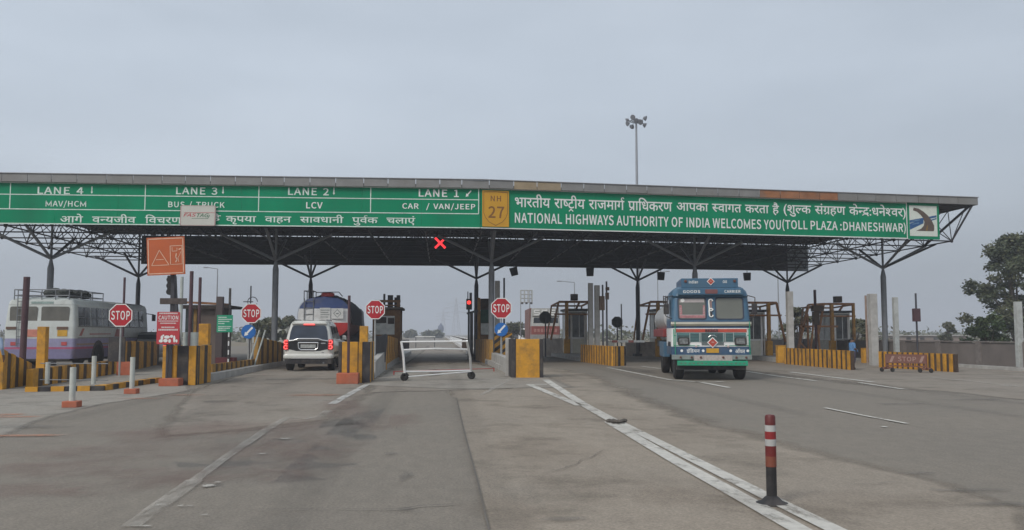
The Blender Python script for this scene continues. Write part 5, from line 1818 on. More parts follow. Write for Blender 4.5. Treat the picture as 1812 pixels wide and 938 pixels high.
# ================================================================== TOLL BOOTHS
def booth(label, px, pbase, dist, flip=1, hgt=None, extra=True, scale=1.0):
    """a glazed cabin with its rusty yellow guard frame; the origin is the foot of the guard post nearest the camera; flip mirrors it"""
    q = AG(px, dist)
    o = thing('toll_booth', label, 'toll booth', q, 0, 'glazed booths with rusty guard frames')
    s = flip
    k = scale
    H3, H2 = 3.25 * k, 2.55 * k

    def P(x, y, z):
        return (x * s * k, y * k, z * k if z < 9 else z)
    b = MB()
    b.beam(P(0, 0, 0), P(0, 0, 3.25), .19 * k)
    b.beam(P(1.35, 0, 0.2), P(1.35, 0, 3.25), .15 * k)
    b.build('guard_post', RUSTY, o, bevel=.01)
    b = MB()
    b.beam(P(-.48, 0, 3.25), P(1.42, 0, 3.25), .13 * k)
    b.beam(P(-.75, -.02, 2.52), P(1.45, -.02, 2.52), .10 * k)
    b.beam(P(-.48, 0, 3.25), P(-.95, 0, 1.0), .11 * k)
    b.beam(P(-.55, 2.9, 3.1), P(1.42, 2.9, 3.1), .10 * k)
    b.beam(P(-.48, 0, 3.22), P(-.55, 2.9, 3.1), .09 * k)
    b.beam(P(1.36, 0, 3.22), P(1.36, 2.9, 3.1), .09 * k)
    b.beam(P(-.55, 2.9, 3.1), P(-.85, 2.9, .9), .09 * k)
    b.beam(P(1.36, 2.9, 3.1), P(1.36, 2.9, 0), .09 * k)
    b.beam(P(.75, 0, 3.2), P(.62, 0.3, 2.85), .09 * k)
    b.build('guard_frame', RUST, o)
    b = MB()
    b.box(*sorted((P(-.17, 0, 0)[0], P(.17, 0, 0)[0])), -.14 * k, .17 * k, 0, 1.05 * k)
    b.build('yellow_base', YEL, o, bevel=.015)
    # cabin
    x0, x1, y0, y1 = .10, 1.28, .35, 2.6
    b = MB()
    for x in (x0 + .04, x1 - .04):
        for y in (y0 + .04, y1 - .04):
            b.beam(P(x, y, .2), P(x, y, 2.72), .08 * k)
    for z in (2.68, 1.12):
        b.beam(P(x0, y0 + .02, z), P(x1, y0 + .02, z), .07 * k)
        b.beam(P(x0, y1 - .02, z), P(x1, y1 - .02, z), .07 * k)
        b.beam(P(x0 + .02, y0, z), P(x0 + .02, y1, z), .07 * k)
        b.beam(P(x1 - .02, y0, z), P(x1 - .02, y1, z), .07 * k)
    b.beam(P(x0 + .02, 1.45, 1.1), P(x0 + .02, 1.45, 2.7), .06 * k)
    b.build('cabin_frame', WHITEP, o)
    b = MB()

    def bx(xa_, xb_, ya_, yb_, za_, zb_):
        a, c = P(xa_, ya_, za_), P(xb_, yb_, zb_)
        b.box(min(a[0], c[0]), max(a[0], c[0]), a[1], c[1], a[2], c[2])
    bx(x0 + .02, x0 + .05, y0 + .08, y1 - .08, .15, 1.08)
    bx(x1 - .05, x1 - .02, y0 + .08, y1 - .08, .15, 1.08)
    bx(x0 + .08, x1 - .08, y1 - .05, y1 - .02, .15, 1.08)
    b.build('lower_panels', CREAM, o)
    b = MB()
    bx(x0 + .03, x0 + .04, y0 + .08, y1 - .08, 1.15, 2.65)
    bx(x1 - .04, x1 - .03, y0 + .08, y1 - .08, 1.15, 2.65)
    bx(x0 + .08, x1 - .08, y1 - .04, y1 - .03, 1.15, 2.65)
    b.build('glass', M('booth_glass', (0.58, 0.61, 0.60), .35, var=.35, scale=2, spec=.7), o)  # opaque pale colour stands in for daylight showing through the panes
    b = MB()
    bx(x0 + .2, x1 - .1, y0 - .01, y0 + .03, .2, 1.08)
    d = b.build('door', CREAM, o)
    b = MB()
    bx(x0 + .24, x1 - .16, y0 - .004, y0 + .026, 1.16, 2.5)
    b.build('door_glass', M('door_glass', (0.075, 0.08, 0.085), .15, var=.5, scale=3), d)
    b = MB()
    for x in (x0 + .22, x1 - .14):
        b.beam(P(x, y0 - .02, .2), P(x, y0 - .02, 2.6), .11 * k)
    b.beam(P(x0 + .2, y0 - .02, 2.55), P(x1 - .1, y0 - .02, 2.55), .11 * k)
    b.beam(P(x0 + .2, y0 - .02, 1.10), P(x1 - .1, y0 - .02, 1.10), .07 * k)
    b.beam(P(x0 + .7, y0 - .01, 1.16), P(x0 + .7, y0 - .01, 2.5), .04 * k)
    b.build('door_frame', WHITEP, d)
    b = MB()
    bx(x0 - .12, x1 + .10, y0 - .15, y1 + .15, 2.73, 2.86)
    b.build('roof', M('dark_booth_roof', (0.06, 0.065, 0.075), .6, var=.2), o, bevel=.02)
    b = MB()
    bx(x0 + .15, x0 + .75, 1.0, 1.5, .15, 1.0)
    bx(x0 + .35, x0 + .6, 1.2, 1.3, 1.0, 1.5)
    b.build('desk', M('dark_timber', (0.075, 0.06, 0.055), 0.8), o)
    if extra:
        b = MB()
        bx(.28, .68, .0, .4, 3.34, 3.72)
        b.build('roof_box', BRN, o, bevel=.01)
    return o


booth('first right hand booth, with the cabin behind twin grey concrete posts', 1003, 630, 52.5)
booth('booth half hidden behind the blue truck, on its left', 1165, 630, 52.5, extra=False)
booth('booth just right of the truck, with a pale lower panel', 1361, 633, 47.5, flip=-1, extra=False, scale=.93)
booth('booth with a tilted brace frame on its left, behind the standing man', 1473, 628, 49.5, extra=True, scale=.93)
# the rusty stand and pole of the last booth
q = AG(1444, 46)
o = thing('signal_pole', 'dark pole with two boxes and splayed legs left of the last booth', 'pole', q)
b = MB()
b.tube((0, 0, 0), (0, 0, zat(q, 513)), .075)
b.build('shaft', MAROON, o)
b = MB()
b.box(-.18, .40, -.15, .15, zat(q, 551), zat(q, 541))
b.box(-.14, .16, -.12, .12, zat(q, 575), zat(q, 551.5))
b.build('box', BRN, o, bevel=.01)
b = MB()
b.beam((-.1, 0, 2.0), (-.38, 0, 0), .08)
b.beam((.1, 0, 2.0), (.2, 0, 0), .08)
b.build('legs', RUST, o)
q = AG(1412, 47)
o = thing('brace_frame', 'rusty leaning brace frame left of the last booth', 'frame', q)
b = MB()
b.beam((-.1, 0, .2), (.62, 0, 2.9), .12)
b.beam((.12, 0, .9), (.7, 0, .25), .08)
b.beam((.55, 0, .2), (.55, 0, 2.4), .09)
b.beam((.62, 0, 2.9), (1.5, 0, 2.95), .1)
b.beam((.1, -.01, 1.75), (2.2, -.01, 1.75), .1)
b.build('bars', RUST, o)

# ---- timber and rust booth left of lane 1
q = AG(686, 44)
o = thing('toll_booth', 'brown framed booth with white window, left of lane 1', 'toll booth', q)
xw0, xw1 = AG(659, 44).x - q.x, AG(708, 44).x - q.x
b = MB()
BR2 = M('brown_painted_steel', (0.22, 0.115, 0.045), .65, var=.2, scale=5, dirt=.5, dirtcol=(.11, .06, .035))
zt = zat(q, 548)
z0, z1 = zat(q, 592), zat(q, 559)
b.box(xw0, xw0 + .12, 0, .12, 0, zt)
b.box(xw1 - .28, xw1, 0, .3, 0, zt)
b.box(xw0, xw1, .012, .11, z0 - .12, z0)
b.box(xw0, xw1, .008, .112, z1, zt)
b.box(xw0, xw1, 2.2, 2.3, 0, zt)
b.box(xw1 - .06, xw1 - .004, .3, 2.2, 0, z0)
b.build('cabin_walls', BR2, o, bevel=.01)
b = MB()
b.box(xw0 + .12, xw1 - .28, .06, .075, z0, z1)
b.build('window_pane', [M('dusty_window', (.78, .80, .77), .25, var=.12, scale=2.5, dirt=.6, dirtcol=(.2, .22, .2))], o)
b = MB()
xm = (xw0 + xw1) / 2 + .02
b.box(xm - .025, xm + .025, .03, .055, z0, z1)
b.box(xw0 + .12, xw1 - .28, .03, .055, z1 - .05, z1 - .002)
b.build('window_bar', WHITEP, o)
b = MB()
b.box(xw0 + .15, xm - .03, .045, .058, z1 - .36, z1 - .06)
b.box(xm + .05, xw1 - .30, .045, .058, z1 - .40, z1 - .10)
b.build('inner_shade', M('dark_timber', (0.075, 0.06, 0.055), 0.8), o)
b = MB()
b.box(xw0 - .25, xw1 + .12, -.25, 2.5, zt + .002, zt + .12)
b.build('roof', M('grey_brown_roof', (.14, .115, .095), .8, var=.2), o, bevel=.015)
b = MB()
zz = zat(q, 533)
b.beam((xw0 + .3, 0, zt + .1), (xw0 + .3, 0, zz), .09)
b.beam((xw1 - .1, 0, zt + .1), (xw1 - .1, 0, zz), .16)
b.beam((xw0 + .1, 0, zz), (xw1, 0, zz), .12)
b.beam((xw0 + .1, 0, (zz + zt) / 2), (xw1, 0, (zz + zt) / 2), .07)
b.build('top_frame', BR2, o)
for x, yt, ww in ((-.20, 520, .1), (.10, 522, .26), (.36, 526, .12), (.50, 522, .18)):
    b = MB()
    b.box(x - ww / 2, x + ww / 2, .15, .15 + ww, zt + .13, zat(q, yt))
    b.build('roof_stack', BLK, o)
# ---- dark booth right of lane 1
q = AG(850, 47)
o = thing('toll_booth', 'dark booth with green cloth and a yellow post, beside the red traffic light', 'toll booth', q)


def lx(px):
    return AG(px, 47).x - q.x


b = MB()
b.box(lx(845), lx(850), 0, .16, 0, zat(q, 527))
b.build('yellow_post', RUSTY, o)
b = MB()
b.box(lx(850.5), lx(874), .1, .14, zat(q, 571), zat(q, 548))
b.build('green_cloth', M('green_cloth', (.035, .10, .075), .8, var=.25, scale=5, bump=.4), o)
b = MB()
b.box(lx(851), lx(874), .2, 2.4, zat(q, 548) + .05, zat(q, 528))
b.box(lx(851), lx(874), 2.3, 2.4, 0, zat(q, 548))
b.build('roof', M('dark_brown_roof', (.055, .042, .035), .8, var=.3, scale=5), o, bevel=.03)
b = MB()
b.box(lx(851), lx(874), .16, .18, zat(q, 592), zat(q, 572))
b.build('window_pane', M('booth_glass', (0.10, 0.11, 0.115), .12), o)
b = MB()
b.box(lx(851), lx(874), .12, .2, 0, zat(q, 593))
b.build('lower_wall', BR2, o)
b = MB()
for px, w_, y0, y1 in ((829, .10, 548, 632), (834, .16, 552, 634), (840, .10, 546, 630)):
    b.beam((lx(px), -.25, 0), (lx(px), -.25, zat(q, y0)), w_)
b.beam((lx(826), -.3, zat(q, 555)), (lx(845), -.05, zat(q, 550)), .1)
b.path([(lx(836), -.35, .02), (lx(838), -.5, .25), (lx(841), -.35, .8), (lx(842), -.3, 2)], .05)
b.build('conduits', M('dark_grey_conduit', (.085, .085, .095), .6, var=.3, scale=4), o)
# red traffic light
q2 = AG(829.5, 46)
o = thing('traffic_light', 'black traffic light showing red beside the booth right of lane 1', 'traffic light', q2)
z0, z1 = zat(q2, 548), zat(q2, 529)
b = MB()
b.box(-.14, .16, -.1, .1, z0, z1)
b.build('housing', M('signal_black', (0.015, 0.015, 0.016), 0.5), o, bevel=.02)
b = MB()
b.tube((.0, .05, 0), (.0, .05, z0), .05)
b.box(.03, .16, -.02, .12, z1, zat(q2, 518))
b.box(-.08, -.03, -.02, .05, z1, zat(q2, 516))
b.build('pole', DSTEEL, o)
zc = zat(q2, 535.5)
b = MB()
b.lathe([(.105, -.13), (.09, -.145), (.01, -.15)], (0, 0, zc), 16, 'y')
b.build('red_lens', M('lit_red_lens', (1.0, 0.06, 0.05), .4, emit=1.2, var=.05), o)
b = MB()
b.lathe([(.10, -.11), (.01, -.115)], (0, 0, z0 + .14), 16, 'y')
b.build('dark_lens', M('dark_lens', (.03, .03, .02), .3), o)
# boom cabinets and arm deep in lane 1
for px, dd, lab in ((717, 62, 'dark boom cabinet at the left of the lane 1 exit'), (824, 66, 'dark brown boom cabinet at the right of the lane 1 exit')):
    q = AG(px, dd)
    o = thing('boom_cabinet', lab, 'boom barrier', q)
    b = MB()
    b.box(-.28, .28, -.2, .2, .3, .95)
    b.build('housing', BRN if px > 800 else BLK, o, bevel=.03)
    b = MB()
    b.box(-.2, .2, -.15, .15, 0, .299)
    b.build('foot', GREY, o)
q = AG(735, 88)
o = thing('height_bar', 'thin white bar on dark legs across the far end of lane 1', 'barrier', q)
b = MB()
xe = AG(770, 88).x - q.x
b.beam((0, 0, zat(q, 596)), (xe, 0, zat(q, 596)), .09)
b.build('bar', WHITEP, o)
b = MB()
b.beam((.05, .06, 0), (.05, .06, zat(q, 596)), .06)
b.beam((xe - .05, .06, 0), (xe - .05, .06, zat(q, 596)), .06)
b.beam((0, .06, zat(q, 597.5)), (xe, .06, zat(q, 597.5)), .04)
b.build('legs', DSTEEL, o)
# ---- booth of lane 3, behind the poles
q = AG(372, 39)
o = thing('toll_booth', 'brown flat roofed booth behind the maroon poles, left of the green notice', 'toll booth', q)


def lx(px):
    return AG(px, 39).x - q.x


b = MB()
b.box(lx(325), lx(404), -.2, 2.6, zat(q, 545), zat(q, 540))
b.box(lx(322), lx(384), -.3, -.22, zat(q, 547), zat(q, 543))
b.build('roof', M('dark_brown_roof', (.055, .042, .035), .8, var=.3, scale=5), o)
b = MB()
b.box(lx(352), lx(386), 0, 2.4, 0, zat(q, 545) - .01)
b.build('cabin_walls', M('grey_brown_panel', (.135, .105, .09), .75, var=.2, scale=3, dirt=.5), o)
b = MB()
b.box(lx(327), lx(351), .1, 2.3, 1.25, zat(q, 546))
b.build('glass', M('green_dark_glass', (.045, .06, .058), .15, var=.3), o)
b = MB()
b.box(lx(327), lx(351), .08, 2.3, 0, 1.24)
b.build('lower_wall', BRN, o)
b = MB()
b.box(lx(343), lx(348), -.06, .06, 0, zat(q, 546))
b.build('yellow_post', YELD, o)
b = MB()
b.beam((lx(323), -.1, zat(q, 535)), (lx(384), -.1, zat(q, 538)), .09)
b.beam((lx(323), 2.5, zat(q, 532)), (lx(384), 2.4, zat(q, 536)), .09)
b.build('top_frame', RUST, o)
# ================================================================== VEHICLES
def wheel(parent, x, y, r, wd, rimm, n=22, out=1, inner=False):
    """a tyre with its rim as sub-part; axis along x; out = +1 if the rim faces +x"""
    b = MB()
    h = wd / 2
    b.lathe([(r * .58, -h * .9), (r * .9, -h), (r * .985, -h * .72), (r, -h * .3), (r, h * .3), (r * .985, h * .72), (r * .9, h), (r * .58, h * .9)], (x, y, r), n, 'x')
    t = b.build('wheel', TYRE, parent, smooth=True)
    b = MB()
    s = out
    b.lathe([(r * .58, s * h * .80), (r * .5, s * h * .55), (r * .3, s * h * .62), (r * .16, s * h * .9), (.004, s * h * .9)], (x, y, r), n, 'x')
    b.build('rim', rimm, t, smooth=True)
    return t


def ring_rect(x0, x1, y0, y1, r, z, n=4):
    return [(x, y, z) for x, y in rrect(x0, x1, y0, y1, r, n)]


CARWHITE = M('pearl_white_paint', (0.60, 0.60, 0.56), 0.25, var=.03, coat=.5, dirt=.2, dirtcol=(.42, .40, .34))
LITRED = M('lit_tail_lamp', (1.0, 0.10, 0.09), .3, emit=1.1, var=.05)
REDLENS = M('red_lamp_glass', (.35, .015, .015), .2, var=.1)


def suv():
    p = AG(545.5, 32.3)
    o = thing('sport_utility_car', 'white high roofed car seen from behind with its brake lights on, in lane 2', 'car', p, 0.0)
    b = MB()
    hw = .90
    b.loft([ring_rect(-hw + .10, hw - .10, .16, 4.25, .3, .40), ring_rect(-hw + .02, hw - .02, .03, 4.38, .3, .50), ring_rect(-hw, hw, 0, 4.42, .28, .62), ring_rect(-hw, hw, .04, 4.42, .26, .88),
            ring_rect(-hw + .015, hw - .015, .06, 4.36, .25, 1.06), ring_rect(-hw + .05, hw - .05, .08, 3.1, .22, 1.13)])
    b.build('body', CARWHITE, o, smooth=True, sharp=50)
    b = MB()
    b.loft([ring_rect(-hw + .05, hw - .05, .08, 3.15, .2, 1.10), ring_rect(-hw + .12, hw - .12, .16, 2.75, .2, 1.42), ring_rect(-hw + .19, hw - .19, .27, 2.35, .2, 1.72), ring_rect(-hw + .25, hw - .25, .33, 2.2, .22, 1.81), ring_rect(-hw + .38, hw - .38, .5, 2.0, .25, 1.845)])
    b.build('cabin', CARWHITE, o, smooth=True, sharp=50)
    # rear window, following the slope of the tailgate
    b = MB()

    def back(x, z):
        y = .08 + .08 * (z - 1.10) / .32 if z < 1.42 else .16 + .11 * (z - 1.42) / .30
        return (x, y - .014, z)
    b.poly([back(-.70, 1.13), back(.70, 1.13), back(.665, 1.42), back(.61, 1.62), back(.55, 1.665), back(-.55, 1.665), back(-.61, 1.62), back(-.665, 1.42)])
    b.build('rear_window', M('rear_glass', (.03, .04, .06), .12, var=.3, scale=1.5, spec=.45), o, recalc=False)
    b = MB()
    b.loft([[(-.66, .20, 1.70), (.66, .20, 1.70), (.66, .5, 1.76), (-.66, .5, 1.76)], [(-.60, .19, 1.76), (.60, .19, 1.76), (.62, .5, 1.82), (-.62, .5, 1.82)]])
    b.build('spoiler', CARWHITE, o, bevel=.015)
    b = MB()
    b.box(-.20, .20, .170, .215, 1.675, 1.715)
    b.build('high_brake_light', LITRED, o, bevel=.008)
    # side windows and pillars
    for s in (-1, 1):
        b = MB()

        def side(y, z):
            t = (z - 1.10) / .62
            return (s * (hw - .05 - .14 * t + .006), y, z)
        for y0, y1, y2, y3 in ((.34, 1.02, .98, .42), (1.10, 1.90, 1.84, 1.06), (1.98, 2.86, 2.40, 1.92)):
            b.poly([side(y0, 1.16), side(y1, 1.16), side(y2, 1.64), side(y3, 1.64)])
        b.build('side_window', GLASS, o, recalc=False)
        b = MB()
        b.box(s * hw - .03, s * hw + .012, .35, 4.0, .60, .70)
        b.build('side_moulding', M('dark_grey_plastic', (.06, .06, .06), .6), o)
        b = MB()
        b.loft([[(s * .93, 2.62, 1.12), (s * 1.10, 2.60, 1.12), (s * 1.10, 2.72, 1.12), (s * .93, 2.72, 1.12)], [(s * .93, 2.62, 1.29), (s * 1.08, 2.60, 1.29), (s * 1.08, 2.72, 1.29), (s * .93, 2.72, 1.29)]])
        b.build('mirror', CARWHITE, o, bevel=.03)
        b = MB()
        b.tube((s * .58, .55, 1.87), (s * .58, 2.0, 1.88), .018)
        for y in (.58, 1.95):
            b.tube((s * .58, y, 1.80), (s * .58, y, 1.87), .016)
        b.build('roof_rail', CHROME, o)
        # tail lamps
        b = MB()
        b.hexa([(s * .70, -.012, .78), (s * .895, .02, .78), (s * .895, .16, .78), (s * .70, .10, .78), (s * .72, .03, 1.15), (s * .885, .06, 1.15), (s * .885, .20, 1.15), (s * .72, .12, 1.15)])
        tl = b.build('tail_lamp', REDLENS, o, bevel=.02)
        b = MB()
        for z in (.87, 1.05):
            pts = [(s * .80 + .062 * math.cos(R(a)) * s, -.022 + (.012 if z < 1 else .045), z + .062 * math.sin(R(a))) for a in range(-150, 151, 30)]
            b.path(pts, .022, 6)
        b.build('lit_ring', LITRED, tl)
        b = MB()
        b.box(s * .56 - .10, s * .56 + .10, -.022, .02, .49, .53)
        b.build('reflector', REDLENS, o)
        for y, in ((.82,), (3.5,)):
            wheel(o, s * .76, y, .37, .24, M('alloy_rim', (.35, .35, .36), .35, .7), out=s)
    # dark band, chrome arch and plate on the tailgate
    b = MB()
    b.poly([(-.70, .028, 1.10), (-.5, .022, 1.115), (.5, .022, 1.115), (.70, .028, 1.10), (.70, .02, .80), (.42, .012, .73), (-.42, .012, .73), (-.70, .02, .80)])
    b.prism([], (0, 0, 0)) if False else None
    b.build('tailgate_band', M('gloss_black_panel', (.02, .02, .022), .25), o, recalc=False)
    b = MB()
    pts = [(-.70, .012, 1.095), (-.50, .006, 1.12), (-.36, -.004, 1.175), (.36, -.004, 1.175), (.50, .006, 1.12), (.70, .012, 1.095)]
    b.path(pts, .028, 6)
    b.build('chrome_arch', CHROME, o, smooth=True)
    b = MB()
    for (x0, z0), (x1, z1) in zip([(-.36, 1.03), (.36, 1.03), (.34, .83), (.26, .77), (-.26, .77), (-.34, .83)], [(.36, 1.03), (.34, .83), (.26, .77), (-.26, .77), (-.34, .83), (-.36, 1.03)]):
        b.tube((x0, -.006, z0), (x1, -.006, z1), .026, n=6)
    b.build('plate_surround', CHROME, o, smooth=True)
    b = MB()
    b.box(-.27, .27, -.012, .008, .84, .97)
    b.build('number_plate', M('dusty_plate', (.33, .34, .33), .6, var=.25, scale=14), o)
    b = MB()
    b.box(.46, .62, .0, .018, .99, 1.03)
    b.box(.48, .58, .0, .014, .66, .69)
    b.build('badge', CHROME, o)
    # bumper, sill plate and underside
    b = MB()
    b.loft([ring_rect(-hw + .04, hw - .04, -.02, .4, .12, .45), ring_rect(-hw + .0, hw - .0, -.045, .4, .14, .48), ring_rect(-hw + .0, hw - .0, -.045, .4, .14, .58), ring_rect(-hw + .04, hw - .04, -.01, .4, .12, .63)])
    b.build('bumper', CARWHITE, o, smooth=True, sharp=50)
    b = MB()
    b.box(-.66, .66, -.062, -.02, .452, .478)
    b.build('bumper_strip', CHROME, o)
    b = MB()
    b.box(-.84, .84, -.01, .5, .27, .447)
    b.box(-.35, .35, .4, 3.6, .28, .36)
    b.tube((-.7, .84, .36), (.7, .84, .36), .05)
    b.box(-.42, .42, -.03, -.012, .34, .42)
    b.build('underside', BLK, o)
    b = MB()
    b.tube((.56, -.02, .30), (.56, .3, .30), .035)
    b.build('exhaust', STEEL, o)
    return o


suv()


def tanker():
    o = thing('tanker_lorry', 'blue, white and red tanker lorry seen from behind, ahead of the white car', 'lorry', (-5.15, 39.9, 0), 0)
    zc, rx, rz = 2.08, 1.14, .93

    def pw(t):                                     # a squarish oval: the tank's section
        return math.copysign(abs(t) ** .78, t)

    def cs(a):
        return pw(math.cos(R(a)))

    def zs(a):
        return pw(math.sin(R(a)))

    def sec(y, k=1.0):
        return [(rx * k * cs(a), y, zc + rz * k * zs(a)) for a in range(0, 360, 10)]
    TB, TW, TR = M('tank_blue', (.04, .075, .22), .4, var=.1, dirt=.3), M('tank_white', (.76, .76, .75), .4, var=.06, dirt=.4, dirtcol=(.36, .33, .3)), M('tank_red', (.52, .035, .035), .4, var=.1, dirt=.3)
    # end cap: three colour fields
    b = MB()
    nrows = 24
    prev = None
    for i in range(nrows + 1):
        z = -rz + 2 * rz * i / nrows
        hwid = rx * max(0, 1 - abs(z / rz) ** 2.56) ** .39
        row = [(hwid * (j / 6 - 1), -.16 * (1 - (z / rz) ** 2 * .8) * (1 - ((j / 6 - 1)) ** 2), zc + z) for j in range(13)]
        if prev:
            m = 2 if z <= -.18 * rz else (1 if z <= .42 * rz else 0)
            k = len(b.v)
            b.add(prev + row, [(j, j + 1, 13 + j + 1, 13 + j) for j in range(12)], m)
        prev = row
    b.build('tank_end', [TB, TW, TR], o, smooth=True, recalc=False)
    b = MB()
    for a in range(0, 360, 10):
        a2 = a + 10
        m = 2 if zs(a + 5) < -.18 else (1 if zs(a + 5) < .42 else 0)
        b.add([(rx * cs(a), 0, zc + rz * zs(a)), (rx * cs(a2), 0, zc + rz * zs(a2)), (rx * cs(a2), 5.6, zc + rz * zs(a2)), (rx * cs(a), 5.6, zc + rz * zs(a))], [(0, 1, 2, 3)], m)
    b.poly(sec(5.6), 0)
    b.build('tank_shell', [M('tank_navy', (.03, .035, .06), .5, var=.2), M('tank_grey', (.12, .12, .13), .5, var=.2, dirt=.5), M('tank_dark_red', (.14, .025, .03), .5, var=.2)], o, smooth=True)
    b = MB()
    for y in (0, 1.9, 3.8, 5.6):
        b.loft([sec(y - .03, 1.02), sec(y + .03, 1.02)], cap=False)
    b.build('tank_bands', M('tank_navy', (.03, .035, .06), .5, var=.2), o)
    # dark sheet folded along the top of the tank
    b = MB()
    rings = []
    for i in range(12):
        y = .7 + i * .42
        h = 1.02 + .05 * math.sin(i * 1.7)
        rings.append([(rx * cs(a) * 1.05, y, zc + rz * zs(a) * h + (.06 if 50 < a < 120 else 0)) for a in (-14, 10, 30, 50, 75, 100, 125)] + [(rx * cs(a), y, zc + rz * zs(a) * .98) for a in (120, 90, 60, 30, -10)])
    b.loft(rings)
    b.build('tarpaulin', M('navy_tarpaulin', (.025, .028, .045), .7, var=.3, scale=4, bump=.4), o, smooth=True)
    b = MB()
    for x in (-.85, -.45):
        b.tube((x, -.14, 1.0), (x, -.12, zc + .85), .022, n=6)
    for k in range(7):
        b.tube((-.85, -.14, 1.1 + k * .28), (-.45, -.14, 1.1 + k * .28), .016, n=6)
    b.build('ladder', STEEL, o)
    b = MB()
    for y in (.1, 1.0):
        for x in (-.9, -.5):
            b.tube((x, y, zc + .75), (x, y, zc + 1.18), .02, n=6)
    b.path([(-.9, 1.0, zc + 1.18), (-.9, .1, zc + 1.18), (-.5, .1, zc + 1.18), (-.5, 1.0, zc + 1.18), (-.9, 1.0, zc + 1.18)], .018)
    b.path([(-.4, .3, zc + 1.12), (.6, .3, zc + 1.14), (.75, .4, zc + .95)], .02)
    b.build('top_railing', DSTEEL, o)
    b = MB()
    b.lathe([(.30, .95), (.30, 1.10), (.22, 1.13), (.01, 1.14)], (.05, .8, zc), 14)
    b.build('hatch', M('tank_red', (.42, .035, .035), .4), o, smooth=True)
    b = MB()
    b.box(-.17, .30, -.19, -.175, zc - .12, zc + .42)
    b.box(.34, .86, -.19, -.175, zc - .06, zc + .40)
    pl = b.build('notice_plate', M('tank_plate_white', (.66, .66, .64), .5), o)
    b = MB()
    for k in range(4):
        b.box(-.13, .26 - .06 * (k % 2), -.195, -.192, zc + .30 - k * .1, zc + .335 - k * .1)
    for pts in ([(.60, .34), (.76, .17), (.60, .0), (.44, .17), (.60, .34)],):
        vs, fs = stroke2([(x, zc + y) for x, y in pts], .025)
        b.add([(x, -.193, y) for x, y in vs], fs)
    b.box(.54, .66, -.195, -.192, zc + .14, zc + .2)
    b.build('plate_marks', M('grey_print', (.25, .27, .26), .6), pl)
    b = MB()
    b.box(.10, .48, -.14, -.10, 1.22, 1.40)
    b.build('number_plate', M('tan_plate', (.40, .33, .18), .6), o)
    b = MB()
    b.box(-1.15, 1.15, -.05, .1, .62, .80)
    b.box(-1.0, -.85, 0, 7.6, .75, 1.12)
    b.box(.85, 1.0, 0, 7.6, .75, 1.12)
    b.box(-1.1, 1.1, .0, .08, .82, 1.15)
    b.build('chassis', BLK, o)
    b = MB()
    for s in (-1, 1):
        b.box(s * .98 - .12, s * .98 + .12, -.08, -.051, .66, .77)
    b.build('tail_lamps', REDLENS, o)
    for s in (-1, 1):
        for y in (1.0, 2.3):
            wheel(o, s * .95, y, .5, .5, STEEL, out=s)
        wheel(o, s * 1.0, 6.9, .5, .28, STEEL, out=s)
    b = MB()
    b.loft([ring_rect(-1.15, 1.15, 6.0, 7.7, .15, .6), ring_rect(-1.15, 1.15, 6.0, 7.7, .15, 1.7), ring_rect(-1.1, 1.1, 6.0, 7.6, .2, 2.5), ring_rect(-1.0, 1.0, 6.1, 7.4, .3, 2.65)])
    b.build('cab', M('tank_navy', (.03, .035, .06), .5), o, smooth=True, sharp=50)
    return o


tanker()


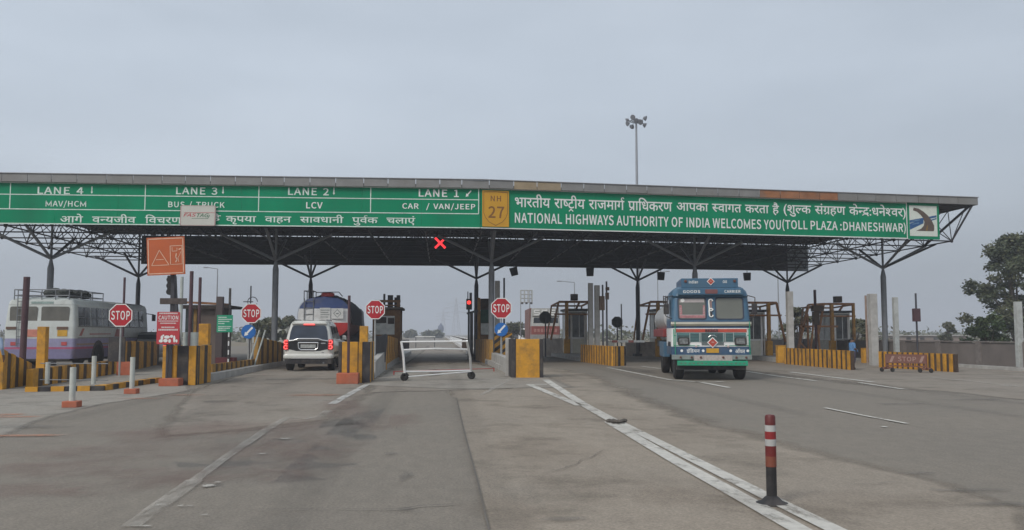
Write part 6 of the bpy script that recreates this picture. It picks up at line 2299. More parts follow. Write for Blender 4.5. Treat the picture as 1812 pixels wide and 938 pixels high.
def bus():
    Y0 = 34.6
    o = thing('bus', 'white and lilac passenger bus with a loaded roof rack, seen from behind at the left', 'bus', (A(132, 600, 33.4).x - 1.29, A(132, 600, 33.4).y, 0), R(-0.5))
    hw, L = 1.29, 8.2
    BW, BL, BLI, MAG = M('bus_white', (.50, .53, .51), .4, var=.05, dirt=.4, dirtcol=(.34, .34, .30)), M('bus_lilac', (.27, .262, .40), .4, var=.06, dirt=.3), M('bus_violet', (.18, .168, .285), .45, var=.08, dirt=.35), M('bus_magenta', (.34, .08, .15), .45)
    # body built in level bands so that the paint lines are real edges of the bodywork
    bands = [(.42, .78, 2), (.78, .86, 3), (.86, 1.18, 1), (1.18, 1.62, 0), (1.62, 2.46, 0), (2.46, 2.62, 0)]
    b = MB()
    prof = {.42: hw - .05, .78: hw, .86: hw, 1.18: hw, 1.62: hw, 2.46: hw - .07, 2.62: hw - .14}
    for z0, z1, m in bands:
        b.loft([ring_rect(-prof[z0], prof[z0], 0 if z0 < 1.7 else .05, L, .12, z0), ring_rect(-prof[z1], prof[z1], 0 if z1 < 1.7 else .06, L, .12, z1)], m, cap=False)
    b.loft([ring_rect(-hw + .14, hw - .14, .06, L, .12, 2.62), ring_rect(-hw + .25, hw - .25, .2, L - .2, .2, 2.70), ring_rect(-hw + .7, hw - .7, .5, L - .5, .2, 2.74)], 0)
    b.poly([(-hw + .05, 0.02, .42), (hw - .05, .02, .42), (hw - .05, L, .42), (-hw + .05, L, .42)], 2)
    b.build('body', [BW, BL, BLI, MAG], o, smooth=True, sharp=30)
    # rear windows
    for x0, x1 in ((-1.10, -.10), (.04, 1.06)):
        b = MB()
        b.prism([(x, .028 - .0, z) for x, z in [(p, q) for p, q in rrect(x0, x1, 1.66, 2.38, .07)]], (0, -.012, 0))
        b.build('rear_window', M('bus_rear_glass', (.12, .115, .10), .15, var=.25, scale=2, spec=.6), o)
    b = MB()
    b.box(-.35, .45, .038, .056, 2.49, 2.57)
    b.build('name_panel', M('faded_teal', (.25, .33, .31), .6, var=.25, scale=16), o)
    b = MB()
    b.box(-.52, .02, -.016, -.002, 1.24, 1.52)
    b.build('notice_panel', M('salmon_panel', (.50, .19, .14), .5, dirt=.3), o)
    b = MB()
    b.box(.66, 1.02, -.014, -.002, 1.26, 1.50)
    b.build('number_plate', M('amber_plate', (.50, .28, .03), .5), o)
    for x0, x1 in ((.64, 1.04), (-1.2, -.84)):
        b = MB()
        b.box(x0, x1, -.03, -.003, 1.52, 1.62)
        b.build('lamp_hood', M('brown_trim', (.12, .07, .05), .6), o)
    for s in (-1, 1):
        b = MB()
        b.box(s * .92 - .1, s * .92 + .1, -.02, -.002, .92, 1.05)
        b.build('tail_lamp', M('bus_red_lamp', (.40, .07, .07), .3), o)
    # side windows, right side
    for s in (1, -1):
        fr = MB()
        y = .35
        for i in range(6):
            y1 = y + 1.13
            b = MB()

            def sd(yy, z, e=.005):
                k = prof[1.62] + (prof[2.46] - prof[1.62]) * (z - 1.62) / .84
                return (s * (k + e), yy, z)
            b.poly([sd(y, 1.66), sd(y1, 1.66), sd(y1, 2.38), sd(y, 2.38)])
            wdw = b.build('side_window', M('bus_side_glass', (.055, .06, .066), .15, var=.5, scale=1.2, spec=.6), o, recalc=False)
            b = MB()
            b.beam(sd(y, 1.98, .01), sd(y1, 1.98, .01), .03, .03)
            b.beam(sd(y + .58, 1.66, .012), sd(y + .58, 2.38, .012), .03, .03)
            b.build('bar', STEEL, wdw)
            y = y1 + .08
        b = MB()
        b.box(s * (hw + .004) - .004, s * (hw + .004) + .006, .3, L - .3, 1.62, 1.645)
        b.box(s * (hw + .004) - .004, s * (hw + .004) + .006, .3, L - .6, 1.19, 1.21)
        b.build('rub_rail', M('dark_grey_plastic', (.06, .06, .06), .6), o)
        b = MB()
        b.poly([(s * (hw + .004), y_, z) for y_, z in ((.4, 1.28), (.7, 1.56), (.9, 1.56), (.65, 1.28))])
        b.poly([(s * (hw + .004), y_, z) for y_, z in ((4.0, 1.24), (4.8, 1.24), (4.8, 1.56), (4.2, 1.56))])
        b.poly([(s * (hw + .004), y_, z) for y_, z in ((1.4, 1.32), (3.6, 1.34), (3.6, 1.37), (1.4, 1.37))])
        b.build('side_graphics', M('bus_side_red', (.36, .13, .12), .5, var=.2), o, recalc=False)
        b = MB()
        b.poly([(s * (hw + .004), y_, z) for y_, z in ((.2, .93), (6.5, .93), (6.5, .985), (.2, .985))])
        b.build('tan_stripe', M('bus_tan', (.30, .21, .13), .5), o, recalc=False)
        for yy in (2.3, 6.7):
            b = MB()
            b.lathe([(.60, -.02), (.60, .012), (.01, .012)], (s * hw, yy, .50), 20, 'x')
            b.build('wheel_arch', BLK, o)
            wheel(o, s * (hw - .10), yy, .48, .26, STEEL, out=s)
        b = MB()
        b.tube((s * 1.2, L - .2, 2.3), (s * 1.5, L + .1, 2.25), .02)
        b.box(s * 1.5 - .08, s * 1.5 + .08, L + .06, L + .12, 1.95, 2.25)
        b.build('mirror', BLK, o)
    # roof rack with ladder and bundles
    b = MB()
    for z in (2.80, 3.02):
        b.path([(-1.0, 0.1, z), (1.0, .1, z), (1.0, 3.4, z), (-1.0, 3.4, z), (-1.0, .1, z)], .022)
    for x in (-1.0, -.5, 0, .5, 1.0):
        b.tube((x, .1, 2.62), (x, .1, 3.02), .02)
        b.tube((x, 3.4, 2.68), (x, 3.4, 3.02), .02)
        b.tube((x, .1, 2.80), (x, 3.4, 2.80), .015)
    for y in (1.2, 2.3):
        for x in (-1.0, 1.0):
            b.tube((x, y, 2.6), (x, y, 3.02), .02)
    b.build('roof_rack', STEEL, o)
    b = MB()
    for x in (-.80, -.55):
        b.tube((x, -.05, .9), (x, -.05, 3.0), .018)
    for k in range(8):
        b.tube((-.80, -.05, 1.0 + k * .26), (-.55, -.05, 1.0 + k * .26), .013)
    b.build('ladder', STEEL, o)
    rn = random.Random(5)
    b = MB()
    b.box(-.8, .9, .6, 8.0, .30, .419)
    b.box(-1.1, 1.1, .02, .12, .36, .419)
    b.build('underside', BLK, o)
    return o


bo = bus()
rn = random.Random(5)
b = MB()
for k in range(16):
    b.ball((bo.location.x + rn.uniform(-.1, .85), bo.location.y + .5 + rn.uniform(0, 2.4), 2.93 + rn.uniform(-.03, .05)), rn.uniform(.18, .28), 8, 6, .6)
tag(b.build('luggage_bundle', M('dark_bundle_cloth', (.05, .055, .05), .9, var=.4, scale=6, bump=.5), origin=(bo.location.x + .4, bo.location.y + 1.5, 2.8), smooth=True), 'dark cloth bundles lashed on the bus roof rack', 'luggage')


def truck():
    c = A(1258.5, 600, 26.0)
    o = thing('goods_truck', 'blue, white and green tank truck facing the camera in the right hand lane', 'truck', (c.x, c.y, 0), -(YAW + R(5.5)))
    TB, TDB = M('truck_blue', (.050, .125, .205), .4, var=.10, dirt=.4, dirtcol=(.10, .13, .15)), M('truck_deep_blue', (.035, .085, .165), .4, var=.1, dirt=.3)
    TW = M('truck_white', (.74, .75, .74), .4, var=.05, dirt=.25, dirtcol=(.38, .36, .34))
    TG = M('truck_green', (.02, .30, .17), .4, var=.1, dirt=.3)
    TRD = M('truck_red', (.46, .07, .045), .4, var=.1, dirt=.3)
    TEAL = M('truck_grille_teal', (.085, .18, .185), .5, var=.1)
    hw = 1.15
    # cab shell: lower white, upper blue
    b = MB()

    def sec(x0, x1, y0, y1, z, r=.14):
        return ring_rect(x0, x1, y0, y1, r, z)
    b.loft([sec(-hw, hw, 0, 1.95, .74), sec(-hw, hw, 0, 1.95, .98)], 1, cap=True)
    b.loft([sec(-hw, hw, 0, 1.95, .98), sec(-hw, hw, 0.0, 1.95, 1.52)], 2, cap=False)
    b.loft([sec(-hw, hw, 0.0, 1.95, 1.52), sec(-hw, hw, .02, 1.95, 1.74)], 1, cap=False)
    b.loft([sec(-hw, hw, .02, 1.95, 1.74), sec(-hw + .04, hw - .04, .14, 1.95, 2.42, .16), sec(-hw + .03, hw - .03, .06, 1.95, 2.47, .2), sec(-hw + .07, hw - .07, .06, 1.95, 2.62, .3), sec(-hw + .20, hw - .20, .12, 1.85, 2.74, .3), sec(-hw + .5, hw - .5, .3, 1.7, 2.80, .3)], 0)
    b.build('cab', [TB, TDB, TW], o, smooth=True, sharp=40)

    def fr(x, z, e=.006):                          # a point on the sloped windscreen face
        t = (z - 1.74) / .68
        return (x, .02 + .12 * t - e, z)
    for x0, x1, nm in ((-.92, -.14, 0), (.17, .93, 1)):
        b = MB()
        pts = rrect(x0, x1, 1.80, 2.40, .07)
        b.poly([fr(x, z, .008) for x, z in pts])
        ws = b.build('windscreen', M('truck_windscreen', (.125, .13, .11), .12, var=.12, scale=1.5, spec=.7), o, recalc=False)
        b = MB()
        lo = rrect(x0 - .035, x1 + .035, 1.765, 2.435, .09)
        for i in range(len(pts)):
            j = (i + 1) % len(pts)
            b.add([fr(*lo[i], .012), fr(*lo[j], .012), fr(*pts[j], .014), fr(*pts[i], .014)], [(0, 1, 2, 3)])
        b.build('rubber_seal', M('navy_rubber', (.03, .04, .07), .6), ws, recalc=False)
        if nm == 0:
            b = MB()
            b.add([fr(x0 + .02, 1.82, .011), fr(x1 - .02, 1.82, .011), fr(x1 - .02, 1.90, .011), fr(x0 + .02, 1.90, .011)], [(0, 1, 2, 3)])
            b.add([fr(x0 + .02, 1.90, .011), fr(x0 + .10, 1.90, .011), fr(x0 + .09, 2.2, .011), fr(x0 + .02, 2.2, .011)], [(0, 1, 2, 3)])
            b.add([fr(x1 - .09, 1.90, .011), fr(x1 - .02, 1.90, .011), fr(x1 - .02, 2.2, .011), fr(x1 - .07, 2.2, .011)], [(0, 1, 2, 3)])
            b.build('pink_fringe', M('dusty_pink', (.35, .16, .17), .7, var=.3, scale=20), ws, recalc=False)
            b = MB()
            b.add([fr(x0 + .02, 1.90, .013), fr(x1 - .02, 1.90, .013), fr(x1 - .02, 1.915, .013), fr(x0 + .02, 1.915, .013)], [(0, 1, 2, 3)])
            b.add([fr(x0 + .03, 2.28, .013), fr(x1 - .03, 2.28, .013), fr(x1 - .04, 2.38, .013), fr(x0 + .05, 2.38, .013)], [(0, 1, 2, 3)])
            for k in range(3):
                b.add([fr(x0 + .03, 1.97 + .05 * k, .014), fr(x0 + .07, 2.0 + .05 * k, .014), fr(x0 + .07, 2.015 + .05 * k, .014), fr(x0 + .03, 1.985 + .05 * k, .014)], [(0, 1, 2, 3)])
                b.add([fr(x1 - .07, 1.97 + .06 * k, .014), fr(x1 - .03, 2.0 + .06 * k, .014), fr(x1 - .03, 2.02 + .06 * k, .014), fr(x1 - .07, 1.99 + .06 * k, .014)], [(0, 1, 2, 3)])
            b.build('pale_trim', M('dusty_pale_trim', (.42, .38, .38), .6), ws, recalc=False)
            b = MB()
            b.lathe([(.055, -.004), (.055, 0)], (x0 + .12, fr(0, 2.34, .02)[1], 2.34), 14, 'y')
            b.build('sticker', WHITEP, ws)
    # ornament on the centre post
    b = MB()
    for z0, z1 in ((2.03, 2.37), (1.85, 2.10)):
        pts = [fr(.015 + .055 * math.cos(R(a)), (z1 - .055 if math.sin(R(a)) >= 0 else z0 + .055) + .055 * math.sin(R(a)), .03) for a in range(0, 361, 30)]
        b.path(pts, .021, 6)
    b.build('centre_ornament', WHITEP, o, smooth=True)
    b = MB()
    b.add([fr(-.02, 1.88, .016), fr(.05, 1.88, .016), fr(.05, 1.99, .016), fr(-.02, 1.99, .016)], [(0, 1, 2, 3)])
    b.add([fr(-.02, 2.08, .016), fr(.05, 2.08, .016), fr(.05, 2.33, .016), fr(-.02, 2.33, .016)], [(0, 1, 2, 3)], 1)
    b.build('post_panels', [BLK, M('dull_rose', (.25, .17, .16), .6)], o, recalc=False)
    # aluminium strip, red stripe
    b = MB()
    b.loft([[(x, -.03, z) for x, z in ((-1.16, 1.58), (1.16, 1.58))] + [(1.16, .05, 1.58), (-1.16, .05, 1.58)], [(-1.16, -.05, 1.64), (1.16, -.05, 1.64), (1.16, .05, 1.66), (-1.16, .05, 1.66)], [(-1.16, -.03, 1.70), (1.16, -.03, 1.70), (1.16, .05, 1.71), (-1.16, .05, 1.71)]])
    b.build('metal_strip', M('brushed_aluminium', (.42, .40, .33), .4, .6, var=.12, stretch=(.4, 1, 6)), o, bevel=.01)
    b = MB()
    b.box(-1.02, 1.02, -.014, -.002, 1.40, 1.495)
    b.build('red_stripe', TRD, o)
    b = MB()
    b.box(-1.06, 1.06, -.008, -.001, 1.497, 1.52)
    b.build('white_stripe', TW, o)
    b = MB()
    b.box(-.17, .19, -.026, -.015, 1.405, 1.492)
    b.build('name_plate', M('dark_brown_plate', (.10, .03, .03), .5), o)
    b = MB()
    vs, fs = latin('TATA', .06)
    x1 = max(v[0] for v in vs)
    b.add([(-.14 + .30 * x / x1, -.028, 1.42 + .058 * y / .52) for x, y in vs], fs)
    b.build('lettering', M('red_letter', (.30, .06, .05), .5), o, recalc=False)
    # grille with its slots and the white lower panel
    b = MB()
    b.box(-1.0, 1.0, -.02, -.003, 1.12, 1.385)
    b.build('grille_panel', TEAL, o, bevel=.005)
    b = MB()
    for x0, x1, n in ((-.60, -.36, 5), (.38, .62, 5), (-.97, -.64, 2), (.66, .97, 2)):
        for k in range(n):
            z = 1.15 + k * (.22 / n)
            b.box(x0, x1, -.026, -.021, z, z + .10 / n)
    for x0, x1 in ((-.28, -.06), (.10, .32), (-.03, .07)):
        b.box(x0, x1, -.027, -.021, 1.14, 1.37)
    b.build('grille_slots', M('grille_dark', (.05, .085, .09), .6), o)
    b = MB()
    for x0, x1 in ((-.30, -.02), (.10, .38)):
        for k in range(4):
            b.box(x0 + .02, x1 - .02, -.012, -.002, 1.02 + k * .025, 1.033 + k * .025)
    b.build('lower_slots', M('grille_dark', (.05, .085, .09), .6), o)

    def diamond(name, cx, cz, s, y, parent=o):
        b = MB()
        b.prism([(cx, y, cz - s), (cx + s, y, cz), (cx, y, cz + s), (cx - s, y, cz)], (0, -.012, 0))
        dd = b.build(name, WHITEP, parent)
        b = MB()
        s2 = s * .80
        b.prism([(cx, y - .0125, cz - s2), (cx + s2, y - .0125, cz), (cx, y - .0125, cz + s2), (cx - s2, y - .0125, cz)], (0, -.006, 0))
        b.build('red_field', TRD, dd)
        b = MB()
        b.prism([(cx - s * .3, y - .021, cz + s * .02), (cx + s * .2, y - .021, cz - s * .08), (cx + s * .3, y - .021, cz + s * .1), (cx - s * .1, y - .021, cz + s * .2)], (0, -.003, 0))
        b.build('pale_mark', M('emblem_pink', (.55, .3, .27), .5), dd)
        return dd
    diamond('emblem', .035, 1.10, .16, -.03)
    b = MB()
    pts = [(.035 + .12 * math.cos(R(a)), -.03, 1.22 + .09 * math.sin(R(a))) for a in range(20, 161, 20)]
    b.path(pts, .012)
    b.build('emblem_arch', CHROME, o)
    b = MB()
    for x in (-.62, -.34, -.30, .36, .40, .64):
        b.box(x - .008, x + .008, -.03, -.0275, 1.12, 1.385)
    b.build('grille_bars', M('pale_trim_paint', (.42, .45, .44), .5), o)
    b = MB()
    for x0, x1, z in ((-1.08, -.34, 1.00), (.40, 1.10, 1.00), (-1.08, -1.02, 1.3), (1.03, 1.10, 1.3)):
        b.box(x0, x1, -.006, -.001, z, z + .018)
    for x in (-1.085, 1.085):
        b.box(x - .012, x + .012, -.012, -.001, .98, 1.50)
    b.build('green_lining', TG, o)
    b = MB()
    for s_ in (-1, 1):
        cx_ = -.80 if s_ < 0 else .84
        b.box(cx_ - .18, cx_ + .18, -.018, -.001, 1.252, 1.275)
    b.build('lamp_brow', M('dull_maroon', (.17, .07, .07), .5), o)
    # headlights
    for s, cx in ((-1, -.80), (1, .84)):
        b = MB()
        b.prism([(x, -.022, z) for x, z in rrect(cx - .17, cx + .17, 1.02, 1.25, .04)], (0, -.015, 0))
        hl = b.build('headlight', BLK, o)
        b = MB()
        b.prism([(x, -.0375, z) for x, z in rrect(cx - .125, cx + .125, 1.055, 1.215, .03)], (0, -.02, 0))
        b.build('lens', M('headlamp_glass', (.26, .27, .27), .12, .5, var=.5, scale=14), hl, bevel=.01)
        b = MB()
        b.lathe([(.03, 0), (.035, -.04), (.01, -.05)], (cx - s * .36, -.01, .99), 12, 'y')
        b.build('marker_lamp', M('pale_lamp', (.5, .4, .38), .3), o)
    # blue band with Hindi lettering, number plate, bumpers
    b = MB()
    b.box(-1.13, 1.13, -.03, -.001, .745, .955)
    b.build('lettered_band', TDB, o)

    def txt(vf, x0, x1, z0, z1, y, mat, nm='lettering', dark=False):
        vs, fs = vf
        a0, a1 = min(v[0] for v in vs), max(v[0] for v in vs)
        c0, c1 = min(v[1] for v in vs), max(v[1] for v in vs)
        b = MB()
        b.add([(x0 + (x1 - x0) * (x - a0) / (a1 - a0), y, z0 + (z1 - z0) * (q - c0) / (c1 - c0)) for x, q in vs], fs)
        return b.build(nm, mat, o, recalc=False)
    txt(deva(["इंिडयन"]), -.72, -.34, .79, .93, -.034, LET)
    txt(deva(["ऑयल"]), .68, .96, .79, .93, -.034, LET)
    b = MB()
    for x in (-.86, -.24, .55, 1.04):
        b.lathe([(.04, 0), (.04, -.006)], (x, -.031, .86), 12, 'y')
    b.build('white_dots', LET, o)
    b = MB()
    b.box(-.15, .21, -.05, -.031, .80, .93)
    b.build('number_plate', M('amber_plate', (.50, .28, .03), .5, var=.2, scale=20), o)
    b = MB()
    b.box(-1.15, 1.15, -.10, .05, .60, .742)
    b.build('bumper', M('grey_green_bumper', (.22, .26, .25), .5, var=.15, dirt=.5), o, bevel=.015)
    b = MB()
    b.box(-.52, .58, -.125, -.101, .575, .73)
    b.build('bumper_plate', M('dusty_bumper_plate', (.40, .36, .34), .6, var=.2, scale=18), o)
    b = MB()
    for x in (-.90, -.58, -.32, .32, .70, .98):
        b.lathe([(.035, 0), (.03, -.035), (.01, -.04)], (x, -.126 if abs(x) < .56 else -.10, .67), 10, 'y')
    b.build('bumper_lamps', M('brown_lamp', (.12, .05, .04), .4), o)
    b = MB()
    b.box(-1.0, 1.02, -.16, -.04, .43, .572)
    b.build('green_bar', TG, o, bevel=.012)
    b = MB()
    for k in range(16):
        x = -.92 + k * .12
        b.box(x, x + .06, -.166, -.161, .48, .51 + .01 * (k % 2))
    b.build('bar_marks', M('dull_green_print', (.10, .17, .13), .6), o)
    # roof board and destination box
    txt(latin('GOODS', .05), -.86, -.36, 2.53, 2.61, -.0, LET) if False else None
    b = MB()
    b.box(-.84, .80, -.02, .06, 2.70, 2.985)
    b.build('roof_board', TB, o, bevel=.01)
    b = MB()
    b.hexa([(-.84, .062, 2.70), (-.78, .062, 2.70), (-.78, 1.7, 2.70), (-.84, 1.7, 2.70), (-.84, .062, 2.985), (-.78, .062, 2.985), (-.78, 1.7, 2.95), (-.84, 1.7, 2.95)])
    b.hexa([(.74, .062, 2.70), (.80, .062, 2.70), (.80, 1.7, 2.70), (.74, 1.7, 2.70), (.74, .062, 2.985), (.80, .062, 2.985), (.80, 1.7, 2.95), (.74, 1.7, 2.95)])
    b.build('roof_rack', TDB, o)
    txt(latin('Indian', .03) if 'n' in GT else latin('INDIAN'), -.62, -.36, 2.835, 2.925, -.025, LET)
    txt(latin('Oil', .03), .36, .48, 2.84, 2.925, -.025, LET)
    diamond('roof_emblem', .01, 2.89, .115, -.03)
    for x in (-.72, .70):
        b = MB()
        b.lathe([(.045, 0), (.04, -.03), (.01, -.035)], (x, -.021, 2.90), 12, 'y')
        b.build('roof_lamp', M('brown_lamp', (.12, .05, .04), .4), o)
    b = MB()
    b.box(-.95, .95, -.045, .10, 2.49, 2.695)
    b.build('header_panel', TB, o, bevel=.03)
    txt(latin('GOODS', .05), -.80, -.30, 2.55, 2.635, -.050, LET)
    txt(latin('CARRIER', .05), .40, .86, 2.55, 2.635, -.050, LET)
    b = MB()
    b.prism([(x, -.046, z) for x, z in rrect(-.16, .20, 2.53, 2.66, .03)], (0, -.01, 0))
    b.build('centre_plate', M('dull_maroon', (.17, .07, .07), .5), o)
    # mirrors and their cage, side lamps, thin corner rods
    for s in (-1, 1):
        b = MB()
        b.box(s * 1.28 - .08, s * 1.28 + .08, .10, .16, 1.93, 2.24)
        b.build('mirror', BLK, o, bevel=.02)
        b = MB()
        b.path([(s * 1.08, .1, 2.48), (s * 1.30, .13, 2.42), (s * 1.30, .13, 1.88), (s * 1.12, .1, 1.80)], .014)
        if s < 0:
            for k in range(5):
                b.tube((s * 1.24, .13, 2.26 + k * .05), (s * 1.36, .13, 2.26 + k * .05), .012)
            for k in range(3):
                b.tube((s * (1.24 + .06 * k), .13, 2.24), (s * (1.24 + .06 * k), .13, 2.48), .012)
        b.build('mirror_bracket', BLK, o)
        b = MB()
        b.tube((s * 1.045 if s < 0 else 1.10, -.06, .75), (s * 1.045 if s < 0 else 1.10, -.06, 1.72), .012)
        b.build('corner_rod', TG, o)
        b = MB()
        b.poly([(s * (hw + .004), y, z) for y, z in ((.5, 1.80), (1.5, 1.80), (1.5, 2.38), (.58, 2.38))])
        b.build('door_window', GLASS, o, recalc=False)
        # wheels: single in front, twin behind
        wheel(o, s * .90, .75, .50, .28, TB, out=s)
        wheel(o, s * .96, 5.0, .50, .26, TB, out=s)
        wheel(o, s * .64, 5.0, .50, .26, TB, out=-s)
        b = MB()
        b.hexa([(s * 1.16, .2, .98), (s * .76, .2, .98), (s * .76, 1.3, .98), (s * 1.16, 1.3, .98), (s * 1.16, .3, 1.12), (s * .76, .3, 1.12), (s * .76, 1.2, 1.12), (s * 1.16, 1.2, 1.12)])
        b.build('mudguard', BLK, o)
        b = MB()
        b.box(min(s * 1.02, s * 1.22), max(s * 1.02, s * 1.22), 2.2, 4.1, .62, 1.10)
        b.build('side_box', TB, o, bevel=.02)
    # tank, its saddle and the chassis
    b = MB()
    n = 28
    rings = []
    for y, k in ((2.1, .3), (2.14, .8), (2.3, 1), (7.0, 1), (7.16, .8), (7.2, .3)):
        rings.append([(1.20 * k * math.cos(2 * math.pi * i / n), y, 1.86 + .74 * k * math.sin(2 * math.pi * i / n)) for i in range(n)])
    b.loft(rings)
    b.build('tank', M('tank_silver', (.50, .50, .50), .35, .3, var=.10, scale=2, dirt=.4, dirtcol=(.30, .28, .26)), o, smooth=True)
    b = MB()
    b.box(-1.23, 1.23, 2.2, 7.1, 1.25, 1.52)
    b.build('tank_skirt', M('tank_dark_red_skirt', (.22, .035, .035), .5, var=.15), o, bevel=.03)
    b = MB()
    b.box(-.48, -.36, .3, 7.4, .62, .9)
    b.box(.36, .48, .3, 7.4, .62, .9)
    b.box(-1.1, 1.1, 2.3, 7.0, .9, 1.115)
    b.tube((-.9, .75, .5), (.9, .75, .5), .07)
    b.tube((-.6, 5.0, .5), (.6, 5.0, .5), .09)
    b.ball((0, 5.0, .5), .24, 12, 8)
    b.box(-1.0, 1.0, .1, .3, .30, .44)
    b.build('chassis', BLK, o)
    return o


truck()


def lorry():
    c = AG(966, 74)
    o = thing('cargo_lorry', 'red fronted cargo lorry coming through a right hand lane behind the sign back', 'lorry', (c.x, c.y, 0), -R(2))
    b = MB()
    b.box(-1.25, 1.25, 1.9, 8.5, .9, 3.55)
    b.build('cargo_body', M('brick_brown_body', (.17, .075, .06), .6, var=.2, scale=2), o, bevel=.03)
    b = MB()
    b.loft([ring_rect(-1.2, 1.2, 0, 1.88, .15, .6), ring_rect(-1.2, 1.2, 0, 1.88, .15, 1.3)], 0, cap=True)
    b.loft([ring_rect(-1.2, 1.2, 0, 1.88, .15, 1.3), ring_rect(-1.2, 1.2, 0, 1.88, .15, 2.0)], 1, cap=False)
    b.loft([ring_rect(-1.2, 1.2, 0, 1.88, .15, 2.0), ring_rect(-1.15, 1.15, .12, 1.88, .15, 2.75), ring_rect(-1.15, 1.15, .0, 1.88, .15, 2.85), ring_rect(-1.12, 1.12, .05, 1.88, .15, 3.5)], 2)
    b.build('cab', [M('lorry_grey', (.24, .23, .22), .5, var=.2), M('lorry_red', (.22, .06, .05), .45, var=.15, scale=3), M('lorry_pale_grey', (.36, .36, .34), .5, var=.12)], o, smooth=True, sharp=40)
    b = MB()
    b.poly([(-1.05, .02, 2.1), (1.05, .02, 2.1), (1.0, .10, 2.7), (-1.0, .10, 2.7)])
    b.build('windscreen', GLASS, o, recalc=False)
    b = MB()
    for x in (-.95, -.3, .35):
        vs, fs = stroke2([(x + .4, 3.32), (x, 3.32), (x, 3.12), (x + .4, 3.12), (x + .4, 2.95), (x, 2.95)], .09)
        b.add([(p, -.02, q) for p, q in vs], fs)
    b.build('roof_lettering', WHITEP, o, recalc=False)
    b = MB()
    for k in range(7):
        b.box(-1.0 + k * .29, -.8 + k * .29, -.02, -.002, 1.5, 1.78)
    b.build('front_marks', M('lorry_pink', (.34, .17, .15), .5), o)
    b = MB()
    b.box(-1.2, 1.2, -.12, .1, .45, .7)
    b.build('bumper', GREY, o)
    for s in (-1, 1):
        wheel(o, s * 1.0, 1.0, .5, .3, STEEL, out=s)
        wheel(o, s * .95, 6.5, .5, .5, STEEL, out=s)
    b = MB()
    b.box(-.5, .5, .5, 8.3, .6, .89)
    b.build('chassis', BLK, o)
    c = AG(925, 135)
    o = thing('small_truck', 'tiny white cabbed truck far beyond the plaza, left of the red lorry', 'truck', (c.x, c.y, 0), -R(3))
    b = MB()
    b.loft([ring_rect(-.6, 1.0, 0, 1.6, .2, .5), ring_rect(-.6, 1.0, 0, 1.6, .2, 1.2), ring_rect(-.55, .95, .2, 1.6, .2, 2.1), ring_rect(-.4, .8, .4, 1.5, .2, 2.2)])
    b.build('cab', WHITEP, o, smooth=True, sharp=45)
    b = MB()
    b.poly([(-.45, .02, 1.3), (.85, .02, 1.3), (.8, .16, 1.9), (-.4, .16, 1.9)])
    b.build('windscreen', GLASS, o, recalc=False)
    b = MB()
    b.box(-1.1, 1.1, 1.7, 6, .9, 3.0)
    b.build('cargo_body', M('dark_grey_body', (.12, .12, .13), .6, var=.2), o, bevel=.03)
    for s in (-1, 1):
        wheel(o, s * .85, 1.0, .42, .25, STEEL, out=s)
        wheel(o, s * .9, 4.6, .42, .35, STEEL, out=s)


lorry()


def small_car():
    c = AG(263, 40)
    o = thing('hatchback_car', 'silver grey car with a lit red tail lamp, half hidden beyond the bus', 'car', (c.x, c.y, 0), 0.02)
    b = MB()
    b.loft([ring_rect(-.80, .80, .05, 3.7, .25, .3), ring_rect(-.84, .84, 0, 3.75, .25, .55), ring_rect(-.84, .84, .03, 3.7, .25, .85), ring_rect(-.78, .78, .08, 2.9, .2, .93)])
    b.build('body', M('silver_car_paint', (.30, .31, .32), .3, .4, var=.05), o, smooth=True, sharp=50)
    b = MB()
    b.loft([ring_rect(-.78, .78, .08, 2.8, .2, .92), ring_rect(-.66, .66, .3, 2.1, .2, 1.35), ring_rect(-.55, .55, .45, 1.9, .2, 1.44)])
    b.build('cabin', M('silver_car_paint', (.30, .31, .32), .3, .4), o, smooth=True, sharp=50)
    b = MB()
    b.poly([(-.62, .115, .97), (.62, .115, .97), (.55, .27, 1.32), (-.55, .27, 1.32)])
    b.build('rear_window', GLASS, o, recalc=False)
    for s in (-1, 1):
        b = MB()
        b.poly([(s * .755, .4, .98), (s * .755, 2.4, .98), (s * .672, 1.95, 1.31), (s * .672, .55, 1.31)])
        b.build('side_window', GLASS, o, recalc=False)
        b = MB()
        b.box(s * .72 - .08, s * .72 + .08, -.012, .1, .66, .84)
        b.build('tail_lamp', LITRED if s > 0 else REDLENS, o, bevel=.01)
        for y in (.65, 3.0):
            wheel(o, s * .74, y, .29, .18, STEEL, out=s)
    b = MB()
    b.box(-.78, .78, -.03, .1, .32, .52)
    b.build('bumper', M('silver_car_paint', (.30, .31, .32), .3, .4), o, bevel=.03)


small_car()
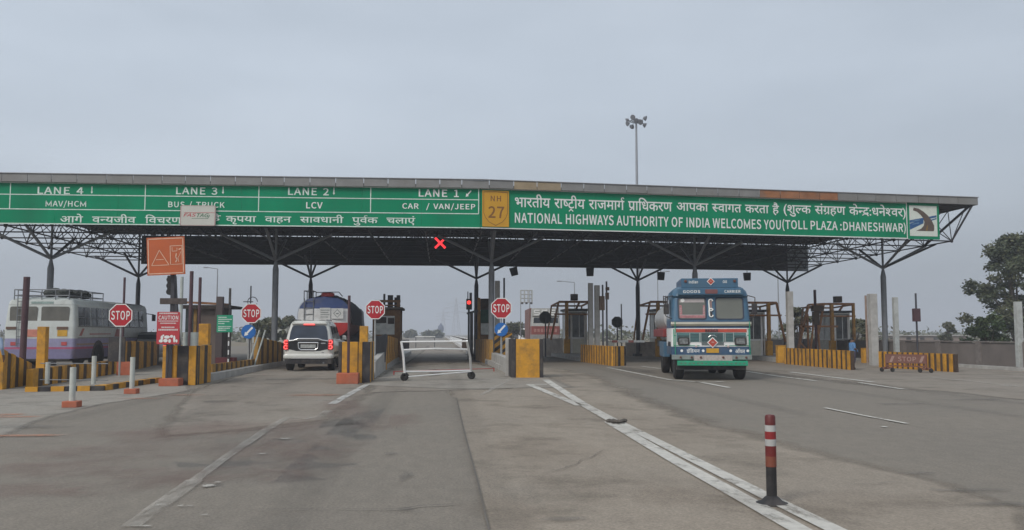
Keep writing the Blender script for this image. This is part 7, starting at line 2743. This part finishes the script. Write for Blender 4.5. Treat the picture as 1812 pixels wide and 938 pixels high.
# ================================================================== PEOPLE
def person(label, loc, rotz, shirt, trousers, pose, h=1.68):
    """one continuous body grown over a skeleton; local -y is the way the person faces"""
    k = h / 1.72
    fat = pose.get('fat', 1.0)
    J, E, RAD = [], [], []

    def j(p, r, parent=None):
        J.append(Vector(p) * k)
        RAD.append(r * k * fat)
        if parent is not None:
            E.append((parent, len(J) - 1))
        return len(J) - 1
    lean = pose.get('lean', 0.0)
    pel = j((0, 0, .95), .135)
    bel = j((0, -.02 - lean * .3, 1.10), .125, pel)
    che = j((0, -.02 - lean * .8, 1.32), .145, bel)
    nk = j((0, -.0 - lean, 1.47), .062, che)
    hd0 = j((0, -.02 - lean * 1.1, 1.56), .085, nk)
    hd1 = j((0, -.025 - lean * 1.15, 1.65), .088, hd0)
    nose = j((0, -.12 - lean * 1.15, 1.595), .016, hd0)
    for s in (-1, 1):
        sh = j((s * .175, -.0 - lean * .85, 1.40), .062, che)
        ex, ey, ez = pose.get('elbow%d' % s, (.235, .03, 1.13))
        el = j((s * ex, ey, ez), .045, sh)
        wx, wy, wz = pose.get('wrist%d' % s, (.245, -.06, .90))
        wr = j((s * wx, wy, wz), .032, el)
        pa = j((s * (wx + .002), wy - .025, wz - .075), .036, wr)
        for fi, (fx, L) in enumerate(((-.026, .07), (-.009, .082), (.009, .08), (.026, .062))):
            f1 = j((s * wx + .002, wy - .025 + fx, wz - .115), .0095, pa)
            j((s * (wx - .012), wy - .03 + fx, wz - .115 - L * .6), .008, f1)
        j((s * (wx - .02), wy - .065, wz - .10), .010, pa)
        hx, hy = .095, 0
        kx, ky, kz = pose.get('knee%d' % s, (.105, -.03, .50))
        ax, ay, az = pose.get('ankle%d' % s, (.11, .03, .09))
        hp = j((s * hx, hy, .86), .095, pel)
        kn = j((s * kx, ky, kz), .068, hp)
        an = j((s * ax, ay, az), .045, kn)
        j((s * (ax + .012), ay - .13, az - .055), .036, an)
        j((s * ax, ay + .05, az - .05), .036, an)
    me = bpy.data.meshes.new('person')
    me.from_pydata([tuple(p) for p in J], E, [])
    o = bpy.data.objects.new('person', me)
    S.collection.objects.link(o)
    sm = o.modifiers.new('skin', 'SKIN')
    for i, v in enumerate(me.skin_vertices[0].data):
        v.radius = (RAD[i], RAD[i])
        v.use_root = i == 0
    sb = o.modifiers.new('sub', 'SUBSURF')
    sb.levels = sb.render_levels = 2
    bpy.context.view_layer.update()
    dg = bpy.context.evaluated_depsgraph_get()
    m2 = bpy.data.meshes.new_from_object(o.evaluated_get(dg))
    o.modifiers.clear()
    o.data = m2
    bpy.data.meshes.remove(me)
    skin = M('brown_skin', (.16, .085, .055), .55, var=.08)
    m2.materials.clear()
    for x in (skin, shirt, trousers, M('dark_shoe', (.03, .026, .024), .6)):
        m2.materials.append(x)
    for p in m2.polygons:
        c = p.center / k
        m = 0
        if c.z < .10:
            m = 3
        elif c.z < .985 and abs(c.x) < .22:
            m = 2
        elif .985 <= c.z < 1.475:
            m = 1
        if abs(c.x) > .205 and c.z < pose.get('sleeve', 1.16):
            m = 0
        p.material_index = m
        p.use_smooth = True
    o.location = loc
    o.rotation_euler = (0, 0, rotz)
    WORLD[o] = Matrix.Translation(Vector(loc)) @ Matrix.Rotation(rotz, 4, 'Z')
    tag(o, label, 'person')
    b = MB()
    cy = -.01 - lean * 1.12
    rings = []
    for i in range(7):
        a = R(5 + 85 * i / 6)
        rr = .102 * math.cos(a) + .002
        rings.append([(rr * .95 * math.cos(R(t)), cy + .012 + rr * 1.1 * math.sin(R(t)) , 1.615 + .125 * math.sin(a)) for t in range(0, 360, 30)])
    b.loft(rings)
    b.v = [p * k for p in b.v]
    b.build('hair', M('black_hair', (.012, .011, .01), .6, var=.3, scale=40), o, smooth=True)
    b = MB()
    for s in (-1, 1):
        b.ball((s * .034 * k, (-.103 - lean * 1.15) * k, 1.615 * k), .011 * k, 8, 6)
    b.build('eyes', M('eye_dark', (.05, .04, .035), .3), o)
    b = MB()
    b.box(-.025 * k, .025 * k, (-.106 - lean * 1.15) * k, (-.098 - lean * 1.15) * k, 1.533 * k, 1.541 * k)
    b.build('mouth', M('lip_brown', (.13, .05, .045), .5), o)
    return o


q = G(1509, 654)
hh = zat(q, 598)
person('man in a blue shirt and dark trousers standing at the end of a striped barrier', q, R(100), M('sky_blue_shirt', (.10, .22, .42), .8, var=.1, scale=8), M('dusk_trousers', (.075, .065, .10), .8, var=.1),
       {'fat': 1.3, 'elbow1': (.22, -.02, 1.14), 'wrist1': (.17, -.22, 1.10), 'elbow-1': (.21, .0, 1.13), 'wrist-1': (.16, -.20, 1.06), 'ankle1': (.10, -.12, .09), 'knee1': (.10, -.12, .5), 'ankle-1': (.10, .10, .09)}, hh)
q = G(-17, 694)
person('person in a loose pale blue shirt at the far left edge', q, R(185), M('pale_blue_cloth', (.24, .31, .42), .85, var=.1, scale=8, bump=.3), M('dark_cloth', (.06, .05, .065), .85),
       {'lean': .10, 'elbow1': (.24, .02, 1.16), 'wrist1': (.25, -.1, .95), 'elbow-1': (.24, .02, 1.16), 'wrist-1': (.25, -.1, .95), 'sleeve': .98}, 1.5)
# ================================================================== TREES, WALL, MASTS AND THE DISTANCE
BARK = M('grey_bark', (.10, .08, .062), .9, var=.25, scale=8, bump=.4)


def leaf_mat(name, col):
    m = M(name, col, .65, var=.35, scale=1.2)
    return m


LEAFS = [leaf_mat('leaf_dull_green', (.068, .084, .044)), leaf_mat('leaf_dark_green', (.040, .055, .030)), leaf_mat('leaf_olive', (.098, .104, .052))]


def tree(label, base, h, rad, n, seed, trunk_h=.3, leaf=.16, cz=.62, squash=.75, group=None, name='tree', mats=None, limbs=9, clumps=22, small=1.0, taper=0.0):
    """tapered trunk, limbs that reach the leaf clumps, and many small leaf faces gathered in uneven clumps"""
    r = random.Random(seed)
    o = thing(name, label, 'tree', base, 0, group)
    b = MB()
    top = Vector((r.uniform(-.05, .05) * h, 0, h * trunk_h))
    b.tube((0, 0, -.1), top, h * .028, h * .020, 9)
    cs = []
    for i in range(clumps):
        a = r.uniform(0, 2 * math.pi)
        u = r.uniform(-1, 1)
        rr = rad * r.uniform(.35, 1.0) * math.sqrt(max(.05, 1 - u * u * .8)) * (1 - taper * (u + 1) / 2)
        c = Vector((rr * math.cos(a), rr * math.sin(a), h * cz + u * h * (1 - cz) * .92))
        cs.append((c, rad * r.uniform(.16, .36) * small))
    for c, cr in cs[:limbs * 2]:
        mid = top.lerp(c, .5) + Vector((r.uniform(-.1, .1), r.uniform(-.1, .1), .06)) * rad
        b.tube(top - Vector((0, 0, .1 * h * r.random())), mid, h * .013, h * .007, 6)
        b.tube(mid, c, h * .007, h * .002, 5)
    b.build('trunk', BARK, o, smooth=True)
    mb = MB()
    tot = sum(cr ** 2 for _, cr in cs)
    for c, cr in cs:
        kk = int(n * cr ** 2 / tot)
        mi = r.choice((0, 0, 1, 2))
        for _ in range(kk):
            d = Vector((r.gauss(0, 1), r.gauss(0, 1), r.gauss(0, 1)))
            d.normalize()
            p = c + Vector((d.x, d.y, d.z * squash)) * cr * (r.random() ** .45)
            if r.random() < .12:
                p = c + Vector((d.x, d.y, d.z * squash)) * cr * r.uniform(1.0, 1.5)
            s = leaf * r.uniform(.5, 1.3)
            u = Vector((r.gauss(0, 1), r.gauss(0, 1), r.gauss(0, .6))).normalized()
            v = u.cross(Vector((r.gauss(0, 1), r.gauss(0, 1), r.gauss(0, 1)))).normalized()
            m = mi if r.random() < .7 else r.randrange(3)
            mb.add([p - u * s, p + v * s * .42, p + u * s, p - v * s * .42], [(0, 1, 2, 3)], m)
    mb.build('crown', mats or LEAFS, o, recalc=False)
    return o


# the big tree beyond the boundary wall
q = AG(1806, 58)
tree('large spreading dark green tree behind the boundary wall at the right edge', q, 7.9, 4.6, 40000, 4, trunk_h=.16, leaf=.125, cz=.47, clumps=170, limbs=12, squash=.7, small=.42, taper=.5)
q = AG(1750, 50)
tree('low dense bright green bush behind the boundary wall, left of the big tree', q, 2.3, 1.2, 8000, 9, trunk_h=.2, leaf=.10, cz=.5, clumps=30, name='bush', mats=[leaf_mat('bush_leaf_green', (.050, .085, .026)), leaf_mat('bush_leaf_dark', (.032, .055, .02)), leaf_mat('bush_leaf_light', (.075, .105, .035))])
OLIVE = [leaf_mat('far_leaf_olive', (.095, .10, .05)), leaf_mat('far_leaf_green', (.065, .078, .04)), leaf_mat('far_leaf_pale', (.12, .115, .07))]
for i, (px, dist, hpx, wpx, lab) in enumerate(((1678, 95, 572, 13, 'small round olive tree beyond the wall, left of the big tree'),
                                               (1516, 75, 570, 26, 'bushy green tree behind the standing man'),
                                               (1410, 70, 545, 22, 'thin airy tree just right of the pale concrete post by the truck'),
                                               (478, 80, 560, 30, 'dark green tree behind the thick column left of the white car'),
                                               (512, 90, 562, 22, 'greyish tree behind the front of the tanker lorry'),
                                               (908, 110, 572, 24, 'low green tree between the blue disc and the red lorry'),
                                               (585, 190, 583, 20, 'far hazy tree left of lane 1'),
                                               (727, 300, 587, 13, 'far hazy tree seen through lane 1'),
                                               (765, 280, 586.5, 20, 'far roadside tree at the end of the road'))):
    q = AG(px, dist)
    hh = zat(q, hpx)
    tree(lab, q, hh, wpx / F * dist, 2600 if dist > 100 else 4200, 20 + i, trunk_h=.3, leaf=.17 * dist / 75, cz=.62 if i != 2 else .6, clumps=18 if i != 2 else 26, mats=OLIVE, limbs=7)

# scrub along the horizon: too many and too far to count
r = random.Random(77)
mb = MB()
for i in range(1500):
    dist = r.uniform(130, 520)
    px = r.uniform(-250, 2060)
    q = AG(px, dist)
    if -14 < q.x < 18:
        continue
    hgt = r.uniform(.8, 3.2) * (1.0 if dist > 200 else .8)
    wd = hgt * r.uniform(.8, 1.6)
    for _ in range(16):
        c = q + Vector((r.gauss(0, wd * .5), r.gauss(0, wd * .5), abs(r.gauss(hgt * .45, hgt * .28))))
        s = hgt * r.uniform(.10, .25)
        u = Vector((r.gauss(0, 1), r.gauss(0, .4), r.gauss(0, .7))).normalized()
        v = u.cross(Vector((r.gauss(0, 1), r.gauss(0, 1), r.gauss(0, 1)))).normalized()
        mb.add([c - u * s, c + v * s * .6, c + u * s, c - v * s * .6], [(0, 1, 2, 3)], r.randrange(3))
t = mb.build('scrub', OLIVE, recalc=False)
struct(t, 'stuff')
tag(t, 'hazy belt of scrub and low trees along the horizon', 'scrub')

# boundary wall at the right
WALLM = M('grey_brown_wall', (.165, .145, .135), .9, var=.15, scale=.8, dirt=.5, dirtcol=(.10, .09, .085), bump=.2)
o = thing('boundary_wall', 'long low grey brown boundary wall along the right side', 'wall', (22.2, 40, 0))
b = MB()
b.box(22.2, 22.45, 26, 84, 0, .98)
b.build('wall_face', WALLM, o, world=True)
b = MB()
for k in range(20):
    b.box(22.13, 22.52, 26 + k * 3.0, 26.32 + k * 3.0, 0, 1.0)
b.build('pillars', M('grey_brown_pillar', (.18, .16, .15), .9, var=.2), o, world=True)
b = MB()
b.box(22.15, 22.5, 26, 84, 1.003, 1.05)
b.build('coping', M('grey_brown_pillar', (.18, .16, .15), .9, var=.2), o, world=True)
r = random.Random(9)
b = MB()
for k in range(60):
    y = r.uniform(28, 60)
    b.ball((21.4 + r.uniform(-.3, .5), y, .02), r.uniform(.05, .16), 6, 4, .7)
t = b.build('rubble', M('dark_rubble', (.09, .08, .07), .9, var=.4), origin=(21.5, 40, 0))
struct(t, 'stuff')
tag(t, 'strip of stones and rubble at the foot of the boundary wall', 'rubble')
b = MB()
b.box(21.0, 21.2, 20, 84, 0, .13)
struct(b.build('kerb', GREY))

# far low houses and walls right of the plaza
for px, dist, w_, top, col, lab in ((1640, 150, 14, 594.5, (.24, .19, .16), 'long low pale brown building beyond the wall at the right'), (1560, 170, 10, 593, (.22, .19, .16), 'low distant building behind the slim concrete posts'), (625, 130, 7, 577, (.36, .37, .33), 'pale flat building behind the blue disc left of the white car')):
    if px == 625:
        px = 480
    q = AG(px, dist)
    o = thing('low_building', lab, 'building', q)
    zt = max(.9, zat(q, top))
    b = MB()
    b.box(-w_ / 2, w_ / 2, 0, 6, 0, zt)
    b.build('walls', M('plaster_%d' % px, col, .9, var=.12, scale=.5, dirt=.4), o)
    b = MB()
    b.box(-w_ / 2 - .3, w_ / 2 + .3, -.3, 6.3, zt + .003, zt + .15)
    b.build('roof', GREY, o)
    b = MB()
    for k in range(int(w_ / 2.4)):
        x = -w_ / 2 + 1 + k * 2.4
        b.box(x, x + .8, -.02, -.002, zt * .35, zt * .75)
    b.build('windows', BLK, o)

# white posts of the roadside rail beyond lane 1
proto = None
gl, gr_ = G(831, 612), G(792, 595)
for i in range(14):
    u = i / 13
    d = 80 * (3.0 ** u)
    x = 2.35 + .35 * u
    if proto is None:
        proto = thing('roadside_post', 'white roadside post beyond lane 1, one of a receding row', 'post', (x, d, 0), 0, 'white posts along the road beyond lane 1')
        b = MB()
        b.tube((0, 0, 0), (0, 0, 1.0), .09, n=8)
        b.build('shaft', M('white_tube_paint', (0.74, 0.74, 0.73), 0.4), proto)
        b = MB()
        b.lathe([(.092, .75), (.092, .9)], n=8)
        b.build('dark_band', BLK, proto)
    else:
        dup(proto, (x, d, 0), 0, proto['label'], proto['group'])
b = MB()
b.box(1.95, 2.2, 74, 420, 0, .28)
struct(b.build('kerb', M('white_kerb', (.55, .54, .52), .8, var=.2, dirt=.4)))
b = MB()
b.box(2.55, 3.0, 74, 420, 0, .12)
struct(b.build('kerb', GREY))


# high mast lights
def mast(label, px, base_d, pytop, kind):
    q = AG(px, base_d)
    zt = zat(q, pytop)
    o = thing('high_mast_light', label, 'mast light', q, 0)
    b = MB()
    b.tube((0, 0, 0), (0, 0, zt), .30, .13, 12)
    b.build('pole', M('galvanised_mast', (.26, .27, .29), .45, .3, var=.08), o, smooth=True)
    b = MB()
    n = 8
    for i in range(n):
        a, a2 = 2 * math.pi * i / n, 2 * math.pi * (i + 1) / n
        b.tube((.9 * math.cos(a), .9 * math.sin(a), zt - .1), (.9 * math.cos(a2), .9 * math.sin(a2), zt - .1), .06, n=6)
        b.tube((0, 0, zt - .1), (.9 * math.cos(a), .9 * math.sin(a), zt - .1), .04, n=5)
    b.lathe([(.28, -.3), (.3, 0), (.22, .35), (.01, .4)], (0, 0, zt - .1), 12)
    b.build('ring_frame', M('dark_mast_steel', (.10, .10, .11), .5), o)
    for i in range(n):
        a = 2 * math.pi * (i + .3) / n
        b = MB()
        c = Vector((1.05 * math.cos(a), 1.05 * math.sin(a), zt - .1 + (.32 if i % 2 else -.38)))
        d = Vector((math.cos(a), math.sin(a), -.35)).normalized()
        b.tube(c, c + d * .34, .16, .36, 12)
        b.tube((.9 * math.cos(a), .9 * math.sin(a), zt - .1), c, .045, n=5)
        b.build('floodlight', M('dark_lamp_shell', (.13, .13, .14), .5), o, smooth=True)
    return o


mast('very tall mast light rising above the canopy, right of centre', 1130, 118, 213, 0)
q = AG(931, 82)
o = thing('light_cage', 'open pale lattice cage on two slim poles behind the island, above the red lorry', 'light mast', q)
z0, z1 = zat(q, 535), zat(q, 514)
W_ = M('galvanised_mast', (.26, .27, .29), .45, .3)
b = MB()
for x in (-.5, .35):
    b.tube((x, 0, 0), (x, 0, z1), .045, .03, 8)
b.build('poles', W_, o)
b = MB()
for k in range(4):
    x = -.5 + 1.05 * k / 3
    for y in (-.3, .3):
        b.tube((x, y, z0), (x, y, z1), .04, n=5)
    z = z0 + (z1 - z0) * k / 3
    b.path([(-.5, -.3, z), (.55, -.3, z), (.55, .3, z), (-.5, .3, z), (-.5, -.3, z)], .04, 5)
b.build('cage', M('pale_cage_steel', (.42, .43, .42), .5), o)
b = MB()
for x in (-.4, .0, .45):
    b.box(x - .1, x + .1, -.45, -.31, z0 - .18, z0 - .01)
b.build('lamps', BLK, o)


def street_lamp(label, px, dist, pytop, arm, double=False):
    q = AG(px, dist)
    zt = zat(q, pytop)
    o = thing('street_lamp', label, 'street lamp', q)
    b = MB()
    b.tube((0, 0, 0), (0, 0, zt), .10, .05, 8)
    b.build('pole', W_, o)
    b = MB()
    for s in ((1, -1) if double else (1,)):
        b.tube((0, 0, zt), (arm * s, 0, zt + .15), .045, n=6)
    b.build('arm', W_, o)
    for s in ((1, -1) if double else (1,)):
        b = MB()
        b.box(min(arm * s, arm * s * 1.4), max(arm * s, arm * s * 1.4), -.12, .12, zt + .08, zt + .2)
        b.build('lamp_head', W_, o, bevel=.03)


street_lamp('slim street lamp with an arm to the left, above the first right hand booth', 1017, 105, 500, -1.5)
street_lamp('slim pale street lamp left of the thick dark column behind the truck', 1165, 120, 482, 1.2)
street_lamp('thin pale street lamp just right of the truck', 1379, 95, 478, 1.0)
street_lamp('thin pale street lamp between the green notice and the maroon poles', 382, 90, 476, -1.0)
q = AG(1100, 62)
post('thin_antenna_pole', 'thin dark antenna pole right of the stop sign back, left of the truck', 'pole', q, .09, zat(q, 538), DSTEEL)


def pylon(label, px, dist, pytop):
    q = AG(px, dist)
    H_ = zat(q, pytop)
    o = thing('power_pylon', label, 'pylon', q, R(20))
    b = MB()
    w0 = H_ * .09

    def hwz(z):
        return w0 * (1 - z / H_) ** 1.0 + H_ * .008
    lv = [H_ * t for t in (0, .18, .34, .48, .60, .72, .84, 1.0)]
    th = .075 * dist / 400
    for z0, z1 in zip(lv, lv[1:]):
        a, c = hwz(z0), hwz(z1)
        P = [(-1, -1), (1, -1), (1, 1), (-1, 1)]
        for i in range(4):
            p, q2 = P[i], P[(i + 1) % 4]
            b.tube((p[0] * a, p[1] * a, z0), (p[0] * c, p[1] * c, z1), th, n=4)
            b.tube((p[0] * a, p[1] * a, z0), (q2[0] * c, q2[1] * c, z1), th * .6, n=4)
            b.tube((q2[0] * a, q2[1] * a, z0), (p[0] * c, p[1] * c, z1), th * .6, n=4)
    b.build('tower', M('pylon_steel', (.42, .43, .45), .6), o)  # steel lightened so the towers fade; part of the haze is in the colour
    for zf, L in ((.60, .30), (.72, .34), (.84, .26)):
        b = MB()
        z = H_ * zf
        for s in (-1, 1):
            b.tube((0, 0, z), (s * H_ * L, 0, z + .2), th, n=4)
            b.tube((0, 0, z + H_ * .06), (s * H_ * L, 0, z + .2), th, n=4)
            for k in (.35, .65, .9):
                b.tube((s * H_ * L * k, 0, z), (s * H_ * L * k, 0, z + H_ * .06 * (1 - k)), th * .6, n=4)
            b.tube((s * H_ * L, 0, z + .2), (s * H_ * L, 0, z - H_ * .05), th * .7, n=4)
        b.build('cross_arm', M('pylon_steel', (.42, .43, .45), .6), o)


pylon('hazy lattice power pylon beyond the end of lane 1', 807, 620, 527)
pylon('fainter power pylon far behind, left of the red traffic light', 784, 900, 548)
q = AG(780, 480)
o = thing('water_tank', 'small dark water tank on a post at the end of the road', 'water tank', q)
zt = zat(q, 571)
b = MB()
b.lathe([(.01, zt), (1.5, zt - 2.2), (1.6, zt - 4.2), (.9, zt - 5.4), (.01, zt - 5.6)], n=12)
b.build('tank', M('slate_blue_tank', (.06, .075, .14), .6), o)
b = MB()
b.tube((0, 0, 0), (0, 0, zt - 5.4), .5, n=8)
b.build('shaft', GREY, o)

# ---- the hazy air
b = MB()
b.box(-1400, 1400, -14, 2600, -1.03, 48)
hz = b.build('haze', [])
hz['kind'] = 'stuff'
hz['label'] = 'thin grey evening haze over the plain'
hm = bpy.data.materials.new('haze_air')
hm.use_nodes = True
t = hm.node_tree
t.nodes.clear()
out = t.nodes.new('ShaderNodeOutputMaterial')
pv = t.nodes.new('ShaderNodeVolumePrincipled')
pv.inputs['Color'].default_value = (.80, .84, .92, 1)
pv.inputs['Density'].default_value = 0.0013
pv.inputs['Anisotropy'].default_value = 0.2
t.links.new(pv.outputs['Volume'], out.inputs['Volume'])
hz.data.materials.append(hm)
